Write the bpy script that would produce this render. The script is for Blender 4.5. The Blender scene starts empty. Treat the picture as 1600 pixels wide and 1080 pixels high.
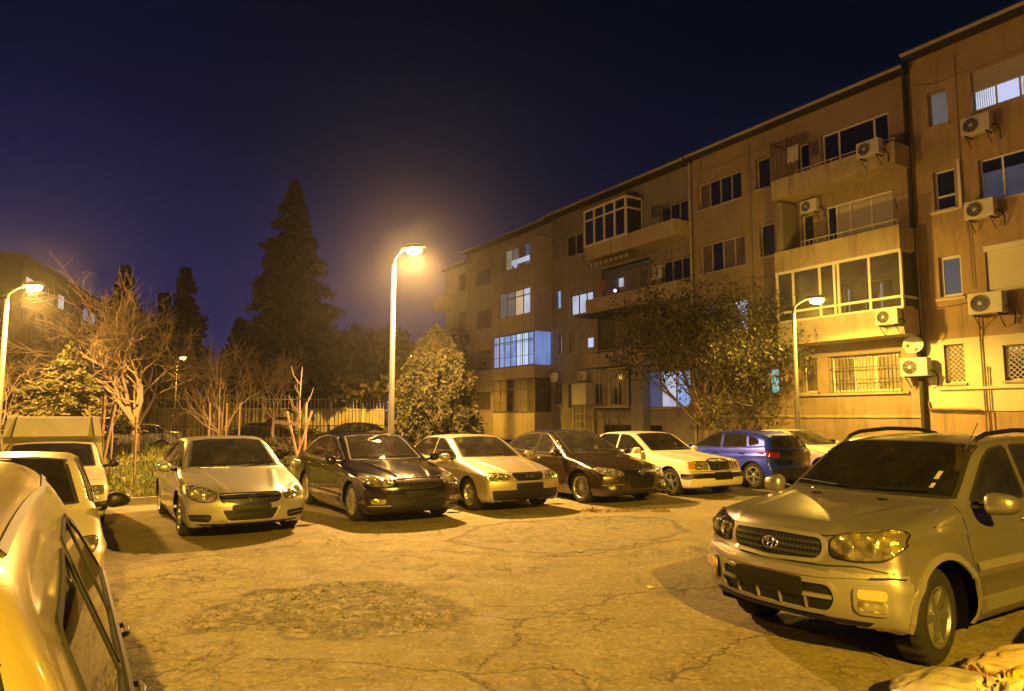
import bpy, bmesh, math, random
import numpy as np
from mathutils import Vector, Matrix, geometry
R = math.radians
D = bpy.data
SC = bpy.context.scene
COL = SC.collection
rnd = random.Random(7)

# ------------------------------------------------------------------ camera
cam_d = D.cameras.new('camera'); cam = D.objects.new('camera', cam_d); COL.objects.link(cam)
cam_d.sensor_width = 36; cam_d.lens = 36*1100/1600
cam_d.clip_end = 2000; cam_d.clip_start = 0.05
cam.location = (0, 0, 1.8)
cam.rotation_euler = (R(90)+math.atan(110/1100), 0, 0)
SC.camera = cam

# ------------------------------------------------------------------ night sky
world = D.worlds.new('World'); SC.world = world; world.use_nodes = True
wn = world.node_tree; wn.nodes.clear()
w_out = wn.nodes.new('ShaderNodeOutputWorld'); w_bg = wn.nodes.new('ShaderNodeBackground')
w_tc = wn.nodes.new('ShaderNodeTexCoord'); w_sep = wn.nodes.new('ShaderNodeSeparateXYZ')
w_r = wn.nodes.new('ShaderNodeValToRGB')
wn.links.new(w_tc.outputs['Generated'], w_sep.inputs[0])
w_m = wn.nodes.new('ShaderNodeMath'); w_m.operation = 'MULTIPLY_ADD'; w_m.inputs[1].default_value = 0.22
wn.links.new(w_sep.outputs['X'], w_m.inputs[0]); wn.links.new(w_sep.outputs['Z'], w_m.inputs[2])
w_ns = wn.nodes.new('ShaderNodeTexNoise'); w_ns.inputs['Scale'].default_value = 2.2; w_ns.inputs['Detail'].default_value = 3
wn.links.new(w_tc.outputs['Generated'], w_ns.inputs['Vector'])
w_a = wn.nodes.new('ShaderNodeMath'); w_a.operation = 'MULTIPLY_ADD'; w_a.inputs[1].default_value = 0.10
wn.links.new(w_ns.outputs[0], w_a.inputs[0]); wn.links.new(w_m.outputs[0], w_a.inputs[2])
wn.links.new(w_a.outputs[0], w_r.inputs[0])
cr = w_r.color_ramp
for p, c in ((0.0, (.016, .018, .095)), (.18, (.011, .013, .062)), (.34, (.0045, .0065, .026)), (.58, (.0012, .003, .009))):
    e = cr.elements.new(p); e.color = (*c, 1)
cr.elements.remove(cr.elements[0]); cr.elements[-1].color = (.0014, .0022, .007, 1)
wn.links.new(w_r.outputs[0], w_bg.inputs[0]); w_bg.inputs[1].default_value = 1.0
wn.links.new(w_bg.outputs[0], w_out.inputs[0])
vs = SC.view_settings
vs.view_transform = 'Standard'; vs.look = 'None'; vs.exposure = 0; vs.gamma = 1
SODIUM = (1.0, .52, .05)

# ------------------------------------------------------------------ frames
A32 = R(32); PX, PY = math.cos(A32), math.sin(A32)
def W(p, u, z=0.0):             # across / along the parking court -> world
    return (p*PX-u*PY, p*PY+u*PX, z)

# ------------------------------------------------------------------ helpers
def link(o, parent=None):
    COL.objects.link(o)
    if parent is not None: o.parent = parent
    return o
def tag(o, label=None, cat=None, group=None, kind=None):
    if label: o['label'] = label
    if cat: o['category'] = cat
    if group: o['group'] = group
    if kind: o['kind'] = kind
    return o
def empty(name, loc=(0, 0, 0), rz=0, **k):
    o = D.objects.new(name, None); link(o); o.location = loc; o.rotation_euler = (0, 0, rz)
    return tag(o, **k)
class MB:
    """collects faces, becomes one mesh object"""
    def __init__(s): s.v = []; s.f = []; s.mi = []
    def add(s, vs, fs, mi=0):
        n = len(s.v); s.v.extend([tuple(map(float, a)) for a in vs])
        s.f.extend([tuple(i+n for i in f) for f in fs]); s.mi.extend([mi]*len(fs)); return s
    def box(s, a, b, mi=0, m=None, bev=0):
        x0, x1 = sorted((a[0], b[0])); y0, y1 = sorted((a[1], b[1])); z0, z1 = sorted((a[2], b[2]))
        if bev:
            bm = bmesh.new(); bmesh.ops.create_cube(bm, size=1)
            for v in bm.verts: v.co = Vector(((x0+x1)/2+v.co.x*(x1-x0), (y0+y1)/2+v.co.y*(y1-y0), (z0+z1)/2+v.co.z*(z1-z0)))
            bmesh.ops.bevel(bm, geom=bm.edges[:], offset=bev, segments=3, affect='EDGES', profile=.5)
            return s.bm(bm, mi, m)
        v = [(x0,y0,z0),(x1,y0,z0),(x1,y1,z0),(x0,y1,z0),(x0,y0,z1),(x1,y0,z1),(x1,y1,z1),(x0,y1,z1)]
        if m is not None: v = [m@Vector(q) for q in v]
        return s.add(v, [(0,3,2,1),(4,5,6,7),(0,1,5,4),(1,2,6,5),(2,3,7,6),(3,0,4,7)], mi)
    def bm(s, bm, mi=0, m=None):
        bm.verts.index_update()
        v = [(m@q.co if m is not None else q.co.copy()) for q in bm.verts]
        s.add(v, [[q.index for q in f.verts] for f in bm.faces], mi); bm.free(); return s
    def tube(s, pts, r, n=8, mi=0, cap=True):
        pts = [Vector(p) for p in pts]; rs = r if isinstance(r, (list, tuple)) else [r]*len(pts)
        up = None; rings = []
        for i, p in enumerate(pts):
            d = (pts[min(i+1, len(pts)-1)]-pts[max(i-1, 0)])
            if d.length < 1e-9: d = Vector((0, 0, 1))
            d.normalize()
            if up is None: up = Vector((0, 0, 1)) if abs(d.z) < .9 else Vector((1, 0, 0))
            a = d.cross(up)
            if a.length < 1e-6: a = d.orthogonal()
            a.normalize(); b = d.cross(a).normalized(); up = -b if False else up
            rings.append([p+(a*math.cos(2*math.pi*k/n)+b*math.sin(2*math.pi*k/n))*rs[i] for k in range(n)])
        v = [q for rg in rings for q in rg]; f = []
        for i in range(len(pts)-1):
            for k in range(n):
                f.append((i*n+k, i*n+(k+1) % n, (i+1)*n+(k+1) % n, (i+1)*n+k))
        if cap: f.append(tuple(range(n))[::-1]); f.append(tuple((len(pts)-1)*n+k for k in range(n)))
        return s.add(v, f, mi)
    def lathe(s, prof, n=32, axis='z', c=(0, 0, 0), mi=0, mod=None):
        v = []; f = []; c = Vector(c)
        for i, (r, h) in enumerate(prof):
            for k in range(n):
                a = 2*math.pi*k/n; rr = r*(mod(i, k) if mod else 1)
                if axis == 'z': q = (rr*math.cos(a), rr*math.sin(a), h)
                elif axis == 'y': q = (rr*math.cos(a), h, rr*math.sin(a))
                else: q = (h, rr*math.cos(a), rr*math.sin(a))
                v.append(c+Vector(q))
        for i in range(len(prof)-1):
            for k in range(n): f.append((i*n+k, i*n+(k+1) % n, (i+1)*n+(k+1) % n, (i+1)*n+k))
        return s.add(v, f, mi)
    def build(s, name, mat, parent=None, smooth=False, fix=False, **k):
        me = D.meshes.new(name); me.from_pydata(s.v, [], s.f)
        for m in (mat if isinstance(mat, (list, tuple)) else [mat]): me.materials.append(m)
        if any(s.mi): me.polygons.foreach_set('material_index', s.mi)
        if fix:
            bm = bmesh.new(); bm.from_mesh(me); bmesh.ops.recalc_face_normals(bm, faces=bm.faces[:]); bm.to_mesh(me); bm.free()
        if smooth: me.polygons.foreach_set('use_smooth', [True]*len(me.polygons))
        me.update(); o = D.objects.new(name, me); link(o, parent)
        if smooth == 'auto': me.set_sharp_from_angle(angle=R(35))
        return tag(o, **k)

# ------------------------------------------------------------------ materials
MATS = {}
def nodes(m):
    m.use_nodes = True; t = m.node_tree; return t, t.nodes['Principled BSDF'], t.nodes['Material Output']
def N(t, kind, **k):
    n = t.nodes.new(kind)
    for a, b in k.items():
        if a in n.inputs.keys(): n.inputs[a].default_value = b
        else: setattr(n, a, b)
    return n
def mat(name, col, rough=.6, metal=0, var=.0, vs_=4, bump=0, bs=40, coat=0, spec=.5, emis=None, es=1, dirt=0, dirtc=(.1, .08, .05), seed=0, streak=0):
    if name in MATS: return MATS[name]
    m = D.materials.new(name); MATS[name] = m; t, b, o = nodes(m)
    b.inputs['Base Color'].default_value = (*col, 1); b.inputs['Roughness'].default_value = rough
    b.inputs['Metallic'].default_value = metal; b.inputs['Coat Weight'].default_value = coat
    b.inputs['Coat Roughness'].default_value = .04; b.inputs['Specular IOR Level'].default_value = spec
    tc = N(t, 'ShaderNodeTexCoord')
    if var or dirt:
        n = N(t, 'ShaderNodeTexNoise', Scale=vs_, Detail=7, Roughness=.6)
        n.noise_dimensions = '4D'; n.inputs['W'].default_value = seed
        t.links.new(tc.outputs['Object'], n.inputs['Vector'])
        mx = N(t, 'ShaderNodeMix', data_type='RGBA')
        t.links.new(n.outputs[0], mx.inputs['Factor'])
        mx.inputs[6].default_value = (*[c*(1-var) for c in col], 1); mx.inputs[7].default_value = (*[min(1, c*(1+var)) for c in col], 1)
        last = mx.outputs[2]
        if dirt:
            n2 = N(t, 'ShaderNodeTexNoise', Scale=vs_*.37+.3, Detail=9, Roughness=.72)
            t.links.new(tc.outputs['Object'], n2.inputs['Vector'])
            rp = N(t, 'ShaderNodeMapRange'); rp.inputs[1].default_value = .47; rp.inputs[2].default_value = .68; rp.inputs[4].default_value = dirt
            t.links.new(n2.outputs[0], rp.inputs[0])
            m2 = N(t, 'ShaderNodeMix', data_type='RGBA'); t.links.new(rp.outputs[0], m2.inputs['Factor'])
            t.links.new(last, m2.inputs[6]); m2.inputs[7].default_value = (*dirtc, 1); last = m2.outputs[2]
        if streak:
            mp = N(t, 'ShaderNodeMapping'); mp.inputs['Scale'].default_value = (2.6, 2.6, .22); t.links.new(tc.outputs['Object'], mp.inputs[0])
            n3 = N(t, 'ShaderNodeTexNoise', Scale=1.6, Detail=8, Roughness=.7); t.links.new(mp.outputs[0], n3.inputs['Vector'])
            r3 = N(t, 'ShaderNodeMapRange'); r3.inputs[1].default_value = .50; r3.inputs[2].default_value = .70; r3.inputs[4].default_value = streak; t.links.new(n3.outputs[0], r3.inputs[0])
            m3 = N(t, 'ShaderNodeMix', data_type='RGBA'); t.links.new(r3.outputs[0], m3.inputs['Factor']); t.links.new(last, m3.inputs[6]); m3.inputs[7].default_value = (*[c*.45 for c in dirtc], 1); last = m3.outputs[2]
            v4 = N(t, 'ShaderNodeTexVoronoi', Scale=.55); v4.feature = 'F1'; t.links.new(tc.outputs['Object'], v4.inputs['Vector']); r4 = N(t, 'ShaderNodeMapRange'); r4.inputs[3].default_value = 0; r4.inputs[4].default_value = .22
            sx = N(t, 'ShaderNodeSeparateColor'); t.links.new(v4.outputs['Color'], sx.inputs[0]); t.links.new(sx.outputs[0], r4.inputs[0]); m4 = N(t, 'ShaderNodeMix', data_type='RGBA'); t.links.new(r4.outputs[0], m4.inputs['Factor'])
            t.links.new(last, m4.inputs[6]); m4.inputs[7].default_value = (*[min(1, c*1.7) for c in col], 1); last = m4.outputs[2]
        t.links.new(last, b.inputs['Base Color'])
    if bump:
        n = N(t, 'ShaderNodeTexNoise', Scale=bs, Detail=5, Roughness=.6)
        t.links.new(tc.outputs['Object'], n.inputs['Vector'])
        bp = N(t, 'ShaderNodeBump', Strength=1.0, Distance=bump); t.links.new(n.outputs[0], bp.inputs['Height'])
        t.links.new(bp.outputs[0], b.inputs['Normal'])
    if emis:
        b.inputs['Emission Color'].default_value = (*emis, 1); b.inputs['Emission Strength'].default_value = es
    return m
def paint(name, col, metal=.0, rough=.35, dust=.25):
    """car paint: metallic flake under a clear coat, a film of dust in patches"""
    if name in MATS: return MATS[name]
    m = D.materials.new(name); MATS[name] = m; t, b, o = nodes(m); tc = N(t, 'ShaderNodeTexCoord')
    b.inputs['Metallic'].default_value = metal; b.inputs['Coat Weight'].default_value = .8; b.inputs['Coat Roughness'].default_value = .06
    n = N(t, 'ShaderNodeTexNoise', Scale=2.3, Detail=8, Roughness=.7); t.links.new(tc.outputs['Object'], n.inputs['Vector'])
    sx = N(t, 'ShaderNodeSeparateXYZ'); t.links.new(tc.outputs['Object'], sx.inputs[0])
    lo = N(t, 'ShaderNodeMapRange'); t.links.new(sx.outputs['Z'], lo.inputs[0]); lo.inputs[1].default_value = .15; lo.inputs[2].default_value = .6; lo.inputs[3].default_value = .35; lo.inputs[4].default_value = 0
    ad = N(t, 'ShaderNodeMath', operation='ADD'); t.links.new(n.outputs[0], ad.inputs[0]); t.links.new(lo.outputs[0], ad.inputs[1])
    rp = N(t, 'ShaderNodeMapRange'); t.links.new(ad.outputs[0], rp.inputs[0]); rp.inputs[1].default_value = .42; rp.inputs[2].default_value = .85; rp.inputs[3].default_value = dust*.3; rp.inputs[4].default_value = dust
    mx = N(t, 'ShaderNodeMix', data_type='RGBA'); t.links.new(rp.outputs[0], mx.inputs['Factor'])
    mx.inputs[6].default_value = (*col, 1); mx.inputs[7].default_value = (.23, .20, .16, 1)
    t.links.new(mx.outputs[2], b.inputs['Base Color'])
    r2 = N(t, 'ShaderNodeMapRange'); t.links.new(rp.outputs[0], r2.inputs[0]); r2.inputs[3].default_value = rough; r2.inputs[4].default_value = .75
    t.links.new(r2.outputs[0], b.inputs['Roughness'])
    n3 = N(t, 'ShaderNodeTexNoise', Scale=320, Detail=1); t.links.new(tc.outputs['Object'], n3.inputs['Vector'])
    bp = N(t, 'ShaderNodeBump', Strength=.25, Distance=.002); t.links.new(n3.outputs[0], bp.inputs['Height']); t.links.new(bp.outputs[0], b.inputs['Normal'])
    return m
def glass(name, tint=(.35, .36, .36), dusty=.10):
    if name in MATS: return MATS[name]
    m = D.materials.new(name); MATS[name] = m; m.use_nodes = True; t = m.node_tree; t.nodes.clear()
    o = N(t, 'ShaderNodeOutputMaterial'); tr = N(t, 'ShaderNodeBsdfTransparent'); tr.inputs[0].default_value = (*tint, 1)
    gl = N(t, 'ShaderNodeBsdfGlossy', Roughness=.02); gl.inputs[0].default_value = (.9, .9, .9, 1)
    fr = N(t, 'ShaderNodeFresnel', IOR=1.5); mx = N(t, 'ShaderNodeMixShader')
    f2 = N(t, 'ShaderNodeMath', operation='MULTIPLY_ADD'); f2.inputs[1].default_value = 1.0; f2.inputs[2].default_value = .03
    t.links.new(fr.outputs[0], f2.inputs[0])
    t.links.new(f2.outputs[0], mx.inputs[0]); t.links.new(tr.outputs[0], mx.inputs[1]); t.links.new(gl.outputs[0], mx.inputs[2])
    df = N(t, 'ShaderNodeBsdfDiffuse'); df.inputs[0].default_value = (.32, .30, .26, 1)
    tc = N(t, 'ShaderNodeTexCoord'); n = N(t, 'ShaderNodeTexNoise', Scale=3.5, Detail=7, Roughness=.7); t.links.new(tc.outputs['Object'], n.inputs['Vector'])
    rp = N(t, 'ShaderNodeMapRange'); t.links.new(n.outputs[0], rp.inputs[0]); rp.inputs[1].default_value = .3; rp.inputs[2].default_value = .75; rp.inputs[3].default_value = dusty*.4; rp.inputs[4].default_value = dusty*1.6
    m2 = N(t, 'ShaderNodeMixShader'); t.links.new(rp.outputs[0], m2.inputs[0]); t.links.new(mx.outputs[0], m2.inputs[1]); t.links.new(df.outputs[0], m2.inputs[2])
    t.links.new(m2.outputs[0], o.inputs[0]); return m
BLACK = mat('black_plastic', (.005, .005, .005), .5)
RUBBER = mat('rubber', (.007, .007, .006), .8, bump=.002, bs=60)
TYRE = mat('tyre_rubber', (.010, .010, .009), .85, var=.3, vs_=9, dirt=.35, dirtc=(.045, .038, .028))
CHROME = mat('chrome', (.75, .75, .74), .12, 1)
ALLOY = mat('alloy', (.45, .45, .43), .3, .85, dirt=.5, dirtc=(.06, .05, .04))
UNDER = mat('underbody', (.002, .002, .002), .95, spec=.1)
SEAT = mat('seat_fabric', (.025, .024, .022), .9, var=.2)
SEATL = mat('seat_fabric_light', (.16, .14, .11), .9, var=.2)
DASH = mat('dashboard', (.010, .024, .023), .6)
MIRRORG = mat('mirror_glass', (.5, .5, .5), .05, 1)
GLASS = glass('car_glass', (.42, .42, .41), .06); GLASSD = glass('car_glass_dark', (.10, .10, .10), .05); GLASSC = glass('car_glass_clear', (.75, .75, .73), .07)
LAMP_AMBER = mat('amber_lens', (.75, .33, .03), .12, .2, coat=1)
LAMP_RED = mat('red_lens', (.30, .008, .006), .12, .1, coat=1)
def reflector():
    m = D.materials.new('headlight_reflector'); t, b, o = nodes(m); tc = N(t, 'ShaderNodeTexCoord')
    b.inputs['Metallic'].default_value = .6; b.inputs['Roughness'].default_value = .14; b.inputs['Coat Weight'].default_value = 1; b.inputs['Coat Roughness'].default_value = .02
    v = N(t, 'ShaderNodeTexVoronoi', Scale=17); v.feature = 'SMOOTH_F1'; t.links.new(tc.outputs['Object'], v.inputs['Vector'])
    cr = N(t, 'ShaderNodeValToRGB'); t.links.new(v.outputs['Distance'], cr.inputs[0])
    cr.color_ramp.elements[0].color = (.80, .78, .68, 1); cr.color_ramp.elements[1].color = (.22, .21, .16, 1); cr.color_ramp.elements[1].position = .6
    t.links.new(cr.outputs[0], b.inputs['Base Color'])
    bp = N(t, 'ShaderNodeBump', Strength=1, Distance=.03); t.links.new(v.outputs['Distance'], bp.inputs['Height']); t.links.new(bp.outputs[0], b.inputs['Normal'])
    return m
REFL = reflector()
PLATE = mat('plate_black', (.003, .003, .003), .6)
# ------------------------------------------------------------------ ground
def chaikin(P, it=2, closed=True):
    P = [np.array(p, float) for p in P]
    for _ in range(it):
        Q = []; n = len(P)
        for i in range(n if closed else n-1):
            a, b = P[i], P[(i+1) % n]; Q += [a*.75+b*.25, a*.25+b*.75]
        if not closed: Q = [P[0]]+Q+[P[-1]]
        P = Q
    return np.array(P)
def sd_poly(x, y, P):           # signed distance, negative inside
    x = np.asarray(x, float); y = np.asarray(y, float); sh = x.shape; x = x.ravel(); y = y.ravel()
    d2 = np.full(x.shape, 1e18); ins = np.zeros(x.shape, bool); n = len(P)
    for i in range(n):
        ax, ay = P[i]; bx, by = P[(i+1) % n]; ex, ey = bx-ax, by-ay
        L = ex*ex+ey*ey+1e-18; t = np.clip(((x-ax)*ex+(y-ay)*ey)/L, 0, 1)
        d2 = np.minimum(d2, (x-ax-t*ex)**2+(y-ay-t*ey)**2)
        c = ((ay > y) != (by > y)); xx = ax+(y-ay)*ex/(ey if abs(ey) > 1e-12 else 1e-12)
        ins ^= c & (x < xx)
    d = np.sqrt(d2); d[ins] *= -1
    return d.reshape(sh)
HOLE = chaikin([(-2.85, 6.25), (-2.75, 6.95), (-2.6, 7.45), (-1.95, 7.95), (-1.2, 7.85), (-.75, 7.3), (-.32, 6.62), (-.75, 6.05), (-1.3, 5.83), (-1.75, 5.85), (-2.0, 6.1), (-2.4, 6.1)])
PATCH = chaikin([(-1.0, 10.4), (-.6, 11.6), (.2, 12.4), (1.2, 12.9), (2.4, 12.9), (2.9, 12.0), (2.5, 10.9), (1.6, 9.95), (.6, 9.6), (-.4, 9.9)])
def vnoise(x, y, s, seed=0):    # cheap smooth value noise
    r = np.random.RandomState(seed); T = r.rand(256, 256)
    xs, ys = x*s+1000, y*s+1000; xi, yi = np.floor(xs).astype(int), np.floor(ys).astype(int); fx, fy = xs-xi, ys-yi
    fx = fx*fx*(3-2*fx); fy = fy*fy*(3-2*fy); a = T[xi % 256, yi % 256]; b = T[(xi+1) % 256, yi % 256]; c = T[xi % 256, (yi+1) % 256]; d = T[(xi+1) % 256, (yi+1) % 256]
    return (a*(1-fx)+b*fx)*(1-fy)+(c*(1-fx)+d*fx)*fy-.5
def grow(lo, hi, step, far):
    a = list(np.arange(lo, hi+1e-6, step)); s = step; x = a[-1]
    while x < far: s *= 1.35; x += s; a.append(x)
    s = step; x = a[0]; b = []
    while x > -far: s *= 1.35; x -= s; b.append(x)
    return np.array(b[::-1]+a)
gx = grow(-6.0, 6.0, .045, 900); gy = grow(3.2, 15.0, .045, 900)
GX, GY = np.meshgrid(gx, gy, indexing='ij')
def ground_h(x, y):
    near = np.clip((45-np.hypot(x, y-10))/10, 0, 1)
    h = (vnoise(x, y, .35, 1)*.035+vnoise(x, y, 1.3, 2)*.010)*near
    wob = vnoise(x, y, 2.2, 23)*.26+vnoise(x, y, 5, 3)*.14+vnoise(x, y, 12, 4)*.08
    dh = sd_poly(x, y, HOLE)+wob; k = np.clip(-dh/.10, 0, 1)
    h = h+k*(-.028+vnoise(x, y, 13, 5)*.024+vnoise(x, y, 6, 6)*.018+np.clip(-dh, 0, .6)*.03)
    dp = sd_poly(x, y, PATCH)+wob; k2 = np.clip(-dp/.08, 0, 1)
    h = h+k2*(-.010+vnoise(x, y, 9, 7)*.012)
    return h, np.clip(.5-dh/.10, 0, 1), np.clip(.5-dp/.14, 0, 1)
H_, M1, M2 = ground_h(GX, GY)
nx, ny = GX.shape
me = D.meshes.new('ground')
idx = np.arange(nx*ny).reshape(nx, ny)
F = np.stack([idx[:-1, :-1], idx[1:, :-1], idx[1:, 1:], idx[:-1, 1:]], -1).reshape(-1, 4)
me.vertices.add(nx*ny); me.vertices.foreach_set('co', np.stack([GX, GY, H_], -1).ravel())
me.loops.add(len(F)*4); me.loops.foreach_set('vertex_index', F.ravel())
me.polygons.add(len(F)); me.polygons.foreach_set('loop_start', np.arange(len(F))*4); me.polygons.foreach_set('loop_total', np.full(len(F), 4))
me.update(); me.polygons.foreach_set('use_smooth', [True]*len(F))
for nm, arr in (('hole', M1), ('patch', M2)):
    at = me.attributes.new(nm, 'FLOAT', 'POINT'); at.data.foreach_set('value', arr.ravel().astype(np.float32))
g = D.objects.new('ground', me); link(g); tag(g, kind='structure')

m = D.materials.new('worn_asphalt'); t, b, o = nodes(m); L_ = t.links.new
tc = N(t, 'ShaderNodeTexCoord'); OB = tc.outputs['Object']
def noise(sc, det=6, ro=.6, vec=None):
    n = N(t, 'ShaderNodeTexNoise', Scale=sc, Detail=det, Roughness=ro); L_(vec or OB, n.inputs['Vector']); return n.outputs[0]
def rng(v, a, b_, c=0, d=1):
    n = N(t, 'ShaderNodeMapRange'); L_(v, n.inputs[0]); n.inputs[1].default_value = a; n.inputs[2].default_value = b_; n.inputs[3].default_value = c; n.inputs[4].default_value = d; return n.outputs[0]
def mth(op, a, b_=None, c=None):
    n = N(t, 'ShaderNodeMath', operation=op)
    for i, v in enumerate((a, b_, c)):
        if v is None: continue
        if isinstance(v, (int, float)): n.inputs[i].default_value = v
        else: L_(v, n.inputs[i])
    return n.outputs[0]
def mixc(f, a, b_):
    n = N(t, 'ShaderNodeMix', data_type='RGBA')
    if isinstance(f, (int, float)): n.inputs['Factor'].default_value = f
    else: L_(f, n.inputs['Factor'])
    for i, v in ((6, a), (7, b_)):
        if isinstance(v, tuple): n.inputs[i].default_value = (*v, 1)
        else: L_(v, n.inputs[i])
    return n.outputs[2]
# distorted position for ragged cracks
nc = N(t, 'ShaderNodeTexNoise', Scale=2.0, Detail=8, Roughness=.78); L_(OB, nc.inputs['Vector'])
vm = N(t, 'ShaderNodeVectorMath', operation='MULTIPLY_ADD'); L_(nc.outputs['Color'], vm.inputs[0]); vm.inputs[1].default_value = (.55, .55, 0); L_(OB, vm.inputs[2])
v2 = N(t, 'ShaderNodeVectorMath', operation='MULTIPLY_ADD'); L_(vm.outputs[0], v2.inputs[0]); v2.inputs[1].default_value = (1, 1, 0); v2.inputs[2].default_value = (-.275, -.275, 0)
DP = v2.outputs[0]
CR = [[(-.35, 6.6), (.09, 6.4), (.45, 6.6), (1.1, 7.3), (2.4, 7.75)], [(.09, 6.4), (.0, 5.7), (-.33, 5.15), (-.1, 4.7)], [(-1.9, 5.4), (-1.2, 5.35), (-.33, 5.15), (.45, 5.2), (.55, 4.55)],
      [(-2.3, 5.65), (-2.5, 5.05), (-2.2, 4.5)], [(-1.3, 9.8), (-.2, 9.45), (.9, 9.35), (2.5, 10.6)], [(-4.3, 7.0), (-3.4, 7.2)], [(-5.4, 8.6), (-4.2, 9.0), (-3.0, 10.0)], [(1.1, 5.0), (1.9, 5.9), (3.2, 6.2)], [(2.6, 9.2), (4.2, 9.6)]]
dmin = None
for pl in CR:
    for (ax, ay), (bx, by) in zip(pl[:-1], pl[1:]):
        ex, ey = bx-ax, by-ay; LL = ex*ex+ey*ey
        s1 = N(t, 'ShaderNodeVectorMath', operation='SUBTRACT'); L_(DP, s1.inputs[0]); s1.inputs[1].default_value = (ax, ay, 0)
        dt = N(t, 'ShaderNodeVectorMath', operation='DOT_PRODUCT'); L_(s1.outputs[0], dt.inputs[0]); dt.inputs[1].default_value = (ex/LL, ey/LL, 0)
        cl = N(t, 'ShaderNodeClamp'); L_(dt.outputs['Value'], cl.inputs[0])
        sc_ = N(t, 'ShaderNodeVectorMath', operation='SCALE'); sc_.inputs[0].default_value = (ex, ey, 0); L_(cl.outputs[0], sc_.inputs['Scale'])
        ds = N(t, 'ShaderNodeVectorMath', operation='DISTANCE'); L_(s1.outputs[0], ds.inputs[0]); L_(sc_.outputs[0], ds.inputs[1])
        dmin = ds.outputs['Value'] if dmin is None else mth('MINIMUM', dmin, ds.outputs['Value'])
big_crack = rng(dmin, .002, .013, 1, 0)
vor = N(t, 'ShaderNodeTexVoronoi', Scale=1.15); vor.feature = 'DISTANCE_TO_EDGE'; L_(DP, vor.inputs['Vector'])
vor2 = N(t, 'ShaderNodeTexVoronoi', Scale=4.2); vor2.feature = 'DISTANCE_TO_EDGE'; L_(DP, vor2.inputs['Vector'])
c1 = mth('MULTIPLY', rng(vor.outputs[0], .002, .010, 1, 0), rng(noise(.55, 3), .47, .60))
c2 = mth('MULTIPLY', rng(vor2.outputs[0], .004, .028, 1, 0), rng(noise(.45, 4), .56, .66))
near_big = mth('MULTIPLY', rng(vor2.outputs[0], .003, .024, 1, 0), rng(dmin, .05, .28, 1, 0))
crack = mth('MINIMUM', mth('ADD', mth('ADD', big_crack, mth('MULTIPLY', c1, .35)), mth('ADD', c2, mth('MULTIPLY', near_big, mth('MULTIPLY', rng(noise(1.7, 2), .45, .6), .6)))), 1)
base = mixc(rng(noise(.5, 5), .35, .65), (.180, .150, .070), (.265, .226, .108))
base = mixc(mth('MULTIPLY', rng(noise(1.6, 9, .75), .50, .66), .75), base, (.115, .098, .066))
base = mixc(mth('MULTIPLY', rng(noise(11, 8, .78), .52, .70), .6), base, (.38, .35, .26))
speck = N(t, 'ShaderNodeTexVoronoi', Scale=95); L_(OB, speck.inputs['Vector'])
base = mixc(mth('MULTIPLY', rng(speck.outputs['Distance'], .05, .38, 1, 0), .5), base, (.085, .074, .05))
gr = noise(42, 6, .75)
sp2 = N(t, 'ShaderNodeTexVoronoi', Scale=34); L_(OB, sp2.inputs['Vector']); sc2 = N(t, 'ShaderNodeSeparateColor'); L_(sp2.outputs['Color'], sc2.inputs[0])
base = mixc(mth('MULTIPLY', rng(sc2.outputs[0], .80, .86), .28), base, (.44, .41, .31)); base = mixc(mth('MULTIPLY', rng(sc2.outputs[1], .78, .84), .4), base, (.085, .074, .05))
sxy = N(t, 'ShaderNodeSeparateXYZ'); L_(DP, sxy.inputs[0])
sd_ = mth('ADD', mth('MULTIPLY', mth('ADD', sxy.outputs[0], 4.7), .87), mth('MULTIPLY', mth('SUBTRACT', sxy.outputs[1], 8.08), -.5))
apron = mth('MULTIPLY', rng(sd_, .03, -.03), rng(sxy.outputs[0], -1.2, -2.6)); base = mixc(mth('MULTIPLY', apron, .38), base, (.13, .10, .07))
edge = mth('MULTIPLY', mth('MULTIPLY', apron, mth('SUBTRACT', 1, apron)), 2.4); base = mixc(mth('MINIMUM', edge, .8), base, (.04, .034, .026))
sp3 = N(t, 'ShaderNodeTexVoronoi', Scale=19); L_(DP, sp3.inputs['Vector']); sc3 = N(t, 'ShaderNodeSeparateColor'); L_(sp3.outputs['Color'], sc3.inputs[0])
att = N(t, 'ShaderNodeAttribute'); att.attribute_name = 'hole'; at2 = N(t, 'ShaderNodeAttribute'); at2.attribute_name = 'patch'
holec = mixc(rng(gr, .42, .60), (.055, .044, .024), (.33, .29, .17)); holec = mixc(mth('MULTIPLY', rng(sc3.outputs[0], .55, .75), .7), holec, (.42, .38, .25)); holec = mixc(mth('MULTIPLY', rng(sc3.outputs[1], .60, .75), .5), holec, (.040, .032, .020)); holec = mixc(mth('MULTIPLY', rng(noise(5, 7, .75), .45, .6), .55), holec, (.060, .058, .030))
base = mixc(mth('MULTIPLY', att.outputs['Fac'], .92), base, holec)
rim = mth('MULTIPLY', mth('MULTIPLY', att.outputs['Fac'], mth('SUBTRACT', 1, att.outputs['Fac'])), mth('MULTIPLY', rng(noise(3.3, 5), .38, .6), 3.2))
rim2 = mth('MULTIPLY', mth('MULTIPLY', at2.outputs['Fac'], mth('SUBTRACT', 1, at2.outputs['Fac'])), 2.6)
patc = mixc(rng(noise(8, 7, .7), .4, .62), (.11, .095, .06), (.25, .22, .15))
base = mixc(mth('MULTIPLY', at2.outputs['Fac'], .6), base, patc)
base = mixc(mth('MINIMUM', mth('ADD', rim, rim2), .8), base, (.05, .042, .03))
base = mixc(mth('MULTIPLY', crack, .68), base, (.028, .024, .018))
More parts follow.
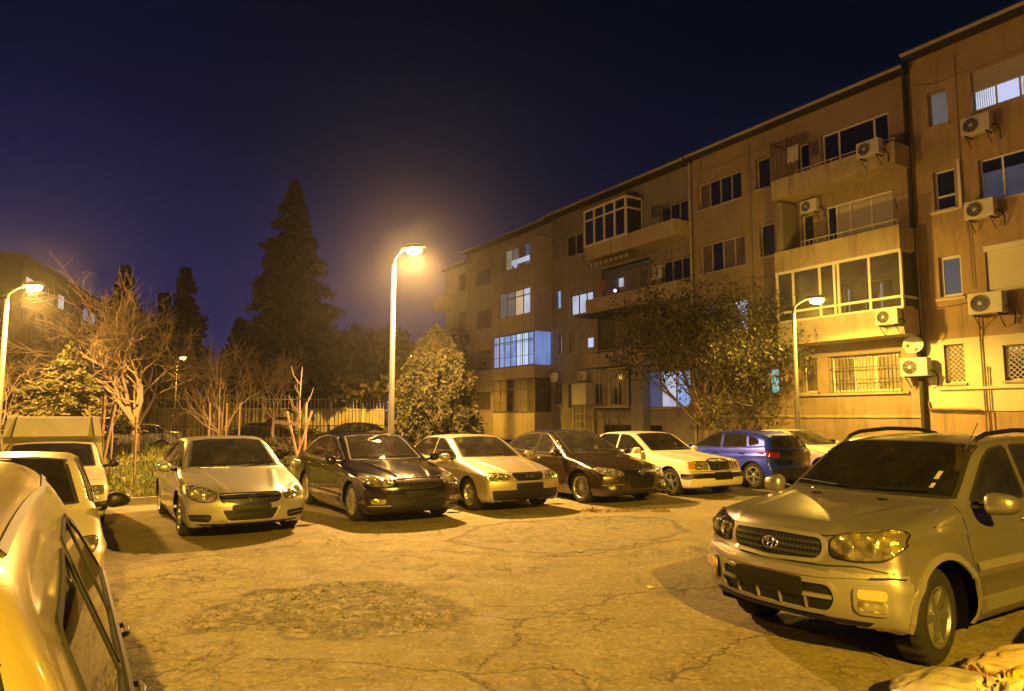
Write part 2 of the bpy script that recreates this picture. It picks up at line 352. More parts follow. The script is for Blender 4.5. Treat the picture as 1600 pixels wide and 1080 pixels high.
# oil spots
os_ = N(t, 'ShaderNodeTexVoronoi', Scale=.8); L_(DP, os_.inputs['Vector'])
base = mixc(mth('MULTIPLY', rng(os_.outputs['Distance'], .02, .13, 1, 0), .75), base, (.045, .036, .024))
L_(base, b.inputs['Base Color']); b.inputs['Roughness'].default_value = .88
L_(rng(noise(3, 5), .3, .7, .72, .95), b.inputs['Roughness'])
hh = mth('ADD', mth('MULTIPLY', gr, .5), mth('MULTIPLY', noise(160, 3), .35)); hh = mth('SUBTRACT', hh, mth('MULTIPLY', crack, 1.5))
hh = mth('ADD', hh, mth('MULTIPLY', mth('MULTIPLY', att.outputs['Fac'], noise(30, 4, .7)), 2.2))
bp = N(t, 'ShaderNodeBump', Strength=1, Distance=.016); L_(hh, bp.inputs['Height']); L_(bp.outputs[0], b.inputs['Normal'])
me.materials.append(m)

def slab(name, pts, z0, z1, m_, bev=0, **k):      # flat polygon slab from (p,u) corners
    n = len(pts); v = [W(p, u, z0) for p, u in pts]+[W(p, u, z1) for p, u in pts]
    f = [tuple(range(n))[::-1], tuple(range(n, 2*n))]+[(i, (i+1) % n, (i+1) % n+n, i+n) for i in range(n)]
    mb = MB().add(v, f); return mb.build(name, m_, fix=True, **k)
CONC = mat('kerb_concrete', (.24, .225, .20), .85, var=.3, vs_=6, bump=.01, bs=30, dirt=.6)
SOIL = mat('lawn_soil', (.10, .085, .045), .95, var=.5, vs_=3, bump=.06, bs=7)
slab('kerb', [(-6, 16.5), (19.0, 16.5), (19.0, 16.66), (-6, 16.66)], -.05, .13, CONC, kind='structure')
slab('pavement', [(21.0, -6), (23.6, -6), (23.6, 44), (21.0, 44)], -.05, .12, mat('paving', (.2, .185, .16), .9, var=.3, bump=.01, dirt=.5), kind='structure')
# rubble and grit in the pothole
r_ = np.random.RandomState(3); mb = MB(); c = 0
ico = bmesh.new(); bmesh.ops.create_icosphere(ico, subdivisions=1, radius=1); iv = np.array([v.co[:] for v in ico.verts]); ifc = [[q.index for q in f.verts] for f in ico.faces]; ico.free()
def pebbles(mb, xs, ys, smin, smax, zoff=0):
    hz = ground_h(np.array(xs), np.array(ys))[0]
    for x, y, z in zip(xs, ys, hz):
        s = smin+(smax-smin)*r_.rand()**3; v = iv*(1+.35*(r_.rand(len(iv), 1)-.5))*s*np.array([1, .6+.6*r_.rand(), .55]); a = r_.rand()*6.28
        v = np.stack([v[:, 0]*math.cos(a)-v[:, 1]*math.sin(a), v[:, 0]*math.sin(a)+v[:, 1]*math.cos(a), v[:, 2]], 1)
        mb.add(v+[x, y, z+s*.2], ifc)
px_ = r_.uniform(-2.9, -.3, 1100); py_ = r_.uniform(5.8, 8.0, 1100); kk = sd_poly(px_, py_, HOLE) < -.03
pebbles(mb, px_[kk], py_[kk], .004, .024)
mb.build('pothole_rubble', mat('rubble_stone', (.19, .175, .14), .95, var=.6, vs_=5), kind='stuff')
mb = MB(); pebbles(mb, r_.uniform(-4.5, 5, 420), r_.uniform(4.2, 14, 420), .004, .012)
mb.build('loose_grit', mat('grit_stone', (.16, .145, .11), .95, var=.5), kind='stuff')
# ------------------------------------------------------------------ car builder
def itp(x, tab): return np.interp(x, [a for a, _ in tab], [b_ for _, b_ in tab])
class Car:
    def __init__(s, **k):
        s.__dict__.update(k); s.W2 = s.W/2; s.P = chaikin(s.sil, 2)
        st = .02; s.sx = np.arange(-s.L/2-.6, s.L/2+.6, st); s.sz = np.arange(-.3, 2.2, st)
        X, Z = np.meshgrid(s.sx, s.sz, indexing='ij'); s.G = sd_poly(X, Z, s.P); s.st = st
    def sdf(s, x, z):
        fx = np.clip((x-s.sx[0])/s.st, 0, len(s.sx)-1.001); fz = np.clip((z-s.sz[0])/s.st, 0, len(s.sz)-1.001)
        i = fx.astype(int); j = fz.astype(int); a = fx-i; c = fz-j; G = s.G
        return (G[i, j]*(1-a)+G[i+1, j]*a)*(1-c)+(G[i, j+1]*(1-a)+G[i+1, j+1]*a)*c
    def S(s, x, z):
        t = np.abs(x)/(s.L/2); w = s.W2*(1-np.where(x > 0, getattr(s, 'tf', .08), getattr(s, 'tr', .07))*t**5)
        belt = itp(x, s.belt); zl = np.minimum(z, belt)
        w = w-.045*((zl-.58)/.4)**2-getattr(s, 'sill', .03)*np.clip((.34-z)/.15, 0, 1)**2
        d = z-belt; sd = .5*(d+np.sqrt(d*d+.0009))
        w = w-getattr(s, 'tumble', .42)*sd-.012*np.clip(d/.03, 0, 1)
        for zc, am, wd in getattr(s, 'creases', [(.66, .010, .035)]):
            zc2 = zc(x) if callable(zc) else zc
            w = w+am*np.exp(-((z-zc2)/wd)**2)
        for wx in (s.xf, s.xr):
            r = np.hypot(x-wx, z-s.Rw); fl = getattr(s, 'flare', .018)
            w = w+fl*np.exp(-(np.clip(r-s.Ra, 0, 9)/getattr(s, 'flw', .09))**2)*np.clip((z-.2)/.15, 0, 1)
        return w
    def f(s, x, y, z):
        a = np.abs(y)/s.W2
        bow = np.interp(x, [-s.L/2, -1.0, -.2, .9, s.L/2], [-s.br, -.08, 0, .10, s.bf])
        xx = x+bow*a**2.4
        zz = z+itp(x, getattr(s, 'crown', [(-3, .05), (3, .05)]))*a*a
        for (x0, y0), (x1, y1), am, wd in getattr(s, 'ridges', []):
            yy = np.interp(x, [min(x0, x1), max(x0, x1)], [y0, y1] if x0 < x1 else [y1, y0])
            on = np.clip((x-min(x0, x1))/.15, 0, 1)*np.clip((max(x0, x1)-x)/.15, 0, 1)*np.clip((z-.6)/.1, 0, 1)
            zz = zz-am*on/(1+np.exp(np.clip((np.abs(y)-yy)/wd, -30, 30))) if wd < 0 else zz-am*on*np.exp(-((np.abs(y)-yy)/wd)**2)
        d1 = s.sdf(xx, zz); d2 = np.abs(y)-s.S(x, z); k = np.interp(z, [0, .5, 1.0, 1.5], [.05, .06, .09, .11])*getattr(s, 'kk', 1)
        h = np.clip(k-np.abs(d1-d2), 0, None)
        return np.maximum(d1, d2)+h*h/(4*k)
    def bis(s, A, B, it=22):
        A = A.copy(); B = B.copy()
        for _ in range(it):
            M = (A+B)/2; ins = s.f(M[:, 0], M[:, 1], M[:, 2]) < 0
            A[ins] = M[ins]; B[~ins] = M[~ins]
        return (A+B)/2
    def grad(s, P):
        e = .006; g = np.stack([s.f(P[:, 0]+e*(i == 0), P[:, 1]+e*(i == 1), P[:, 2]+e*(i == 2))-s.f(P[:, 0]-e*(i == 0), P[:, 1]-e*(i == 1), P[:, 2]-e*(i == 2)) for i in range(3)], 1)
        return g/(np.linalg.norm(g, axis=1, keepdims=True)+1e-12)
    def proj(s, uv, how, off=0):
        """2-D outline coordinates onto the body. side_l/side_r: (x,z); front/rear: (y,z); top: (x,y)"""
        uv = np.asarray(uv, float); n = len(uv); A = np.zeros((n, 3)); B = np.zeros((n, 3))
        if how[:4] == 'side':
            sg = 1 if how == 'side_l' else -1
            A[:, 0] = B[:, 0] = uv[:, 0]; A[:, 2] = B[:, 2] = uv[:, 1]; A[:, 1] = .1*sg; B[:, 1] = 1.3*sg
        elif how in ('front', 'rear'):
            sg = 1 if how == 'front' else -1
            A[:, 1] = B[:, 1] = uv[:, 0]; A[:, 2] = B[:, 2] = uv[:, 1]
            A[:, 0] = np.where(uv[:, 1] > getattr(s, 'zglass', .9), getattr(s, 'xin', -.35), sg*(s.L/2-1.15)); B[:, 0] = sg*(s.L/2+.4)
        else:
            A[:, 0] = B[:, 0] = uv[:, 0]; A[:, 1] = B[:, 1] = uv[:, 1]; A[:, 2] = .5; B[:, 2] = 2.2
        P = s.bis(A, B)
        if np.ndim(off) or off: P = P+s.grad(P)*np.reshape(off, (-1, 1) if np.ndim(off) else (1,))
        return P
    def shell(s):
        cell = getattr(s, 'cell', .045); nx = int(s.L/cell); ny = int(s.W/cell); nz = int(1.6/cell)
        I, J, K = np.meshgrid(np.arange(nx+1), np.arange(ny+1), np.arange(nz+1), indexing='ij')
        on = (I == 0) | (I == nx) | (J == 0) | (J == ny) | (K == 0) | (K == nz)
        ids = -np.ones(I.shape, int); ids[on] = np.arange(on.sum()); i, j, k = I[on]/nx, J[on]/ny, K[on]/nz
        A = np.stack([(i*2-1)*(s.L/2-.75), (j*2-1)*.3, .42+k*.2], 1)
        B = np.stack([(i*2-1)*(s.L/2+.25), (j*2-1)*1.25, -.1+k*1.95], 1)
        P = s.bis(A, B)
        def quad(a, b_, c, d): return np.stack([a, b_, c, d], -1).reshape(-1, 4)
        Fc = [quad(ids[:-1, :-1, -1], ids[1:, :-1, -1], ids[1:, 1:, -1], ids[:-1, 1:, -1]), quad(ids[:-1, :-1, 0], ids[:-1, 1:, 0], ids[1:, 1:, 0], ids[1:, :-1, 0]),
              quad(ids[:-1, 0, :-1], ids[1:, 0, :-1], ids[1:, 0, 1:], ids[:-1, 0, 1:]), quad(ids[:-1, -1, :-1], ids[:-1, -1, 1:], ids[1:, -1, 1:], ids[1:, -1, :-1]),
              quad(ids[0, :-1, :-1], ids[0, :-1, 1:], ids[0, 1:, 1:], ids[0, 1:, :-1]), quad(ids[-1, :-1, :-1], ids[-1, 1:, :-1], ids[-1, 1:, 1:], ids[-1, :-1, 1:])]
        Fc = np.concatenate(Fc)
        g = s.grad(P)
        # wheel arches: snap to the circle, then cut
        for wx in (s.xf, s.xr):
            dx, dz = P[:, 0]-wx, P[:, 2]-s.Rw; r = np.hypot(dx, dz)
            m_ = (np.abs(r-s.Ra) < cell*.62) & (np.abs(g[:, 1]) > .45) & (np.abs(P[:, 1]) > s.W2-.3) & (P[:, 2] > .12)
            q = P[m_].copy(); q[:, 0] = wx+dx[m_]/r[m_]*s.Ra; q[:, 2] = s.Rw+dz[m_]/r[m_]*s.Ra
            a = q.copy(); a[:, 1] = np.sign(q[:, 1])*.2; b_ = q.copy(); b_[:, 1] = np.sign(q[:, 1])*1.3
            P[m_] = s.bis(a, b_)
        def snap(poly, how):
            if how[:4] == 'side':
                sg = 1 if how == 'side_l' else -1; u, v = P[:, 0], P[:, 2]; ok = (g[:, 1]*sg > .5)
            else:
                sg = 1 if how == 'front' else -1; u, v = P[:, 1], P[:, 2]; ok = (g[:, 0]*sg > .22)
            idx_ = np.where(ok & (v > .6))[0]; d = sd_poly(u[idx_], v[idx_], poly); nr = idx_[np.abs(d) < cell*.5]
            if len(nr):
                q = np.stack([u[nr], v[nr]], 1); best = q.copy(); bd = np.full(len(nr), 9.)
                for i_ in range(len(poly)):
                    a, b_ = poly[i_], poly[(i_+1) % len(poly)]; e = b_-a; t_ = np.clip(((q-a)@e)/(e@e+1e-12), 0, 1); c = a+t_[:, None]*e
                    dd = np.linalg.norm(q-c, axis=1); w = dd < bd; bd[w] = dd[w]; best[w] = c[w]
                P[nr] = s.proj(best, how)
        for how, poly in s.windows: snap(poly, how)
        C = P[Fc].mean(1); gc = s.grad(C); keep = np.ones(len(Fc), bool)
        for wx in (s.xf, s.xr):
            r = np.hypot(C[:, 0]-wx, C[:, 2]-s.Rw); keep &= ~((r < s.Ra-.004) & (np.abs(C[:, 1]) > s.W2-.34) & (C[:, 2] < s.Rw+s.Ra))
        for how, poly in s.windows:
            if how[:4] == 'side':
                sg = 1 if how == 'side_l' else -1; d = sd_poly(C[:, 0], C[:, 2], poly); keep &= ~((d < 0) & (gc[:, 1]*sg > .45))
            else:
                sg = 1 if how == 'front' else -1; d = sd_poly(C[:, 1], C[:, 2], poly); keep &= ~((d < 0) & (gc[:, 0]*sg > .2) & (C[:, 2] > .6))
        return P, Fc[keep]
    # --- pieces
    def make_body(s, root, paintm):
        P, Fc = s.shell(); mb = MB(); mb.v = [tuple(p) for p in P]; mb.f = [tuple(int(q) for q in f) for f in Fc]; mb.mi = [0]*len(mb.f)
        o = mb.build('body', [paintm, UNDER]+([s.bumperm] if getattr(s, 'bumperm', None) else []), root, smooth=True)
        me = o.data; bm = bmesh.new(); bm.from_mesh(me)
        bmesh.ops.delete(bm, geom=[v for v in bm.verts if not v.link_faces], context='VERTS')
        for f in bm.faces:
            c_ = f.calc_center_median()
            if s.__dict__.get('bumperm') and c_.x > s.xf+.42 and c_.z < .69 and f.normal.z > -.5: f.material_index = 2
            if f.normal.z < -.75 and f.calc_center_median().z < .35: f.material_index = 1
        bm.to_mesh(me); bm.free()
        return o
    def panel(s, mb, poly, how, off=.004, th=.012, step=.05, mi=0, rel=None):
        poly = np.asarray(poly, float); n = len(poly)
        lo, hi = poly.min(0), poly.max(0); pts = [Vector(p) for p in poly]
        gx_ = np.arange(lo[0]+step/2, hi[0], step); gy_ = np.arange(lo[1]+step/2, hi[1], step)
        if len(gx_) and len(gy_):
            a, b_ = np.meshgrid(gx_, gy_); a = a.ravel(); b_ = b_.ravel(); ok = sd_poly(a, b_, poly) < -step*.35
            pts += [Vector((x, y)) for x, y in zip(a[ok], b_[ok])]
        vo, _, fo, _, _, _ = geometry.delaunay_2d_cdt(pts, [(i, (i+1) % n) for i in range(n)], [], 1, 1e-5)
        uv = np.array([v[:] for v in vo]); Q = s.proj(uv, how, off); G = s.grad(Q)
        v = [tuple(q) for q in Q]; f = [tuple(x) for x in fo]
        a = Vector(v[f[0][0]]); nn = (Vector(v[f[0][1]])-a).cross(Vector(v[f[0][2]])-a)
        if nn.dot(Vector(G[f[0][0]])) < 0: f = [x[::-1] for x in f]
        mb.add(v, f, mi)
        # skirt
        Bd = s.proj(poly, how, off); Gd = s.grad(Bd); In = Bd-Gd*th; m_ = len(poly)
        vv = [tuple(q) for q in Bd]+[tuple(q) for q in In]; ff = [(i, (i+1) % m_, (i+1) % m_+m_, i+m_) for i in range(m_)]
        mb.add(vv, ff, mi); return mb
    def strip(s, mb, pts, how, w=.02, off=.006, closed=False, mi=0, th=.0):
        pts = np.asarray(pts, float)
        if closed: pts = np.vstack([pts, pts[:1]])
        # resample
        q = [pts[0]]
        for a, b_ in zip(pts[:-1], pts[1:]):
            k = max(1, int(np.linalg.norm(b_-a)/.04)); q += [a+(b_-a)*(i+1)/k for i in range(k)]
        Q = s.proj(np.array(q), how, 0); G = s.grad(Q); T = np.gradient(Q, axis=0); Bn = np.cross(T, G); Bn /= np.linalg.norm(Bn, axis=1, keepdims=True)+1e-9
        n = len(Q); a = Q+Bn*w/2; b_ = Q-Bn*w/2; v = np.vstack([a-G*.004, a+G*off, b_+G*off, b_-G*.004]); f = []
        for i in range(n-1):
            for r0, r1 in ((0, 1), (1, 2), (2, 3)): f.append((r0*n+i, r1*n+i, r1*n+i+1, r0*n+i+1))
        mb.add(v, f, mi); return mb
def ring(P, inset):             # polygon offset (positive = outwards)
    P = np.asarray(P, float); n = len(P); A = 0
    for i in range(n): A += P[i][0]*P[(i+1) % n][1]-P[(i+1) % n][0]*P[i][1]
    sg = 1 if A > 0 else -1; out = []
    for i in range(n):
        t1 = P[i]-P[i-1]; t2 = P[(i+1) % n]-P[i]; t1 = t1/(np.linalg.norm(t1)+1e-9); t2 = t2/(np.linalg.norm(t2)+1e-9)
        nn = np.array([t1[1]+t2[1], -t1[0]-t2[0]])*sg; nn /= np.linalg.norm(nn)+1e-9; out.append(P[i]+nn*inset)
    return np.array(out)
def rr(x0, z0, x1, z1, r=.03):  # rounded rectangle outline
    P = []
    for cx, cz, a0 in ((x1-r, z1-r, 0), (x0+r, z1-r, 90), (x0+r, z0+r, 180), (x1-r, z0+r, 270)):
        for a in (0, 30, 60, 90): P.append((cx+r*math.cos(R(a0+a)), cz+r*math.sin(R(a0+a))))
    return np.array(P)
def mir(P): return np.array([(-a, b_) for a, b_ in np.asarray(P)][::-1])
WH = {}
def wheel_mesh(Rt, w, rim, spokes, style):
    key = (Rt, w, rim, spokes, style)
    if key in WH: return WH[key]
    mb = MB(); hw = w/2; sh = Rt-.022
    blocks = (lambda i, k: (1-.024*((k//2) % 2) if i in (4, 5, 6, 7) else 1)) if style == 'suv' else None
    prof = [(rim-.004, -hw+.02), (rim+.012, -hw+.004), ((rim+Rt)/2+.01, -hw-.004), (sh, -hw+.014), (Rt-.006, -hw+.03), (Rt, -hw+.055), (Rt, hw-.055), (Rt-.006, hw-.03), (sh, hw-.014), ((rim+Rt)/2+.01, hw+.004), (rim+.012, hw-.004), (rim-.004, hw-.02)]
    mb.lathe(prof, 96 if style == 'suv' else 48, 'y', mod=blocks)
    t_ = mb.build('tmp', TYRE, smooth='auto' if style != 'suv' else False, fix=True); tm = t_.data; D.objects.remove(t_)
    mb = MB()        # outer face is +y
    mb.lathe([(rim, hw-.012), (rim+.006, hw-.004), (rim-.008, hw-.002), (rim-.022, hw-.02), (rim-.03, -hw+.03), (.05, -hw+.02)], 48, 'y')
    hub = .058 if style != 'cover' else .05
    mb.lathe([(hub+.01, hw-.06), (hub, hw-.026), (hub*.6, hw-.020), (0.001, hw-.018)], 24, 'y')
    for k in range(spokes):
        a0 = 2*math.pi*k/spokes
        arms = [(0, 1)] if style not in ('double', 'suv') else ([(-.11, .55), (.11, .55)] if style == 'double' else [(0, 1)])
        for da, sw in arms:
            wd0 = {'thin': .012, 'double': .020, 'star': .036, 'suv': .045, 'cover': .014}.get(style, .022)*sw*2/2+.0
            wd1 = {'thin': .014, 'double': .022, 'star': .030, 'suv': .032, 'cover': .020}.get(style, .026)
            r0, r1 = .045, rim-.012; y0, y1 = hw-.028, hw-.014
            def pt(r, t, y, a): return ((r*math.cos(a)-t*math.sin(a)), y, (r*math.sin(a)+t*math.cos(a)))
            a1 = a0+da; v = []
            for r, wd, y in ((r0, wd0, y0), ((r0+r1)/2, (wd0+wd1)/2*.9, (y0+y1)/2+.006), (r1, wd1, y1)):
                v += [pt(r, -wd, y-.035, a1), pt(r, -wd*.8, y, a1), pt(r, wd*.8, y, a1), pt(r, wd, y-.035, a1)]
            f = []
            for i in range(2):
                for q in range(3): f.append((i*4+q, i*4+q+1, i*4+5+q, i*4+4+q))
            mb.add(v, f)
    t_ = mb.build('tmp', ALLOY, smooth='auto', fix=True); rm = t_.data; D.objects.remove(t_)
    mb = MB().lathe([(0.001, -.01), (rim*.72, -.01), (rim*.72, 0.0), (0.001, 0.0)], 32, 'y'); t_ = mb.build('tmp', mat('brake_disc', (.12, .11, .10), .45, .8), smooth='auto', fix=True); dm = t_.data; D.objects.remove(t_)
    WH[key] = (tm, rm, dm); return WH[key]
def add_wheels(s, root, steer=0):
    tm, rm, dm = wheel_mesh(s.Rw, s.tw, s.rim, s.spokes, s.wstyle)
    for wx in (s.xf, s.xr):
        for sg in (1, -1):
            w_ = D.objects.new('wheel', tm); link(w_, root); w_.location = (wx, sg*(s.W2-s.tw/2-getattr(s, 'win', .03)), s.Rw)
            w_.rotation_euler = (0, rnd.uniform(0, 1), (0 if sg > 0 else math.pi)+(steer if wx > 0 else 0))
            for nm, d_ in (('rim', rm), ('brake_disc', dm)): link(D.objects.new(nm, d_), w_)
def interior(s, root, seat=SEAT):
    zb = float(itp(0, s.belt)); xw = s.x_cowl; mb = MB()
    mb.box((s.x_rear, -s.W2+.16, .30), (xw-.02, s.W2-.16, .36)); mb.box((xw-.32, -s.W2+.16, .45), (xw-.04, s.W2-.16, zb-.035), bev=.05)
    mb.box((s.x_rear-.1, -s.W2+.18, .36), (s.x_rear+.45, s.W2-.18, zb-.12))
    for sg in (1, -1):                       # arch liners
        for wx in (s.xf, s.xr):
            n = 20; r = s.Ra-.006; y0, y1 = sg*(s.W2-.36), sg*(s.W2-.045); v = []; f = []
            for k in range(n+1):
                a = -.35+(math.pi+.7)*k/n; v += [(wx+r*math.cos(a), y0, s.Rw+r*math.sin(a)), (wx+r*math.cos(a), y1, s.Rw+r*math.sin(a))]
            for k in range(n): f.append((2*k, 2*k+1, 2*k+3, 2*k+2))
            f.append(tuple(2*k for k in range(n+1))); mb.add(v, f)
    mb.build('cabin_tub', UNDER, root)
    mb = MB()
    for x, w in ((s.x_seat, .5), (s.x_seat-.85, None)):
        ys = [(-.62, -.12), (.12, .62)] if w else [(-.62, .62)]
        for y0, y1 in ys:
            mb.box((x-.05, y0, .38), (x+.45, y1, .56), bev=.05)
            m_ = Matrix.Translation((x, 0, .5))@Matrix.Rotation(R(-14), 4, 'Y')
            bm = bmesh.new(); bmesh.ops.create_cube(bm, size=1)
            for v in bm.verts: v.co = Vector((v.co.x*.13, (y0+y1)/2+v.co.y*(y1-y0), .27+v.co.z*.56))
            bmesh.ops.bevel(bm, geom=bm.edges[:], offset=.045, segments=3, affect='EDGES'); mb.bm(bm, 0, m_)
            for yy in ([(y0+y1)/2] if w else [-.4, .4]):
                bm = bmesh.new(); bmesh.ops.create_cube(bm, size=1)
                for v in bm.verts: v.co = Vector((v.co.x*.09, yy+v.co.y*.24, .66+v.co.z*.15))
                bmesh.ops.bevel(bm, geom=bm.edges[:], offset=.035, segments=3, affect='EDGES'); mb.bm(bm, 0, m_)
    mb.build('seats', seat, root, smooth=True)
    mb = MB(); c = Vector((xw-.46, .36, zb-.02)); ax = Matrix.Translation(c)@Matrix.Rotation(R(-62), 4, 'Y')
    pts = [ax@Vector((.185*math.cos(a), .185*math.sin(a), 0)) for a in np.linspace(0, 2*math.pi, 25)]
    mb.tube(pts, .014, 6, cap=False)
    for a in (R(200), R(-20), R(90+180)): mb.tube([ax@Vector((0, 0, -.02)), ax@Vector((.18*math.cos(a), .18*math.sin(a), 0))], .013, 5)
    mb.tube([ax@Vector((0, 0, -.02)), ax@Vector((0, 0, -.3))], .03, 8); mb.build('steering_wheel', DASH, root, smooth=True)
def side_glass(s, root, polys, seal=.022, trim=None, gm=None):
    """polys: list of (x,z) outlines for one side; both sides get panes"""
    for how in ('side_l', 'side_r'):
        for P in polys:
            mb = MB(); s.panel(mb, P, how, .001, .0, .06); mb.build('side_window', gm or GLASS, root, smooth=True)
            mb = MB(); s.strip(mb, ring(P, .004), how, seal, .006, True); mb.build('window_seal', RUBBER, root)
        if trim is not None:
            mb = MB(); s.strip(mb, ring(trim, .018), how, .016, .010, True); mb.build('window_trim', CHROME, root)
def mirrors(s, root, x, z, m_, sz=(.10, .20, .14), yo=.0):
    for sg in (1, -1):
        yb = float(s.proj([(x, z)], 'side_l')[0, 1]); c = Vector((x+.0, sg*(yb+.10+sz[1]/2+yo), z+.03))
        bm = bmesh.new(); bmesh.ops.create_cube(bm, size=1); bmesh.ops.subdivide_edges(bm, edges=bm.edges[:], cuts=3, use_grid_fill=True)
        for v in bm.verts:
            q = v.co*2; n_ = (abs(q.x)**3.2+abs(q.y)**3.2+abs(q.z)**3.2)**(1/3.2); q = q/n_
            if q.x < 0: q.x *= .35
            q.x -= .25*q.y*sg*.6
            v.co = c+Vector((q.x*sz[0], q.y*sz[1]/2, q.z*sz[2]/2*(1-.18*q.y*sg)))
        mb = MB().bm(bm); mb.build('wing_mirror', m_, root, smooth=True)
        o = root.children[-1]
        mb = MB().tube([(x-.01, sg*(yb-.02), z-.02), (x, sg*(yb+.09), z+.0), (x, sg*(yb+.14+yo), z+.01)], [.03, .024, .022], 8); mb.build('mirror_arm', BLACK, o, smooth=True)
        mb = MB(); n = 14; cx = c.x-sz[0]*.36
        mb.add([(cx, c.y+sz[1]*.41*math.cos(a), c.z+sz[2]*.40*math.sin(a)) for a in np.linspace(0, 2*math.pi, n, endpoint=False)], [tuple(range(n))]); mb.build('mirror_glass', MIRRORG, o)
def seams(s, root, lines, m_=BLACK):
    for how, pts, w in lines:
        for h in (('side_l', 'side_r') if how == 'side' else (how,)):
            mb = MB(); s.strip(mb, pts, h, w, .0015); mb.build('panel_gap', m_, root)
def handles(s, root, xs, z, m_):
    for sg, how in ((1, 'side_l'), (-1, 'side_r')):
        for x in xs:
            zz = z(x) if callable(z) else z
            a = s.proj([(x-.09, zz), (x, zz), (x+.09, zz)], how); g_ = s.grad(a)
            mb = MB().tube([a[0], a[0]+g_[0]*.03+(.02, 0, 0), a[1]+g_[1]*.035, a[2]+g_[2]*.03-np.array((.02, 0, 0)), a[2]], [.012, .012, .013, .012, .012], 6); mb.build('door_handle', m_, root, smooth=True)
def panel_obj(s, root, name, m_, poly, how, off=.004, th=.015, step=.04, smooth=True, parent=None):
    mb = MB(); s.panel(mb, poly, how, off, th, step); return mb.build(name, m_, parent or root, smooth=smooth)
def bars_front(s, root, name, m_, ys, zs, w, off=.012, parent=None, how='front'):
    mb = MB()
    for (y0, y1), (z0, z1) in zip(ys, zs): s.strip(mb, [(y0, z0), (y1, z1)], how, w, off)
    return mb.build(name, m_, parent or root)
def headlight(s, root, poly, bulbs=(), how='front', frame=.012):
    """left-hand outline (y>0); both sides: a bright reflector bowl, lamp rings, a dark surround and a clear lens"""
    for sg in (1, -1):
        P = np.asarray(poly) if sg > 0 else mir(poly)
        h = panel_obj(s, root, 'headlight', REFL, P, how, .002, .03, .035)
        mb = MB(); s.strip(mb, ring(P, .004), how, frame, .006, True); mb.build('headlight_seal', BLACK, h)
        for (y, z, r) in bulbs:
            c = s.proj([(y*sg, z)], how)[0]; n_ = Vector(s.grad(c[None])[0]); n_ = (n_+Vector((1.6, 0, 0)) if how == 'front' else n_).normalized()
            M_ = Matrix.Translation(Vector(c)+n_*.004)@n_.to_track_quat('Z', 'Y').to_matrix().to_4x4()
            mb = MB(); k = len(mb.v); mb.lathe([(r, 0), (r*1.03, .010), (r*.86, .012), (r*.55, .002), (.001, .006)], 20, 'z')
            mb.v = [tuple(M_@Vector(q)) for q in mb.v]; mb.build('lamp_bulb', REFL, h, smooth=True)
def wiper(s, root, segs):
    for a, b_, c, d in segs:
        P = s.proj([a, b_], 'front', .03); Q = s.proj([c, d], 'front', .016)
        mb = MB().tube([P[0], P[1]], .008, 6).tube([Q[0], (Q[0]+Q[1])/2, Q[1]], .007, 6); mb.build('wiper', BLACK, root)
def blob_poly(cx, cz, hw, hh, n=18, p=3):   # superellipse
    return np.array([(cx+hw*np.sign(math.cos(a))*abs(math.cos(a))**(2/p), cz+hh*np.sign(math.sin(a))*abs(math.sin(a))**(2/p)) for a in np.linspace(0, 2*math.pi, n, endpoint=False)])
def emblem_rings(s, root, rings, how='front', rt=.006, m_=CHROME, off=.02):
    mb = MB()
    for cy, cz, ry, rz, *rest in rings:
        a0, a1 = rest if rest else (0, 2*math.pi)
        c = s.proj([(cy, cz)], how, off)[0]; n_ = Vector(s.grad(c[None])[0]); q = n_.to_track_quat('Z', 'Y').to_matrix().to_4x4(); M_ = Matrix.Translation(c)@q
        up = (M_.to_3x3().inverted()@Vector((0, 0, 1))); ang = math.atan2(up.y, up.x)-math.pi/2; M_ = M_@Matrix.Rotation(ang, 4, 'Z')
        pts = [M_@Vector((ry*math.cos(a), rz*math.sin(a), 0)) for a in np.linspace(a0, a1, 25)]; mb.tube(pts, rt, 6, cap=False)
    return mb.build('emblem', m_, root, smooth=True)
def closed_bottom(s): pass
def dress(s, root, paintm, win, ws, rw, trim=None, seat=SEAT, gm=None, wsg=None):
    s.windows = [(h, ring(P, -.002)) for P in win for h in ('side_l', 'side_r')]+[('front', ws), ('rear', rw)]
    b_ = s.make_body(root, paintm); interior(s, root, seat); add_wheels(s, root, getattr(s, 'steer', 0))
    side_glass(s, root, win, trim=trim, gm=gm)
    for nm, P, how in (('windscreen', ws, 'front'), ('rear_window', rw, 'rear')):
        mb = MB(); s.panel(mb, P, how, .001, .0, .08); w_ = mb.build(nm, (wsg or gm or GLASS) if how == 'front' else (gm or GLASS), root, smooth=True)
        mb = MB(); s.strip(mb, ring(P, .0), how, .035, .004, True); mb.build('window_seal', RUBBER, w_)
    return b_
def quad(P, n=6):    # densify polygon sides
    P = np.asarray(P, float); out = []
    for i in range(len(P)):
        a, b_ = P[i], P[(i+1) % len(P)]
        for k in range(n): out.append(a+(b_-a)*k/n)
    return np.array(out)
def rnd_poly(P, n=4, r=.045):
    """outline with small rounded corners"""
    P = np.asarray(P, float); m_ = len(P); out = []
    for i in range(m_):
        a, b_, c = P[i-1], P[i], P[(i+1) % m_]; la, lc = np.linalg.norm(a-b_), np.linalg.norm(c-b_)
        p = b_+(a-b_)/la*min(r, .42*la); q = b_+(c-b_)/lc*min(r, .42*lc)
        out += [(1-t_)**2*p+2*t_*(1-t_)*b_+t_*t_*q for t_ in (0, .33, .67, 1)]
    # densify long sides
    res = []; k = len(out)
    for i in range(k):
        a, b_ = out[i], out[(i+1) % k]; n_ = max(1, int(np.linalg.norm(b_-a)/.07)); res += [a+(b_-a)*j/n_ for j in range(n_)]
    return np.array(res)
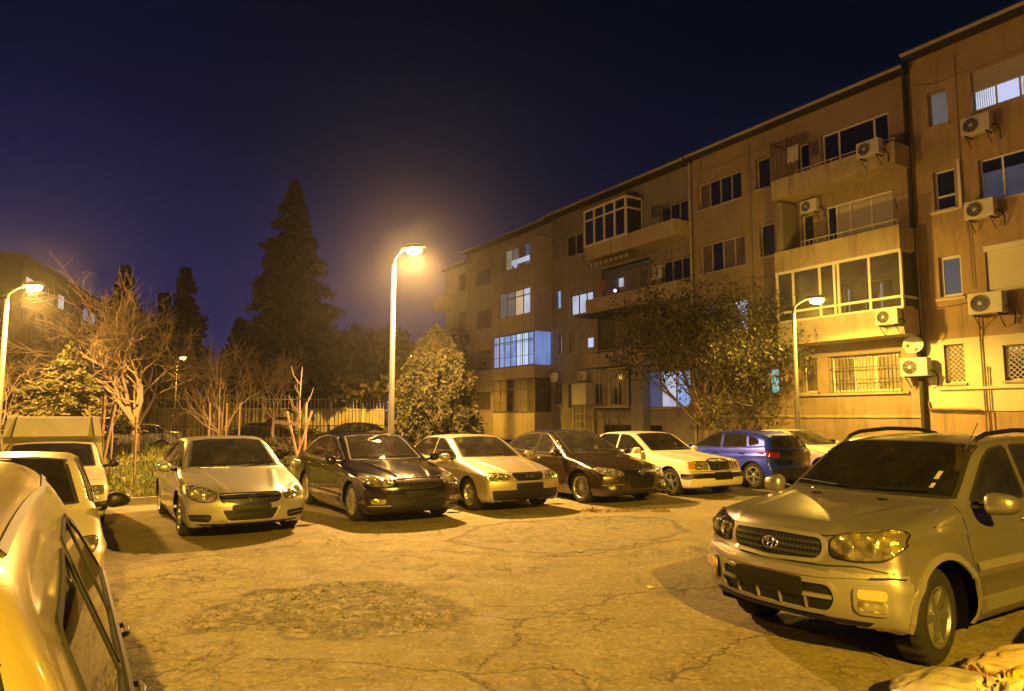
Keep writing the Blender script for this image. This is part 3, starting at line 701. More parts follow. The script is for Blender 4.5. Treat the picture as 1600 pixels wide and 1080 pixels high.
# ------------------------------------------------------------------ the cars
def apil(P, dx=.13):            # lean the front edge of a side window back, clear of the pillar
    return np.array([(x-dx*min(1, max(0, (x-(-.15))/.4)), z) for x, z in P])
def place(root, p, u, head, dz=0):
    """head: 'near' faces -u, 'far' faces +u, 'left' faces -p"""
    x, y, z = W(p, u); root.location = (x, y, dz)
    root.rotation_euler = (0, 0, {'near': -math.pi/2+A32, 'far': math.pi/2+A32, 'left': math.pi+A32}[head])
SILVER = paint('paint_silver', (.42, .42, .41), .60, .32, .25)
def sedan_opel():
    s = Car(L=4.60, W=1.80, Rw=.325, Ra=.365, xf=1.40, xr=-1.30, tw=.215, rim=.215, spokes=5, wstyle='double', x_cowl=.98, x_rear=-1.75, x_seat=-.35, bf=.42, br=.26, cell=.04,
        sil=[(2.22, .19), (2.31, .26), (2.315, .42), (2.31, .55), (2.27, .63), (2.17, .70), (1.95, .775), (1.5, .865), (1.05, .945), (.92, .985), (.62, 1.14), (.28, 1.33), (.08, 1.405), (-.3, 1.45), (-.75, 1.44), (-1.15, 1.385), (-1.45, 1.25), (-1.72, 1.10), (-1.86, 1.055), (-2.1, 1.035), (-2.24, 1.0), (-2.29, .85), (-2.31, .55), (-2.29, .3), (-2.2, .2), (-1.0, .17), (1.0, .17)],
        belt=[(-2.3, 1.02), (-1.2, .98), (.3, .93), (1.0, .90), (1.4, .95), (2.3, .95)], tumble=.44, creases=[(lambda x: .70-.035*x, .010, .03)], ridges=[((2.2, .34), (1.0, .56), .014, .05)])
    win = [rnd_poly(apil([(.90, .985), (.30, 1.285), (-.02, 1.355), (-.22, 1.372), (-.24, .985)])), rnd_poly([(-.32, .985), (-.30, 1.375), (-.75, 1.362), (-1.02, 1.31), (-1.10, .995)]), rnd_poly([(-1.16, 1.01), (-1.10, 1.28), (-1.34, 1.17), (-1.47, 1.045)])]
    ws = quad([(-.68, .985), (.68, .985), (.555, 1.375), (.3, 1.402), (-.3, 1.402), (-.555, 1.375)]); rw = quad([(-.60, 1.10), (.60, 1.10), (.50, 1.37), (-.50, 1.37)])
    r = empty('sedan'); dress(s, r, SILVER, win, ws, rw, trim=None, wsg=GLASS)
    mb = MB()
    for h in ('side_l', 'side_r'): s.strip(mb, [(.98, .972), (.28, .968), (-.6, .972), (-1.5, 1.02)], h, .012, .008)
    mb.build('belt_trim', CHROME, r)
    headlight(s, r, rnd_poly([(.50, .565), (.46, .655), (.58, .725), (.74, .76), (.825, .75), (.835, .69), (.79, .60), (.64, .555)]), [(.60, .635, .058), (.735, .67, .05)])
    g_ = panel_obj(s, r, 'grille', BLACK, rnd_poly([(-.43, .645), (-.40, .555), (-.2, .53), (.2, .53), (.40, .555), (.43, .645), (.2, .655), (-.2, .655)]), 'front', .004)
    mb = MB(); s.strip(mb, ring(rnd_poly([(-.43, .65), (-.40, .55), (-.2, .525), (.2, .525), (.40, .55), (.43, .65), (.2, .66), (-.2, .66)]), .006), 'front', .02, .012, True); s.strip(mb, [(-.42, .60), (.42, .60)], 'front', .022, .012); mb.build('grille_frame', CHROME, g_)
    bars_front(s, r, 'grille_slat', mat('dark_plastic', (.03, .03, .03), .4), [(-.4, .4)]*2, [(.575, .575), (.627, .627)], .012, .012, g_)
    emblem_rings(s, r, [(0, .597, .052, .052)], off=.028); mb = MB(); P = s.proj([(-.05, .605), (-.005, .592), (.005, .602), (.05, .589)], 'front', .03); mb.tube(P, .007, 5); mb.build('emblem_bar', CHROME, r.children[-1] if False else g_)
    k = panel_obj(s, r, 'lower_intake', BLACK, rnd_poly([(-.40, .44), (-.31, .29), (.31, .29), (.40, .44)]), 'front', .003)
    mb = MB(); s.strip(mb, [(-.43, .46), (-.33, .27), (.33, .27), (.43, .46)], 'front', .025, .012); mb.build('intake_lip', SILVER, k)
    for sg in (1, -1):
        P = rnd_poly([(.53, .34), (.56, .275), (.80, .29), (.83, .385), (.55, .385)]); P = P if sg > 0 else mir(P)
        k = panel_obj(s, r, 'fog_lamp_slot', BLACK, P, 'front', .003); bars_front(s, r, 'slot_bar', CHROME, [(.56*sg, .80*sg)], [(.335, .34)], .012, .012, k)
    panel_obj(s, r, 'number_plate', PLATE, rr(-.27, .40, .27, .51, .02), 'front', .03, .03)
    panel_obj(s, r, 'front_splitter', BLACK, quad([(-.66, .225), (.66, .225), (.72, .25), (-.72, .25)]), 'front', .006)
    seams(s, r, [('side', [(.86, .30), (.92, .5), (.93, .8), (.90, .97)], .008), ('side', [(-.28, .28), (-.28, .96)], .008), ('side', [(-1.20, .99), (-1.12, .75), (-.92, .60), (-.87, .30)], .008), ('side', [(.86, .29), (-.87, .28)], .008),
        ('front', [(-.86, .79), (-.62, .775), (-.45, .675), (0, .668), (.45, .675), (.62, .775), (.86, .79)], .008), ('side', [(1.75, .45), (1.80, .62), (1.9, .68)], .007)])
    mirrors(s, r, .70, .955, SILVER); handles(s, r, (-.08, -.98), .845, SILVER)
    wiper(s, r, [((.25, 1.0), (.62, 1.0), (.0, 1.01), (.5, 1.02)), ((-.1, 1.0), (-.35, 1.0), (-.1, 1.01), (-.62, 1.02))])
    tag(r, 'silver four-door sedan with round chrome grille emblem, nearest the lawn in the row', 'car', 'cars parked in the back row'); return r, s
def wagon_sil(L, H, nose, cowl, deck):
    pass
def sedan_superb():
    pm = paint('paint_black_brown', (.010, .007, .006), .2, .12, .03)
    s = Car(L=4.84, W=1.82, Rw=.33, Ra=.37, xf=1.46, xr=-1.30, tw=.225, rim=.225, spokes=10, wstyle='mid', x_cowl=1.0, x_rear=-1.8, x_seat=-.35, bf=.36, br=.24, cell=.042,
        sil=[(2.33, .19), (2.42, .26), (2.43, .42), (2.425, .58), (2.40, .68), (2.30, .745), (2.05, .82), (1.6, .90), (1.1, .975), (.95, 1.01), (.62, 1.17), (.28, 1.36), (.08, 1.43), (-.3, 1.475), (-.8, 1.465), (-1.25, 1.40), (-1.6, 1.25), (-1.86, 1.12), (-2.0, 1.08), (-2.3, 1.06), (-2.38, .98), (-2.42, .6), (-2.40, .3), (-2.3, .2), (-1, .17), (1, .17)],
        belt=[(-2.4, 1.05), (-1.2, .99), (.3, .95), (1.0, .93), (1.4, .97), (2.4, .97)], tumble=.40, creases=[(lambda x: .80-.02*x, .012, .03)], ridges=[((2.3, .26), (1.0, .52), .018, .035)])
    win = [rnd_poly(apil([(.92, 1.01), (.32, 1.31), (0, 1.385), (-.20, 1.40), (-.22, 1.0)])), rnd_poly([(-.30, 1.0), (-.28, 1.405), (-.78, 1.39), (-1.08, 1.34), (-1.14, 1.01)]), rnd_poly([(-1.20, 1.02), (-1.15, 1.31), (-1.45, 1.18), (-1.60, 1.06)])]
    trim = chaikin(apil([(.98, .995), (.32, 1.33), (0, 1.405), (-.78, 1.412), (-1.16, 1.345), (-1.50, 1.19), (-1.68, 1.04), (-.9, .985), (.2, .98)], .24), 1)
    ws = quad([(-.69, 1.01), (.69, 1.01), (.56, 1.40), (.3, 1.428), (-.3, 1.428), (-.56, 1.40)]); rw = quad([(-.60, 1.12), (.60, 1.12), (.50, 1.39), (-.50, 1.39)])
    r = empty('sedan'); dress(s, r, pm, win, ws, rw, trim=trim, wsg=glass('car_glass_mirror', (.18, .18, .18), .06))
    headlight(s, r, rnd_poly([(.44, .66), (.45, .735), (.60, .775), (.80, .80), (.87, .79), (.87, .70), (.80, .645), (.60, .635)]), [(.57, .70, .052), (.73, .72, .055)])
    g_ = panel_obj(s, r, 'grille', mat('grille_dark', (.02, .02, .02), .3), rnd_poly([(-.42, .735), (-.37, .60), (0, .58), (.37, .60), (.42, .735), (0, .75)]), 'front', .004)
    mb = MB()
    for y in np.linspace(-.34, .34, 17): s.strip(mb, [(y, .60), (y*1.04, .725)], 'front', .010, .012)
    mb.build('grille_slat', BLACK, g_); mb = MB(); s.strip(mb, [(-.44, .745), (-.2, .758), (0, .762), (.2, .758), (.44, .745)], 'front', .02, .014); mb.build('grille_frame', CHROME, g_)
    emblem_rings(s, r, [(0, .785, .048, .048), (0, .785, .026, .03)], off=.02)
    k = panel_obj(s, r, 'lower_intake', BLACK, rnd_poly([(-.5, .42), (-.44, .27), (.44, .27), (.5, .42)]), 'front', .003)
    for sg in (1, -1):
        P = rr(.58, .36, .80, .44, .03); P = P if sg > 0 else mir(P); panel_obj(s, r, 'fog_lamp', REFL, P, 'front', .006)
    mb = MB(); s.strip(mb, [(-.84, .33), (-.5, .33)], 'front', .012, .008); s.strip(mb, [(.5, .33), (.84, .33)], 'front', .012, .008); mb.build('bumper_trim', CHROME, r)
    panel_obj(s, r, 'number_plate', PLATE, rr(-.27, .45, .27, .56, .02), 'front', .03, .03)
    seams(s, r, [('side', [(.88, .30), (.94, .5), (.95, .8), (.93, .99)], .008), ('side', [(-.26, .28), (-.26, .98)], .008), ('side', [(-1.22, 1.0), (-1.12, .75), (-.92, .60), (-.87, .30)], .008), ('front', [(-.86, .83), (-.44, .765), (.44, .765), (.86, .83)], .008)])
    mb = MB()
    for h in ('side_l', 'side_r'): s.strip(mb, [(.95, .42), (-.9, .42)], h, .05, .014)
    mb.build('door_moulding', BLACK, r); mb = MB()
    for h in ('side_l', 'side_r'): s.strip(mb, [(1.05, .235), (-.9, .235)], h, .018, .014)
    mb.build('sill_trim', CHROME, r)
    mirrors(s, r, .74, .98, pm); handles(s, r, (-.06, -.98), .875, CHROME)
    wiper(s, r, [((.25, 1.03), (.62, 1.03), (.0, 1.04), (.5, 1.05)), ((-.1, 1.03), (-.35, 1.03), (-.1, 1.04), (-.62, 1.05))])
    tag(r, 'shiny dark brown sedan with chrome window surround and the lamp reflected on its windscreen', 'car', 'cars parked in the back row'); return r, s
def sedan_audi():
    pm = paint('paint_gold', (.42, .37, .27), .45, .34, .28)
    s = Car(L=4.46, W=1.74, Rw=.31, Ra=.352, xf=1.36, xr=-1.25, tw=.205, rim=.20, spokes=6, wstyle='mid', x_cowl=.92, x_rear=-1.7, x_seat=-.38, bf=.26, br=.22, cell=.042,
        sil=[(2.12, .20), (2.20, .27), (2.225, .42), (2.23, .56), (2.20, .66), (2.12, .73), (1.9, .79), (1.5, .87), (1.0, .94), (.86, .975), (.55, 1.13), (.22, 1.30), (.04, 1.36), (-.3, 1.40), (-.8, 1.40), (-1.2, 1.34), (-1.5, 1.20), (-1.74, 1.06), (-1.9, 1.01), (-2.12, .99), (-2.2, .9), (-2.23, .6), (-2.21, .3), (-2.12, .2), (-1, .17), (1, .17)],
        belt=[(-2.2, .97), (-1.2, .95), (.3, .91), (1.0, .89), (1.4, .93), (2.3, .93)], tumble=.36, creases=[(lambda x: .76-.03*x, .010, .03)], ridges=[((2.15, .32), (.95, .55), .014, .04)])
    win = [rnd_poly(apil([(.84, .965), (.26, 1.25), (-.02, 1.32), (-.24, 1.335), (-.26, .96)])), rnd_poly([(-.34, .96), (-.32, 1.335), (-.80, 1.325), (-1.12, 1.27), (-1.30, 1.12), (-1.36, .985)])]
    ws = quad([(-.66, .975), (.66, .975), (.545, 1.33), (.3, 1.358), (-.3, 1.358), (-.545, 1.33)]); rw = quad([(-.58, 1.07), (.58, 1.07), (.48, 1.33), (-.48, 1.33)])
    r = empty('sedan'); dress(s, r, pm, win, ws, rw, seat=SEATL)
    headlight(s, r, rnd_poly([(.40, .62), (.41, .70), (.55, .725), (.76, .725), (.80, .69), (.79, .635), (.72, .605)]), [(.50, .665, .045), (.64, .668, .045)])
    g_ = panel_obj(s, r, 'grille', BLACK, rnd_poly([(-.34, .715), (-.29, .615), (.29, .615), (.34, .715)]), 'front', .004)
    mb = MB(); s.strip(mb, ring(rnd_poly([(-.34, .715), (-.29, .615), (.29, .615), (.34, .715)]), .008), 'front', .016, .012, True); mb.build('grille_frame', CHROME, g_)
    bars_front(s, r, 'grille_slat', mat('dark_plastic', (.03, .03, .03), .4), [(-.30, .30)]*3, [(.64, .64), (.665, .665), (.69, .69)], .008, .01, g_)
    emblem_rings(s, r, [(-.072, .668, .030, .030), (-.024, .668, .030, .030), (.024, .668, .030, .030), (.072, .668, .030, .030)], off=.022, rt=.004)
    panel_obj(s, r, 'lower_intake', BLACK, rnd_poly([(-.74, .42), (-.70, .24), (.70, .24), (.74, .42), (.3, .43), (-.3, .43)]), 'front', .003)
    panel_obj(s, r, 'number_plate', PLATE, rr(-.29, .43, .29, .55, .02), 'front', .03, .03)
    seams(s, r, [('side', [(.82, .30), (.86, .5), (.87, .8), (.85, .95)], .008), ('side', [(-.30, .28), (-.30, .95)], .008), ('side', [(-1.28, .95), (-1.14, .7), (-.92, .58), (-.87, .30)], .008), ('front', [(-.82, .745), (-.4, .735), (.4, .735), (.82, .745)], .008), ('front', [(-.84, .58), (-.4, .595), (.4, .595), (.84, .58)], .008)])
    mb = MB()
    for h in ('side_l', 'side_r'): s.strip(mb, [(.88, .55), (-.95, .55)], h, .05, .014)
    mb.build('door_moulding', pm, r)
    mirrors(s, r, .62, .95, pm); handles(s, r, (-.12, -1.08), .83, pm)
    wiper(s, r, [((.25, .99), (.58, .99), (.0, 1.0), (.5, 1.01))])
    tag(r, 'pale gold sedan with four-ring grille emblem between the two dark cars', 'car', 'cars parked in the back row'); return r, s
def sedan_passat():
    pm = paint('paint_dark_bronze', (.035, .022, .013), .5, .2, .10)
    s = Car(L=4.77, W=1.82, Rw=.325, Ra=.37, xf=1.42, xr=-1.29, tw=.22, rim=.222, spokes=16, wstyle='thin', x_cowl=1.02, x_rear=-1.8, x_seat=-.33, bf=.36, br=.26, cell=.042,
        sil=[(2.29, .19), (2.37, .26), (2.385, .42), (2.38, .56), (2.35, .66), (2.26, .73), (2.0, .81), (1.55, .90), (1.1, .965), (.98, .995), (.62, 1.17), (.25, 1.37), (.02, 1.44), (-.35, 1.475), (-.85, 1.455), (-1.3, 1.37), (-1.65, 1.21), (-1.88, 1.10), (-2.05, 1.065), (-2.28, 1.04), (-2.35, .93), (-2.39, .6), (-2.37, .3), (-2.28, .2), (-1, .17), (1, .17)],
        belt=[(-2.3, 1.04), (-1.2, 1.0), (.3, .94), (1.0, .91), (1.4, .96), (2.3, .96)], tumble=.42, creases=[(lambda x: .78-.04*x, .012, .03)], ridges=[((2.2, .30), (1.0, .5), .014, .05)])
    win = [rnd_poly(apil([(.94, .995), (.30, 1.315), (-.04, 1.388), (-.22, 1.40), (-.24, .99)])), rnd_poly([(-.32, .992), (-.30, 1.402), (-.82, 1.38), (-1.15, 1.31), (-1.40, 1.18), (-1.55, 1.06), (-1.1, 1.01)])]
    trim = chaikin(apil([(1.0, .98), (.30, 1.335), (-.04, 1.41), (-.82, 1.40), (-1.2, 1.32), (-1.48, 1.18), (-1.66, 1.05), (-.9, .985), (.2, .965)], .24), 1)
    ws = quad([(-.69, .995), (.69, .995), (.56, 1.40), (.3, 1.432), (-.3, 1.432), (-.56, 1.40)]); rw = quad([(-.60, 1.12), (.60, 1.12), (.50, 1.38), (-.50, 1.38)])
    r = empty('sedan'); dress(s, r, pm, win, ws, rw, trim=trim, seat=SEATL, wsg=GLASSC)
    headlight(s, r, rnd_poly([(.42, .60), (.43, .68), (.58, .735), (.78, .76), (.86, .735), (.86, .66), (.78, .60), (.58, .585)]), [(.56, .66, .055), (.71, .68, .05)])
    g_ = panel_obj(s, r, 'grille', BLACK, rnd_poly([(-.40, .70), (-.36, .54), (-.30, .34), (.30, .34), (.36, .54), (.40, .70), (0, .715)]), 'front', .004)
    bars_front(s, r, 'grille_slat', CHROME, [(-.38, .38)]*3, [(.69, .69), (.645, .645), (.60, .60)], .013, .012, g_)
    emblem_rings(s, r, [(0, .65, .062, .062)], off=.03, rt=.007); mb = MB()
    for V in ([(-.035, .69), (-.012, .645), (0, .675), (.012, .645), (.035, .69)], [(-.045, .665), (-.022, .605), (0, .64), (.022, .605), (.045, .665)]): mb.tube(s.proj(V, 'front', .03), .0045, 5)
    mb.build('emblem_letters', CHROME, g_)
    for sg in (1, -1):
        P = rnd_poly([(.46, .42), (.48, .29), (.84, .31), (.86, .40)]); P = P if sg > 0 else mir(P); k = panel_obj(s, r, 'side_intake', BLACK, P, 'front', .003)
        P = rr(.60, .33, .74, .395, .025); P = P if sg > 0 else mir(P); panel_obj(s, r, 'fog_lamp', REFL, P, 'front', .012)
        bars_front(s, r, 'intake_trim', CHROME, [(.44*sg, .84*sg)], [(.43, .415)], .012, .01, k)
    panel_obj(s, r, 'number_plate', PLATE, rr(-.27, .43, .27, .54, .02), 'front', .03, .03)
    seams(s, r, [('side', [(.90, .30), (.96, .5), (.96, .8), (.94, .975)], .008), ('side', [(-.28, .28), (-.28, .98)], .008), ('side', [(-1.34, 1.0), (-1.18, .72), (-.92, .60), (-.87, .30)], .008), ('front', [(-.86, .79), (-.42, .72), (.42, .72), (.86, .79)], .008)])
    mirrors(s, r, .74, .97, pm); handles(s, r, (-.06, -1.06), .865, CHROME)
    wiper(s, r, [((.25, 1.015), (.62, 1.015), (.0, 1.02), (.5, 1.03))])
    tag(r, 'dark bronze sedan with many-spoked wheels beside the cream old sedan', 'car', 'cars parked in the back row'); return r, s
def sedan_merc():
    pm = paint('paint_cream', (.74, .68, .55), .0, .35, .2)
    s = Car(L=4.74, W=1.74, Rw=.315, Ra=.36, xf=1.55, xr=-1.25, tw=.205, rim=.205, spokes=5, wstyle='star', x_cowl=.95, x_rear=-1.65, x_seat=-.40, bf=.16, br=.14, tf=.05, tr=.06, cell=.042, kk=.75,
        sil=[(2.28, .22), (2.345, .28), (2.37, .40), (2.36, .52), (2.30, .56), (2.27, .62), (2.235, .78), (2.16, .83), (1.9, .865), (1.5, .905), (1.0, .955), (.86, .985), (.58, 1.14), (.30, 1.31), (.14, 1.375), (-.25, 1.415), (-.75, 1.41), (-1.10, 1.37), (-1.38, 1.22), (-1.60, 1.06), (-1.72, 1.02), (-2.2, .975), (-2.30, .93), (-2.33, .7), (-2.37, .5), (-2.35, .3), (-2.28, .24), (-1, .18), (1, .18)],
        belt=[(-2.3, .97), (-1.2, .95), (.3, .93), (1.0, .92), (1.4, .96), (2.3, .96)], tumble=.36, creases=[(.80, .010, .03)], crown=[(-3, .04), (3, .035)], ridges=[((2.2, .30), (.95, .42), .016, .03)], flare=.012)
    win = [rnd_poly(apil([(.82, .985), (.32, 1.265), (.12, 1.325), (-.26, 1.345), (-.28, .98)])), rnd_poly([(-.36, .98), (-.34, 1.345), (-.75, 1.34), (-.98, 1.315), (-1.12, 1.16), (-1.20, .99)])]
    ws = quad([(-.65, .985), (.65, .985), (.56, 1.345), (.3, 1.372), (-.3, 1.372), (-.56, 1.345)]); rw = quad([(-.58, 1.06), (.58, 1.06), (.50, 1.345), (-.50, 1.345)])
    r = empty('sedan'); dress(s, r, pm, win, ws, rw, gm=glass('car_glass_black', (.07, .07, .07), .04))
    headlight(s, r, np.array(quad([(.36, .62), (.355, .795), (.66, .795), (.67, .62)], 3)), [(.46, .71, .065), (.585, .71, .045)])
    for sg in (1, -1):
        P = quad([(.675, .625), (.67, .79), (.81, .785), (.825, .63)], 3); P = P if sg > 0 else mir(P); panel_obj(s, r, 'indicator_lamp', LAMP_AMBER, P, 'front', .006)
    gp = quad([(-.30, .60), (-.33, .80), (-.15, .825), (.15, .825), (.33, .80), (.30, .60)], 4)
    g_ = panel_obj(s, r, 'grille', BLACK, gp, 'front', .012, .04)
    mb = MB(); s.strip(mb, ring(gp, .004), 'front', .024, .026, True); s.strip(mb, [(0, .60), (0, .825)], 'front', .016, .022); mb.build('grille_frame', CHROME, g_)
    bars_front(s, r, 'grille_slat', mat('slat_grey', (.30, .30, .29), .3, .7), [(-.305, .305)]*5, [(.635+.034*i,)*2 for i in range(5)], .009, .018, g_)
    P = s.proj([(0, .845)], 'front', .0)[0]+np.array((-.03, 0, .05)); mb = MB(); mb.tube([P+np.array((0, .042*math.cos(a), .042*math.sin(a))) for a in np.linspace(0, 2*math.pi, 21)], .004, 5, cap=False)
    for a in (90, 210, 330): mb.tube([P, P+np.array((0, .042*math.cos(R(a)), .042*math.sin(R(a))))], .004, 5)
    mb.tube([P-np.array((0, 0, .042)), P-np.array((0, 0, .09))], .005, 5); mb.build('bonnet_star', CHROME, r)
    mb = MB(); s.strip(mb, [(-.86, .47), (-.5, .475), (.5, .475), (.86, .47)], 'front', .085, .022); mb.build('bumper_strip', BLACK, r)
    mb = MB(); s.strip(mb, [(-.86, .52), (.86, .52)], 'front', .012, .026); mb.build('bumper_trim', CHROME, r)
    mb = MB()
    for h in ('side_l', 'side_r'): s.strip(mb, [(1.15, .50), (-.85, .50)], h, .06, .016)
    mb.build('door_moulding', mat('moulding_grey', (.20, .18, .15), .5), r)
    panel_obj(s, r, 'number_plate', PLATE, rr(-.27, .40, .27, .53, .02), 'front', .045, .03)
    seams(s, r, [('side', [(.84, .30), (.88, .5), (.86, .8), (.84, .975)], .008), ('side', [(-.32, .28), (-.32, .97)], .008), ('side', [(-1.16, .97), (-1.05, .7), (-.87, .58), (-.83, .30)], .008), ('front', [(-.82, .835), (-.34, .835), (.34, .835), (.82, .835)], .008), ('front', [(-.86, .575), (.86, .575)], .012)])
    mirrors(s, r, .58, .955, pm, sz=(.09, .17, .15), yo=-.03); handles(s, r, (-.14, -.98), .84, BLACK)
    wiper(s, r, [((.0, 1.0), (.3, 1.0), (.0, 1.0), (.5, 1.01))])
    tag(r, 'cream old sedan with upright slatted chrome grille and square headlights', 'car', 'cars parked in the back row'); return r, s
def hatch_blue(col=(.001, .030, .70), nm='paint_blue', cell=.042, full=True):
    pm = paint(nm, col, .35 if full else .3, .28, .12)
    s = Car(L=4.05, W=1.76, Rw=.32, Ra=.362, xf=1.23, xr=-1.31, tw=.205, rim=.21, spokes=5, wstyle='mid', x_cowl=.80, x_rear=-1.55, x_seat=-.42, bf=.40, br=.26, cell=cell,
        sil=[(1.92, .20), (1.99, .28), (2.02, .45), (2.01, .60), (1.95, .72), (1.8, .80), (1.4, .89), (.98, .96), (.84, 1.0), (.5, 1.18), (.18, 1.34), (-.02, 1.395), (-.4, 1.43), (-.9, 1.42), (-1.4, 1.375), (-1.66, 1.33), (-1.76, 1.28), (-1.84, 1.12), (-1.93, .98), (-1.97, .90), (-1.96, .66), (-2.02, .58), (-2.03, .42), (-1.98, .28), (-1.88, .2), (-1, .17), (1, .17)],
        belt=[(-2.0, 1.06), (-1.2, 1.0), (.3, .94), (1.0, .92), (1.4, .96), (2.3, .96)], tumble=.40, creases=[(lambda x: .74-.05*x, .014, .03)])
    win = [rnd_poly(apil([(.80, .995), (.24, 1.285), (-.05, 1.345), (-.24, 1.358), (-.26, .99)])), rnd_poly([(-.34, .995), (-.32, 1.36), (-.78, 1.345), (-1.02, 1.31), (-1.10, 1.03)]), rnd_poly([(-1.18, 1.06), (-1.12, 1.29), (-1.36, 1.24), (-1.46, 1.12)])]
    ws = quad([(-.67, 1.0), (.67, 1.0), (.55, 1.36), (.3, 1.388), (-.3, 1.388), (-.55, 1.36)]); rw = quad([(-.66, 1.02), (.66, 1.02), (.54, 1.31), (-.54, 1.31)])
    r = empty('hatchback'); dress(s, r, pm, win, ws, rw, gm=GLASSD)
    headlight(s, r, rnd_poly([(.42, .66), (.46, .72), (.70, .79), (.82, .79), (.83, .72), (.70, .66)]))
    panel_obj(s, r, 'grille', BLACK, rnd_poly([(-.42, .64), (-.36, .45), (.36, .45), (.42, .64)]), 'front', .004)
    k = panel_obj(s, r, 'tailgate_band', mat('gloss_black', (.008, .008, .01), .15, coat=1), rnd_poly([(-.62, .60), (-.78, .78), (-.80, .96), (0, .97), (.80, .96), (.78, .78), (.62, .60), (0, .59)]) if full else quad([(-.3, .7), (.3, .7), (.3, .8), (-.3, .8)]), 'rear', .004)
    for sg in (1, -1):
        P = rnd_poly([(.55, .775), (.55, .905), (.80, .93), (.845, .90), (.84, .80)]); P = P if sg > 0 else mir(P); h = panel_obj(s, r, 'tail_lamp', LAMP_RED, P, 'rear', .012, step=.03)
        if full:
            for q in range(3): bars_front(s, r, 'lamp_claw', CHROME, [((.60+.075*q)*sg, (.64+.075*q)*sg)], [(.80, .89)], .014, .018, h, 'rear')
    panel_obj(s, r, 'rear_bumper_panel', BLACK, rnd_poly([(-.74, .24), (-.78, .50), (0, .54), (.78, .50), (.74, .24)]), 'rear', .003)
    panel_obj(s, r, 'rear_plate', PLATE, rr(-.27, .40, .27, .51, .02), 'rear', .02, .02)
    seams(s, r, [('side', [(.80, .30), (.84, .5), (.84, .8), (.82, .975)], .008), ('side', [(-.30, .28), (-.30, .98)], .008), ('side', [(-1.14, 1.0), (-1.1, .8), (-.98, .62), (-.90, .30)], .008), ('rear', [(-.72, 1.0), (-.78, .75), (-.6, .57), (.6, .57), (.78, .75), (.72, 1.0)], .008)])
    mirrors(s, r, .62, .97, pm); handles(s, r, (-.10, -.98), .86, pm)
    return r, s
def suv():
    pm = paint('paint_suv', (.30, .285, .26), .70, .30, .28); bump = paint('paint_suv_bumper', (.31, .30, .28), .5, .38, .28)
    s = Car(bumperm=bump, L=4.20, W=1.76, Rw=.345, Ra=.415, xf=1.30, xr=-1.19, tw=.225, rim=.215, spokes=6, wstyle='suv', x_cowl=.86, x_rear=-1.9, x_seat=-.30, bf=.36, br=.16, tf=.07, tr=.03, cell=.027, steer=R(7), win=.05, zglass=1.06, xin=-.4,
        sil=[(1.98, .30), (2.06, .34), (2.105, .44), (2.12, .56), (2.115, .66), (2.10, .71), (2.065, .74), (2.05, .86), (2.02, .95), (1.94, 1.01), (1.75, 1.045), (1.4, 1.085), (.98, 1.13), (.86, 1.165), (.62, 1.31), (.36, 1.49), (.22, 1.56), (0, 1.60), (-.6, 1.635), (-1.3, 1.62), (-1.75, 1.58), (-1.92, 1.53), (-1.98, 1.3), (-2.05, 1.05), (-2.08, .7), (-2.1, .5), (-2.04, .33), (-1.9, .28), (-1, .26), (1.1, .26)],
        belt=[(-2.1, 1.10), (-1.2, 1.08), (.3, 1.06), (1.0, 1.05), (1.4, 1.12), (2.3, 1.12)], tumble=.30, flare=.035, flw=.13, kk=.85,
        creases=[(lambda x: .93-.0*x, .012, .035), (lambda x: .60, .014, .05)], crown=[(-3, .04), (.5, .04), (1.2, .04), (3, .02)], ridges=[((2.02, .40), (.92, .62), .012, .04)])
    win = [rnd_poly(apil([(.80, 1.125), (.66, 1.22), (.36, 1.43), (.14, 1.51), (-.22, 1.535), (-.24, 1.12)])), rnd_poly([(-.34, 1.12), (-.32, 1.538), (-.92, 1.535), (-1.0, 1.50), (-1.04, 1.12)]), rnd_poly([(-1.12, 1.13), (-1.08, 1.52), (-1.70, 1.49), (-1.78, 1.16)])]
    ws = quad([(-.72, 1.155), (.72, 1.155), (.61, 1.545), (.3, 1.568), (-.3, 1.568), (-.61, 1.545)]); rw = quad([(-.62, 1.15), (.62, 1.15), (.55, 1.50), (-.55, 1.50)])
    r = empty('suv'); dress(s, r, pm, win, ws, rw, seat=SEAT, gm=GLASSD, wsg=glass('suv_windscreen', (.62, .62, .60), .035))
    hp = rnd_poly([(.45, .785), (.44, .91), (.52, .948), (.70, .978), (.79, .982), (.83, .95), (.835, .88), (.81, .825), (.75, .785), (.60, .77)])
    headlight(s, r, hp, [(.54, .855, .062), (.67, .865, .058), (.77, .875, .04)], frame=.014)
    for h in [c for c in r.children if c.name.startswith('headlight')]:
        sg = 1 if h.data.vertices[0].co.y > 0 else -1
        P = hp if sg > 0 else mir(hp); mb = MB(); s.panel(mb, P, 'front', .016, .012, .05); mb.build('headlight_lens', glass('lens_glass', (.95, .90, .62), .03), h, smooth=True)
    gp = rnd_poly([(-.385, .905), (-.40, .82), (-.36, .755), (0, .735), (.36, .755), (.40, .82), (.385, .905), (0, .915)])
    g_ = panel_obj(s, r, 'grille', BLACK, gp, 'front', .002); mb = MB(); s.strip(mb, ring(gp, .012), 'front', .030, .016, True); mb.build('grille_frame', bump, g_)
    bars_front(s, r, 'grille_slat', mat('grille_bar', (.045, .045, .045), .35, .3), [(-.38, .38)]*3, [(.785, .785), (.828, .828), (.870, .870)], .020, .014, g_)
    mb = MB()
    for y in np.linspace(-.36, .36, 25): s.strip(mb, [(y, .755), (y, .90)], 'front', .005, .008)
    mb.build('grille_mesh', mat('grille_bar', (.045,)*3), g_)
    emblem_rings(s, r, [(0, .832, .068, .046), (0, .832, .024, .044), (0, .850, .046, .020)], off=.030, rt=.0065)
    bo = r
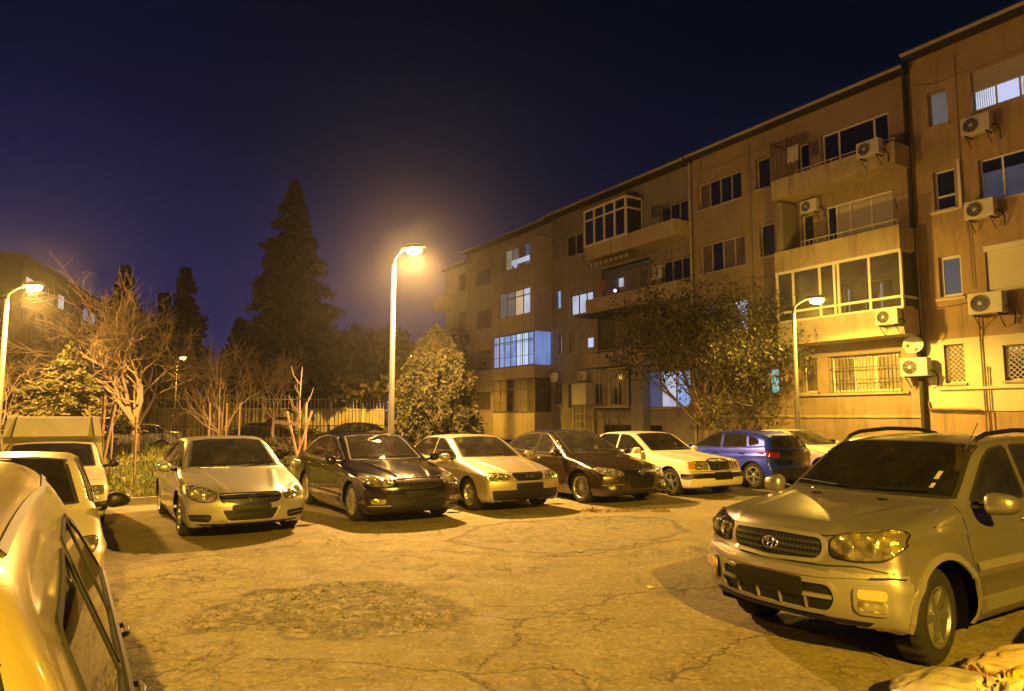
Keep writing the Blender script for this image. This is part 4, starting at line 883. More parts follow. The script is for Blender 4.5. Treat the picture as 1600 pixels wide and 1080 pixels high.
    k = panel_obj(s, r, 'lower_intake', BLACK, rnd_poly([(-.47, .60), (-.50, .50), (-.44, .41), (.44, .41), (.50, .50), (.47, .60)]), 'front', .006, .01)
    mb = MB(); s.strip(mb, ring(rnd_poly([(-.47, .60), (-.50, .50), (-.44, .41), (.44, .41), (.50, .50), (.47, .60)]), .008), 'front', .022, .028, True); s.strip(mb, [(-.48, .515), (.48, .515)], 'front', .026, .030); mb.build('intake_bar', bump, k)
    mb = MB()
    for y in (-.30, -.1, .1, .30): s.strip(mb, [(y, .42), (y, .50)], 'front', .012, .026)
    mb.build('intake_rib', bump, k)
    mb = MB(); s.strip(mb, [(-.84, .685), (-.6, .672), (-.4, .655), (.4, .655), (.6, .672), (.84, .685)], 'front', .03, .012); mb.build('bumper_ridge', bump, bo)
    for sg in (1, -1):
        P = rr(.625, .445, .795, .60, .035); P = P if sg > 0 else mir(P); h = panel_obj(s, r, 'fog_lamp_housing', bump, ring(P, .02), 'front', .026, .012)
        panel_obj(s, r, 'indicator_lamp', mat('pale_amber_lens', (.72, .50, .22), .15, .2, coat=1), rr(.63, .53, .79, .595, .02) if sg > 0 else mir(rr(.63, .53, .79, .595, .02)), 'front', .032, .01, parent=h); panel_obj(s, r, 'fog_lamp', REFL, rr(.63, .45, .79, .522, .02) if sg > 0 else mir(rr(.63, .45, .79, .522, .02)), 'front', .032, .01, parent=h)
    mb = MB(); s.strip(mb, [(.70, .668), (.80, .675), (.86, .672)], 'front', .006, .038); mb.build('bumper_scratch', BLACK, bo)
    mb = MB(); s.panel(mb, quad([(-.66, .335), (.66, .335), (.70, .365), (-.70, .365)], 8), 'front', .010, .03); mb.build('skid_plate', BLACK, r)
    o = MB().box((1.3, -.5, .24), (1.80, .5, .36), bev=.04).build('engine_undertray', UNDER, r)
    k = panel_obj(s, r, 'plate_holder', PLATE, rr(-.29, .50, .29, .625, .02), 'front', .045, .03)
    # arch mouldings and sill cladding
    mb = MB()
    for h in ('side_l', 'side_r'):
        for wx in (s.xf, s.xr):
            pts = [(wx+(s.Ra+.028)*math.cos(a), s.Rw+(s.Ra+.028)*math.sin(a)) for a in np.linspace(R(-12), R(192), 26)]; s.strip(mb, pts, h, .05, .012)
        s.strip(mb, [(.86, .37), (-.75, .37)], h, .11, .012)
    mb.build('wheel_arch_moulding', bump, r)
    mb = MB()
    for h in ('side_l', 'side_r'): s.strip(mb, [(.84, .66), (-.76, .66)], h, .06, .014)
    mb.build('door_moulding', bump, r)
    seams(s, r, [('side', [(.82, .44), (.87, .6), (.88, .9), (.86, 1.10)], .009), ('side', [(-.28, .40), (-.29, 1.10)], .009), ('side', [(-1.08, 1.10), (-1.02, .92), (-.80, .75), (-.76, .44)], .009),
        ('front', [(-.83, .985), (-.62, .965), (-.41, .925), (0, .93), (.41, .925), (.62, .965), (.83, .985)], .010), ('front', [(-.86, .70), (-.60, .735), (-.42, .72), (.42, .72), (.60, .735), (.86, .70)], .012)])
    for sg in (1, -1):      # roof rails
        zt = lambda x: float(s.proj([(x, .60)], 'top')[0, 2]); mb = MB(); xs = [.16, .05, -.1, -.6, -1.2, -1.55, -1.7]; hs = [.0, .045, .065, .07, .065, .045, .0]
        mb.tube([(x, sg*.585, zt(x)+h_) for x, h_ in zip(xs, hs)], [.014, .02, .021, .021, .021, .02, .014], 8); mb.build('roof_rail', BLACK, r, smooth=True)
    mb = MB().tube([(.30, .60, 1.52), (.12, .63, 1.74)], [.006, .003], 5); mb.build('aerial', BLACK, r)
    mb = MB()
    for y in (-.30, .30): P = s.proj([(1.05, y)], 'top', .004)[0]; mb.box(P-(.02, .035, .006), P+(.02, .035, .010), bev=.005)
    mb.build('washer_jet', BLACK, r)
    mirrors(s, r, .66, 1.10, pm, sz=(.11, .22, .165), yo=.02); handles(s, r, (-.08, -.90), .95, pm)
    wiper(s, r, [((.18, 1.165), (.55, 1.175), (.0, 1.17), (.55, 1.20)), ((-.2, 1.165), (-.1, 1.175), (-.1, 1.17), (-.66, 1.19))])
    mb = MB(); P = s.proj(quad([(.50, 1.28), (.535, 1.28), (.535, 1.34), (.50, 1.34)], 1), 'front', .004); mb.add(P, [(0, 1, 2, 3)]); P = s.proj(quad([(.51, 1.215), (.54, 1.215), (.54, 1.25), (.51, 1.25)], 1), 'front', .004); mb.add(P, [(0, 1, 2, 3)]); mb.build('windscreen_sticker', mat('sticker', (.35, .35, .32), .6), r)
    mb = MB().tube([(.34, 0, 1.50), (.40, 0, 1.42)], .012, 6).box((.37, -.13, 1.37), (.40, .13, 1.44), bev=.012); mb.build('rear_view_mirror', BLACK, r)
    tag(r, 'dusty silver-grey off-road car with roof rails, nearest the camera on the right', 'suv'); return r, s
def estate():
    pm = paint('paint_estate', (.56, .47, .18), .3, .28, .15)
    s = Car(L=4.40, W=1.76, Rw=.32, Ra=.362, xf=1.35, xr=-1.3, tw=.205, rim=.21, spokes=5, wstyle='mid', x_cowl=1.0, x_rear=-1.9, x_seat=-.2, bf=.34, br=.14, cell=.036,
        sil=[(2.1, .20), (2.17, .28), (2.2, .45), (2.18, .62), (2.1, .75), (1.9, .84), (1.5, .93), (1.12, 1.0), (1.0, 1.05), (.75, 1.26), (.40, 1.50), (.18, 1.59), (-.2, 1.645), (-.9, 1.66), (-1.5, 1.64), (-1.95, 1.60), (-2.06, 1.53), (-2.12, 1.25), (-2.16, .98), (-2.18, .7), (-2.21, .5), (-2.18, .3), (-2.08, .2), (-1, .17), (1, .17)],
        belt=[(-2.2, 1.0), (1.0, .96), (1.4, 1.0), (2.3, 1.0)], tumble=.46, creases=[(lambda x: .80, .014, .03)])
    win = [rnd_poly(apil([(.92, 1.03), (.50, 1.27), (.05, 1.38), (-.12, 1.39), (-.14, 1.02)], .16)), rnd_poly([(-.22, 1.02), (-.20, 1.395), (-.86, 1.40), (-.94, 1.03)]), rnd_poly([(-1.04, 1.03), (-1.0, 1.40), (-1.76, 1.36), (-1.88, 1.10)])]
    ws = quad([(-.68, 1.05), (.68, 1.05), (.55, 1.52), (.3, 1.55), (-.3, 1.55), (-.55, 1.52)]); rw = quad([(-.62, 1.04), (.62, 1.04), (.50, 1.50), (-.50, 1.50)])
    r = empty('estate_car'); dress(s, r, pm, win, ws, rw, gm=GLASSD)
    headlight(s, r, rnd_poly([(.42, .62), (.44, .72), (.70, .77), (.82, .76), (.82, .68), (.70, .62)])); panel_obj(s, r, 'grille', BLACK, rr(-.38, .60, .38, .70), 'front')
    for sg in (1, -1):
        P = rnd_poly([(.62, .72), (.62, 1.02), (.74, 1.04), (.78, .74)]); P = P if sg > 0 else mir(P); panel_obj(s, r, 'tail_lamp', LAMP_RED, P, 'rear', .01)
    mb = MB()
    for h in ('side_l', 'side_r'): s.strip(mb, [(1.0, .985), (-1.9, 1.0)], h, .03, .012); s.strip(mb, [(1.0, .55), (-.92, .55)], h, .09, .018)
    mb.build('door_moulding', BLACK, r)
    mb = MB()
    for sg in (1, -1): s.strip(mb, [(.10, sg*.545), (-.6, sg*.56), (-1.85, sg*.53)], 'top', .022, .006)
    mb.build('roof_channel', BLACK, r)
    mb = MB(); s.strip(mb, [(.05, -.5), (.07, 0), (.05, .5)], 'top', .012, .004); mb.build('roof_seam', BLACK, r)
    mb = MB(); P = s.proj([(-1.0, -.2)], 'top')[0]; mb.box(P-(.05, .03, .01), P+(.05, .03, .02), bev=.01); mb.tube([P, P+np.array((-.12, 0, .16))], .004, 5); mb.build('roof_aerial', BLACK, r)
    seams(s, r, [('side', [(.90, .30), (.94, .5), (.92, .8), (.90, 1.02)], .008), ('side', [(-.18, .28), (-.18, 1.02)], .008), ('side', [(-.98, 1.02), (-.98, .8), (-.90, .62), (-.86, .30)], .008)])
    mb = MB()
    for h in ('side_l', 'side_r'):
        for x in np.arange(-.85, .86, .045): s.strip(mb, [(x, .64), (x+.02, .76)], h, .018, .016)
    mb.build('ribbed_guard', mat('rib_metal', (.30, .28, .22), .35, .5), r)
    handles(s, r, (.0, -.80), .88, BLACK)
    tag(r, 'yellowish estate car cut off by the left edge, nearest the camera on the left', 'car', 'vehicles parked along the left side'); return r, s
def hatch_white():
    r, s = hatch_blue((.68, .63, .42), 'paint_white_old', .042, False); r.name = 'hatchback'
    for c in list(r.children):
        if c.name.startswith('wing_mirror'): c.data.materials.clear(); c.data.materials.append(BLACK)
    tag(r, 'white hatchback with black wing mirrors, between the yellowish estate car and the box van', 'car', 'vehicles parked along the left side'); return r, s
def box_van():
    pm = paint('paint_van', (.60, .57, .48), .0, .40, .35)
    s = Car(L=4.1, W=1.60, Rw=.30, Ra=.34, xf=1.33, xr=-1.25, tw=.18, rim=.18, spokes=8, wstyle='mid', x_cowl=.80, x_rear=-.4, x_seat=-.1, bf=.16, br=.05, tf=.04, tr=.01, cell=.045,
        sil=[(1.94, .22), (2.0, .30), (2.04, .45), (2.03, .60), (1.98, .72), (1.9, .80), (1.5, .87), (1.0, .93), (.84, .97), (.60, 1.12), (.32, 1.29), (.18, 1.345), (0, 1.37), (-.30, 1.37), (-.36, 1.2), (-.38, .95), (-1.9, .95), (-2.0, .9), (-2.04, .7), (-2.04, .45), (-2.0, .28), (-1.9, .22), (-1, .18), (1, .18)],
        belt=[(-2.2, .96), (1.0, .93), (1.4, .96), (2.3, .96)], tumble=.28)
    win = [rnd_poly(apil([(.74, .98), (.34, 1.22), (.14, 1.30), (-.14, 1.31), (-.16, .97)], .1))]
    ws = quad([(-.62, .97), (.62, .97), (.55, 1.30), (.3, 1.325), (-.3, 1.325), (-.55, 1.30)]); rw = quad([(-.5, 1.02), (.5, 1.02), (.46, 1.28), (-.46, 1.28)])
    s.zglass = .94; s.xin = -.1
    r = empty('box_van'); dress(s, r, pm, win, ws, rw, gm=GLASS)
    headlight(s, r, quad([(.44, .60), (.44, .72), (.72, .72), (.72, .60)], 3)); panel_obj(s, r, 'grille', BLACK, rr(-.40, .60, .40, .72), 'front')
    mb = MB(); s.strip(mb, [(-.78, .42), (.78, .42)], 'front', .14, .02); mb.build('front_bumper', BLACK, r)
    bx = MB(); z0, z1 = .93, 1.79; v = []; P = [(-2.03, z0), (-.33, z0), (-.30, 1.32), (.05, 1.45), (-.22, z1-.03), (-.30, z1), (-1.98, z1), (-2.03, z1-.05)]
    n = len(P)
    for sg in (1, -1): v += [(x, sg*(.78-.10*max(0, (z-1.0))/.8), z) for x, z in P]
    f = [tuple(range(n)), tuple(range(n, 2*n))[::-1]]+[(i, i+n, (i+1) % n+n, (i+1) % n) for i in range(n)]
    o = bx.add(v, f).build('cargo_box', paint('paint_van_box', (.60, .56, .45), 0, .55, .7), r, fix=True)
    mb = MB()
    for y in (-.60, .60): mb.tube([(.06, y, 1.45), (-.235, y*.93, 1.765), (-1.9, y*.93, 1.80)], .014, 6)
    mb.build('box_seam', RUBBER, o)
    mirrors(s, r, .60, .96, BLACK, sz=(.08, .15, .13)); seams(s, r, [('side', [(.80, .30), (.80, .95)], .008), ('side', [(-.20, .28), (-.20, .96)], .008), ('front', [(-.74, .80), (.74, .80)], .008)])
    wiper(s, r, [((.2, .985), (.5, .985), (.0, .99), (.45, 1.0))])
    tag(r, 'dusty cream van with a tall cargo box rising behind its cab, beside the lawn', 'van', 'vehicles parked along the left side'); return r, s
def copy_tree(o, parent=None):
    c = o.copy(); COL.objects.link(c)
    if parent is not None: c.parent = parent
    for ch in list(o.children): copy_tree(ch, c)
    return c

REG = {}
for nm, fn, p, u, hd in (('opel', sedan_opel, 2.34, 13.25, 'near'), ('superb', sedan_superb, 5.05, 13.35, 'near'), ('audi', sedan_audi, 7.42, 13.45, 'near'), ('passat', sedan_passat, 9.97, 13.30, 'near'),
                       ('merc', sedan_merc, 12.42, 13.35, 'near'), ('suv', suv, 6.72, 3.66, 'left'), ('estate', estate, -.63, 3.55, 'far'), ('hw', hatch_white, -.57, 8.5, 'near'), ('van', box_van, -.22, 14.7, 'near')):
    if globals().get('ONLY') is not None: break
    r, s = fn(); place(r, p, u, hd); REG[nm] = r
if REG:
    r, s = hatch_blue(); place(r, 15.35, 13.2, 'far'); tag(r, 'bright blue hatchback seen from behind beside the cream old sedan', 'car', 'cars parked in the back row'); REG['blue'] = r
    def cp(src, p, u, hd, label, group, m_=None, nm=None):
        c = copy_tree(REG[src]); place(c, p, u, hd); c['label'] = label; c['group'] = group
        if m_:
            for ch in c.children:
                if ch.name.startswith('body') or ch.name.startswith('wing_mirror') or ch.name.startswith('door_handle'):
                    ch.data = ch.data.copy(); ch.data.materials[0] = m_
        return c
    cp('audi', 18.7, 13.6, 'near', 'pale car half hidden behind the blue hatchback and the off-road car', 'cars parked in the back row', paint('paint_white2', (.5, .47, .38), .2, .3))
    G2 = 'cars parked beyond the lawn fence'
    cp('audi', -1.0, 40.5, 'left', 'small light car far behind the bare tree on the left', G2)
    cp('opel', 2.4, 38.0, 'left', 'white car behind the low fence, left of the support stakes', G2, paint('paint_white3', (.7, .68, .6), 0, .3))
    cp('passat', 7.8, 37.6, 'left', 'dark car behind the low fence, just left of the staked sapling', G2)
    cp('superb', 12.6, 36.5, 'left', 'black car beyond the lawn, left of the tall lamp post', G2)

if REG:
    cp('passat', 7.32, .74, 'left', 'added dark sedan, unseen past the right edge of the view, shading the off-road car', 'cars parked on the right side')  # added out of view to shade the off-road car's side and the ground there
    REG['suv']['group'] = 'cars parked on the right side'
# ------------------------------------------------------------------ the apartment terrace
# local frame: x runs along the facade away from the camera, y points out to the car park, z up
FX, FY = 13.4, 23.0
PL_A = mat('render_plaster', (.27, .20, .135), .9, var=.22, vs_=.9, bump=.008, bs=25, dirt=.5, dirtc=(.15, .12, .09), streak=.55)
PL_B = mat('render_plaster_tan', (.34, .235, .14), .9, var=.2, vs_=.7, bump=.008, bs=25, dirt=.55, dirtc=(.17, .13, .09), seed=3, streak=.55)
PL_C = mat('render_plaster_grey', (.22, .19, .155), .92, var=.25, vs_=.8, bump=.008, bs=25, dirt=.55, dirtc=(.12, .10, .08), seed=5, streak=.55)
PL_D = mat('render_plaster_pale', (.34, .28, .21), .9, var=.16, vs_=.8, bump=.006, bs=25, dirt=.35, dirtc=(.2, .16, .12), seed=8, streak=.55)
PL_W = mat('render_white', (.58, .52, .40), .88, var=.12, vs_=.8, bump=.005, bs=25, dirt=.25, dirtc=(.3, .25, .17), seed=8)
PARA = mat('parapet_concrete', (.36, .29, .19), .9, var=.25, vs_=1.1, bump=.008, bs=20, dirt=.6, dirtc=(.17, .13, .08), streak=.6)
ROOFM = mat('roof_felt', (.035, .03, .028), .95, var=.4); SOFF = mat('eave_board', (.16, .12, .085), .9, var=.3, dirt=.4)
FRW = mat('frame_white', (.60, .57, .50), .5, var=.08); FRB = mat('frame_brown', (.16, .11, .07), .6, var=.2); FRG = mat('frame_weathered', (.36, .32, .25), .7, var=.2, dirt=.4)
IRON = mat('iron_dark', (.05, .045, .04), .7, var=.3); IRONW = mat('iron_pale', (.42, .38, .32), .6, var=.2)
PDARK = mat('pane_dark', (.012, .014, .016), .12, spec=.8); PBLIND = mat('pane_blind', (.42, .37, .28), .35, var=.12, vs_=2)
def curtain(name, c1, c2, sc=9, emis=0, rough=.4, ax='X'):
    if name in MATS: return MATS[name]
    m = D.materials.new(name); MATS[name] = m; t, b, o = nodes(m); tc = N(t, 'ShaderNodeTexCoord')
    w = N(t, 'ShaderNodeTexWave', Scale=sc, Distortion=2.5, Detail=2); w.bands_direction = ax; t.links.new(tc.outputs['Object'], w.inputs['Vector'])
    n = N(t, 'ShaderNodeTexNoise', Scale=1.3, Detail=3); t.links.new(tc.outputs['Object'], n.inputs['Vector'])
    a = N(t, 'ShaderNodeMath', operation='MULTIPLY'); t.links.new(w.outputs['Fac'], a.inputs[0]); t.links.new(n.outputs[0], a.inputs[1])
    a2 = N(t, 'ShaderNodeMapRange'); t.links.new(a.outputs[0], a2.inputs[0]); a2.inputs[1].default_value = .05; a2.inputs[2].default_value = .5
    mx = N(t, 'ShaderNodeMix', data_type='RGBA'); t.links.new(a2.outputs[0], mx.inputs['Factor']); mx.inputs[6].default_value = (*c1, 1); mx.inputs[7].default_value = (*c2, 1)
    if emis:
        b.inputs['Base Color'].default_value = (.05, .05, .05, 1); t.links.new(mx.outputs[2], b.inputs['Emission Color']); b.inputs['Emission Strength'].default_value = emis
    else: t.links.new(mx.outputs[2], b.inputs['Base Color'])
    b.inputs['Roughness'].default_value = rough; b.inputs['Coat Weight'].default_value = .5; return m
CURT = curtain('curtain_net', (.10, .08, .06), (.34, .28, .20)); CURT2 = curtain('curtain_brown', (.05, .04, .03), (.20, .15, .10), 6)
L_WHITE = curtain('lit_white', (.18, .20, .32), (.80, .84, 1.0), 5, 1.0); L_BLUE = curtain('lit_blue', (.05, .11, .42), (.42, .62, 1.0), 3.5, 1.0); L_BLUES = curtain('lit_blue_side', (.03, .07, .30), (.30, .50, 1.0), 3.5, .8, ax='Y'); L_WARM = curtain('lit_warm', (.30, .20, .10), (1.0, .78, .50), 8, .8)
L_TEAL = curtain('lit_teal', (.2, .5, .45), (.6, 1.0, .9), 6, .8); L_DIM = curtain('lit_dim', (.05, .06, .13), (.20, .24, .50), 10, .45); L_LACE = curtain('lit_lace', (.10, .09, .09), (.50, .45, .42), 30, .35)
def bld(name, x0, x1, z1, depth, wall_m, holes, base_z=-.3, oy=0.0, roofh=.9, eave=.45, **k):
    """wall front with real openings; holes = (xa, xb, za, zb)"""
    r = empty(name, (FX, FY, 0), R(90)+A32, **k); mb = MB()
    xs = sorted({x0, x1, *[h[0] for h in holes], *[h[1] for h in holes]}); zs = sorted({base_z, z1, *[h[2] for h in holes], *[h[3] for h in holes]})
    V = {}
    def vid(x, z):
        if (x, z) not in V: V[(x, z)] = len(mb.v); mb.v.append((x, oy, z))
        return V[(x, z)]
    for xa, xb in zip(xs[:-1], xs[1:]):
        for za, zb in zip(zs[:-1], zs[1:]):
            cx, cz = (xa+xb)/2, (za+zb)/2
            if any(h[0] < cx < h[1] and h[2] < cz < h[3] for h in holes): continue
            mb.f.append((vid(xb, za), vid(xa, za), vid(xa, zb), vid(xb, zb))); mb.mi.append(0)
    for a, b_, c, d in holes:      # reveals and a dark back
        y = oy-.30; v = [(a, oy, c), (b_, oy, c), (b_, oy, d), (a, oy, d), (a, y, c), (b_, y, c), (b_, y, d), (a, y, d)]
        mb.add(v, [(0, 1, 5, 4), (1, 2, 6, 5), (2, 3, 7, 6), (3, 0, 4, 7)][::1])
    y1 = oy-depth
    mb.add([(x0, oy, base_z), (x1, oy, base_z), (x1, y1, base_z), (x0, y1, base_z), (x0, oy, z1), (x1, oy, z1), (x1, y1, z1), (x0, y1, z1)], [(0, 3, 7, 4), (1, 5, 6, 2), (2, 6, 7, 3)])
    w = mb.build('wall', wall_m, r)
    mb = MB(); ym = (oy+y1)/2; e = eave; zt = z1+.0
    v = [(x0, oy+e, zt), (x1, oy+e, zt), (x1, oy+e, zt+.16), (x0, oy+e, zt+.16), (x0, ym, zt+roofh), (x1, ym, zt+roofh), (x0, y1, zt), (x1, y1, zt)]
    mb.add(v, [(0, 3, 2, 1), (3, 4, 5, 2), (4, 6, 7, 5), (0, 1, 7, 6)], 0); mb.add([v[0], v[3], v[4], v[6]], [(0, 1, 2, 3)]); mb.add([v[1], v[2], v[5], v[7]], [(3, 2, 1, 0)])
    rf = mb.build('roof', [ROOFM], r)
    MB().tube([(x0, oy+e+.05, zt+.10), (x1, oy+e+.05, zt+.10)], .065, 8).build('gutter', FRG, rf)
    return r
def window(r, a, b_, c, d, n=2, pane=PDARK, fr=FRW, y=0.0, fw=.06, sill=True, transom=0, lit=None, reveal=.14, dep=.05):
    """framed window filling the opening a..b, c..d; lit = {bay: material}; y = plane of the wall"""
    yy = y-reveal; mb = MB(); n = max(1, n); w = (b_-a)/n
    mb.box((a, yy-dep, c), (b_, yy, c+fw)).box((a, yy-dep, d-fw), (b_, yy, d))
    for i in range(n+1):
        x = a+w*i; h = fw if 0 < i < n else fw/2; x0, x1 = (a, a+fw) if i == 0 else ((b_-fw, b_) if i == n else (x-fw/2, x+fw/2)); mb.box((x0, yy-dep+.003, c+fw), (x1, yy+.003, d-fw))
    if transom: mb.box((a+fw, yy-dep+.006, d-transom-fw/2), (b_-fw, yy+.006, d-transom+fw/2))
    f = mb.build('window', fr, r)
    for i in range(n):
        x0, x1 = a+w*i+.01, a+w*(i+1)-.01; m_ = (lit or {}).get(i, pane)
        MB().box((x0, yy-dep*.6-.02, c+.01), (x1, yy-dep*.6, d-.01)).build('pane', m_, f)
    if sill: MB().box((a-.05, y+.002, c-.06), (b_+.05, y+.10, c-.005)).build('sill', FRG, f)
    return f
def grid_bars(r, a, b_, c, d, y, step=.13, m_=IRON, hz=(0, .5, 1), rad=.010, name='window_bars'):
    mb = MB(); n = max(2, int((b_-a)/step))
    for i in range(n+1): x = a+(b_-a)*i/n; mb.tube([(x, y, c), (x, y, d)], rad, 5)
    for t_ in hz: z = c+(d-c)*t_; mb.box((a, y-.008, z-.012), (b_, y+.012, z+.012))
    for x in (a, b_):
        for z in (c, d): mb.tube([(x, y, z), (x, y-.12, z)], rad, 5)
    return mb.build(name, m_, r)
def balcony(r, a, b_, zf, zp, out, y=0.0, m_=PARA, rail=.12, railm=IRONW, under=.16, railrange=None, sides=True):
    """slab + parapet (solid front and sides) + railing; zf floor underside, zp parapet top"""
    mb = MB(); t_ = .10; mb.box((a, y, zf), (b_, y+out, zf+under))
    mb.box((a, y+out-t_, zf+under), (b_, y+out, zp))
    if sides: mb.box((a, y, zf+under), (a+t_, y+out-t_, zp)); mb.box((b_-t_, y, zf+under), (b_, y+out-t_, zp))
    bal = mb.build('balcony', m_, r)
    if rail:
        ra, rb = railrange or (a+.04, b_-.04); mb = MB(); yy = y+out-t_/2; mb.tube([(ra, yy, zp+rail), (rb, yy, zp+rail)], .018, 6); n = int((rb-ra)/.16)
        for i in range(n+1):
            if (i//3) % 2 and i not in (0, n): continue
            x = ra+(rb-ra)*i/n; mb.tube([(x, yy, zp-.02), (x, yy, zp+rail)], .010, 5)
        mb.build('railing', railm, bal)
    return bal
# ---- building 1 : right-hand one (x < -0.15)
hA = [(-1.30, -.68, 11.25, 12.42), (-3.95, -2.02, 11.28, 12.60), (-1.36, -.72, 8.42, 9.74), (-3.95, -2.08, 8.35, 9.72), (-1.40, -.72, 5.58, 6.90), (-3.95, -2.10, 5.56, 6.95), (-1.34, -.74, 2.82, 4.05), (-3.95, -2.42, 2.84, 3.90),
      (-5.6, -4.9, 2.82, 4.05), (-5.6, -4.9, 5.58, 6.90), (-5.6, -4.9, 8.42, 9.74), (-5.6, -4.9, 11.25, 12.42)]
bA = bld('apartment_building', -9.0, -.16, 13.75, 11, PL_B, hA, label='tan apartment building with a pale painted ground floor, at the right edge', cat='building', group='joined apartment buildings')
window(bA, *hA[0], 1, L_LACE, FRG, sill=True); f = window(bA, *hA[1], 3, PBLIND, FRW, transom=.0)
for i in range(3): MB().box((-3.93+.65*i, -.150, 11.30), (-3.32+.65*i, -.140, 11.94)).build('lit_pane', L_WHITE if i != 1 else mat('lit_violet', (.1, .1, .1), emis=(.62, .66, 1.0), es=.9), f)
MB().box((-3.95, -.13, 11.95), (-2.02, -.09, 12.60)).build('shutter', PBLIND, f)
window(bA, *hA[2], 1, PDARK, FRW, transom=.85); window(bA, *hA[3], 3, curtain('curtain_printed', (.02, .03, .07), (.22, .26, .48), 14, .25), FRW)
MB().box((-3.93, -.15, 9.30), (-2.10, -.145, 9.68)).build('pane_top', PDARK, bA.children[-1])
window(bA, *hA[4], 1, mat('pane_bluish', (.05, .07, .10), .15, emis=(.07, .09, .16), es=.5), FRW, fw=.09); f = window(bA, *hA[5], 2, PBLIND, FRW); MB().box((-3.95, -.10, 5.62), (-2.12, -.06, 6.80)).build('shutter', mat('shutter_cream', (.55, .50, .38), .6), f); MB().box((-3.98, -.10, 6.80), (-2.08, .04, 6.97)).build('shutter_box', FRW, f)
def lattice(r, a, b_, c, d, y, m_=FRW, st=.15):
    mb = MB(); n = int((b_-a+d-c)/st)
    for i in range(n+1):
        t_ = i*st
        x0, z0 = (a+t_, c) if t_ < b_-a else (b_, c+t_-(b_-a)); x1, z1 = (a, c+t_) if t_ < d-c else (a+t_-(d-c), d); mb.tube([(x0, y, z0), (x1, y, z1)], .011, 4)
        x0, z0 = (b_-t_, c) if t_ < b_-a else (a, c+t_-(b_-a)); x1, z1 = (b_, c+t_) if t_ < d-c else (b_-t_+(d-c), d); mb.tube([(x0, y+.012, z0), (x1, y+.012, z1)], .011, 4)
    return mb.build('window_lattice', m_, r)
f = window(bA, *hA[6], 1, CURT2, FRW); lattice(f, -1.32, -.78, 2.88, 4.0, -.06); f = window(bA, *hA[7], 2, PDARK, FRW); lattice(f, -3.9, -2.46, 2.9, 3.86, -.06)
for i in range(8, 12): window(bA, *hA[i], 1, PDARK, FRW)
mb = MB()
for xa, xb, za, zb in ((-9, -5.6, 1.95, 4.22), (-4.9, -3.95, 1.95, 4.22), (-2.42, -1.34, 1.95, 4.22), (-.74, -.22, 1.95, 4.22)): mb.box((xa, .0, za), (xb, .035, zb))
for xa, xb, h in ((-5.6, -4.9, 0), (-3.95, -2.42, 7), (-1.34, -.74, 6)):
    z0, z1 = (hA[h][2], hA[h][3]) if h else (2.82, 4.05); mb.box((xa, 0, 1.95), (xb, .035, z0)); mb.box((xa, 0, z1), (xb, .035, 4.22))
mb.build('painted_render', PL_W, bA)
mb = MB().box((-4.2, .036, 2.62), (-.55, .11, 2.70)); mb.box((-1.5, .002, 5.46), (-.6, .07, 5.53)); mb.box((-1.5, .002, 8.32), (-.6, .07, 8.39)); mb.build('sill_ledge', PL_W, bA)
mb = MB().tube([(-1.85, .09, 5.1), (-1.87, .09, 1.2), (-1.87, .09, 0)], .022, 6).tube([(-.25, .09, 2.02), (-1.75, .11, 1.98)], .04, 8).tube([(-.25, .09, 2.02), (-.22, .09, 2.25)], .04, 8).tube([(-2.0, .09, 3.3), (-2.02, .09, 0)], .018, 6).tube([(-1.72, .08, 9.0), (-1.75, .08, 5.7)], .012, 5); mb.build('service_pipe', FRB, bA)
MB().box((-1.58, .0, 8.35), (-1.49, .08, 9.92)).build('cable_duct', FRW, bA)
# ---- building 2 : balconies on its right half (x -0.16 .. 9.72)
hB = [(.64, 3.21, 10.30, 12.36), (3.76, 4.24, 10.18, 12.33), (.66, 3.18, 7.45, 9.56), (3.70, 4.22, 7.35, 9.50), (.8, 1.9, 5.2, 6.55), (2.3, 2.7, 4.7, 6.5),
      (.70, 3.23, 2.65, 3.92), (3.81, 4.38, 2.68, 3.92), (7.0, 9.43, 10.98, 12.20), (6.92, 9.42, 8.08, 9.40), (6.88, 9.34, 5.34, 6.66), (5.55, 6.25, 11.05, 12.36), (5.45, 6.17, 8.22, 9.58), (5.6, 6.15, 5.45, 6.76), (5.50, 6.02, 2.66, 3.70), (6.9, 9.3, 2.66, 3.9)]
bB = bld('apartment_building', -.158, 9.72, 13.40, 11, PL_A, hB, label='brown apartment building with stacked balconies behind the right-hand lamp post', cat='building', group='joined apartment buildings')
def custom(r, a, b_, c, d, cuts, panes, fr=FRW, y=0, reveal=.10, fw=.07):
    mb = MB(); yy = y-reveal; mb.box((a, yy-.05, c), (b_, yy, c+fw)).box((a, yy-.05, d-fw), (b_, yy, d))
    for x in [a+fw/2]+cuts+[b_-fw/2]: mb.box((x-fw/2, yy-.047, c+fw), (x+fw/2, yy+.003, d-fw))
    f = mb.build('window', fr, r); e = [a]+cuts+[b_]
    for i, m_ in enumerate(panes): MB().box((e[i]+.01, yy-.05, c+.01), (e[i+1]-.01, yy-.03, d-.01)).build('pane', m_, f)
    return f
custom(bB, *hB[0], [1.20, 2.55], [PDARK]*3); window(bB, *hB[1], 1, PDARK, FRW); custom(bB, *hB[2], [1.45, 2.25, 2.78], [PBLIND, PBLIND, PBLIND, PDARK]); window(bB, *hB[3], 1, PDARK, FRW)
window(bB, *hB[4], 1, PDARK, FRW); window(bB, *hB[5], 1, PDARK, FRW)
f = custom(bB, *hB[6], [1.55, 2.35], [CURT, PBLIND, CURT]); grid_bars(f, .66, 3.27, 2.62, 3.95, .07, .125, IRON, (0, .33, .66, 1)); f = window(bB, *hB[7], 1, CURT2, FRW); grid_bars(f, 3.80, 4.40, 2.66, 3.94, .06, .11)
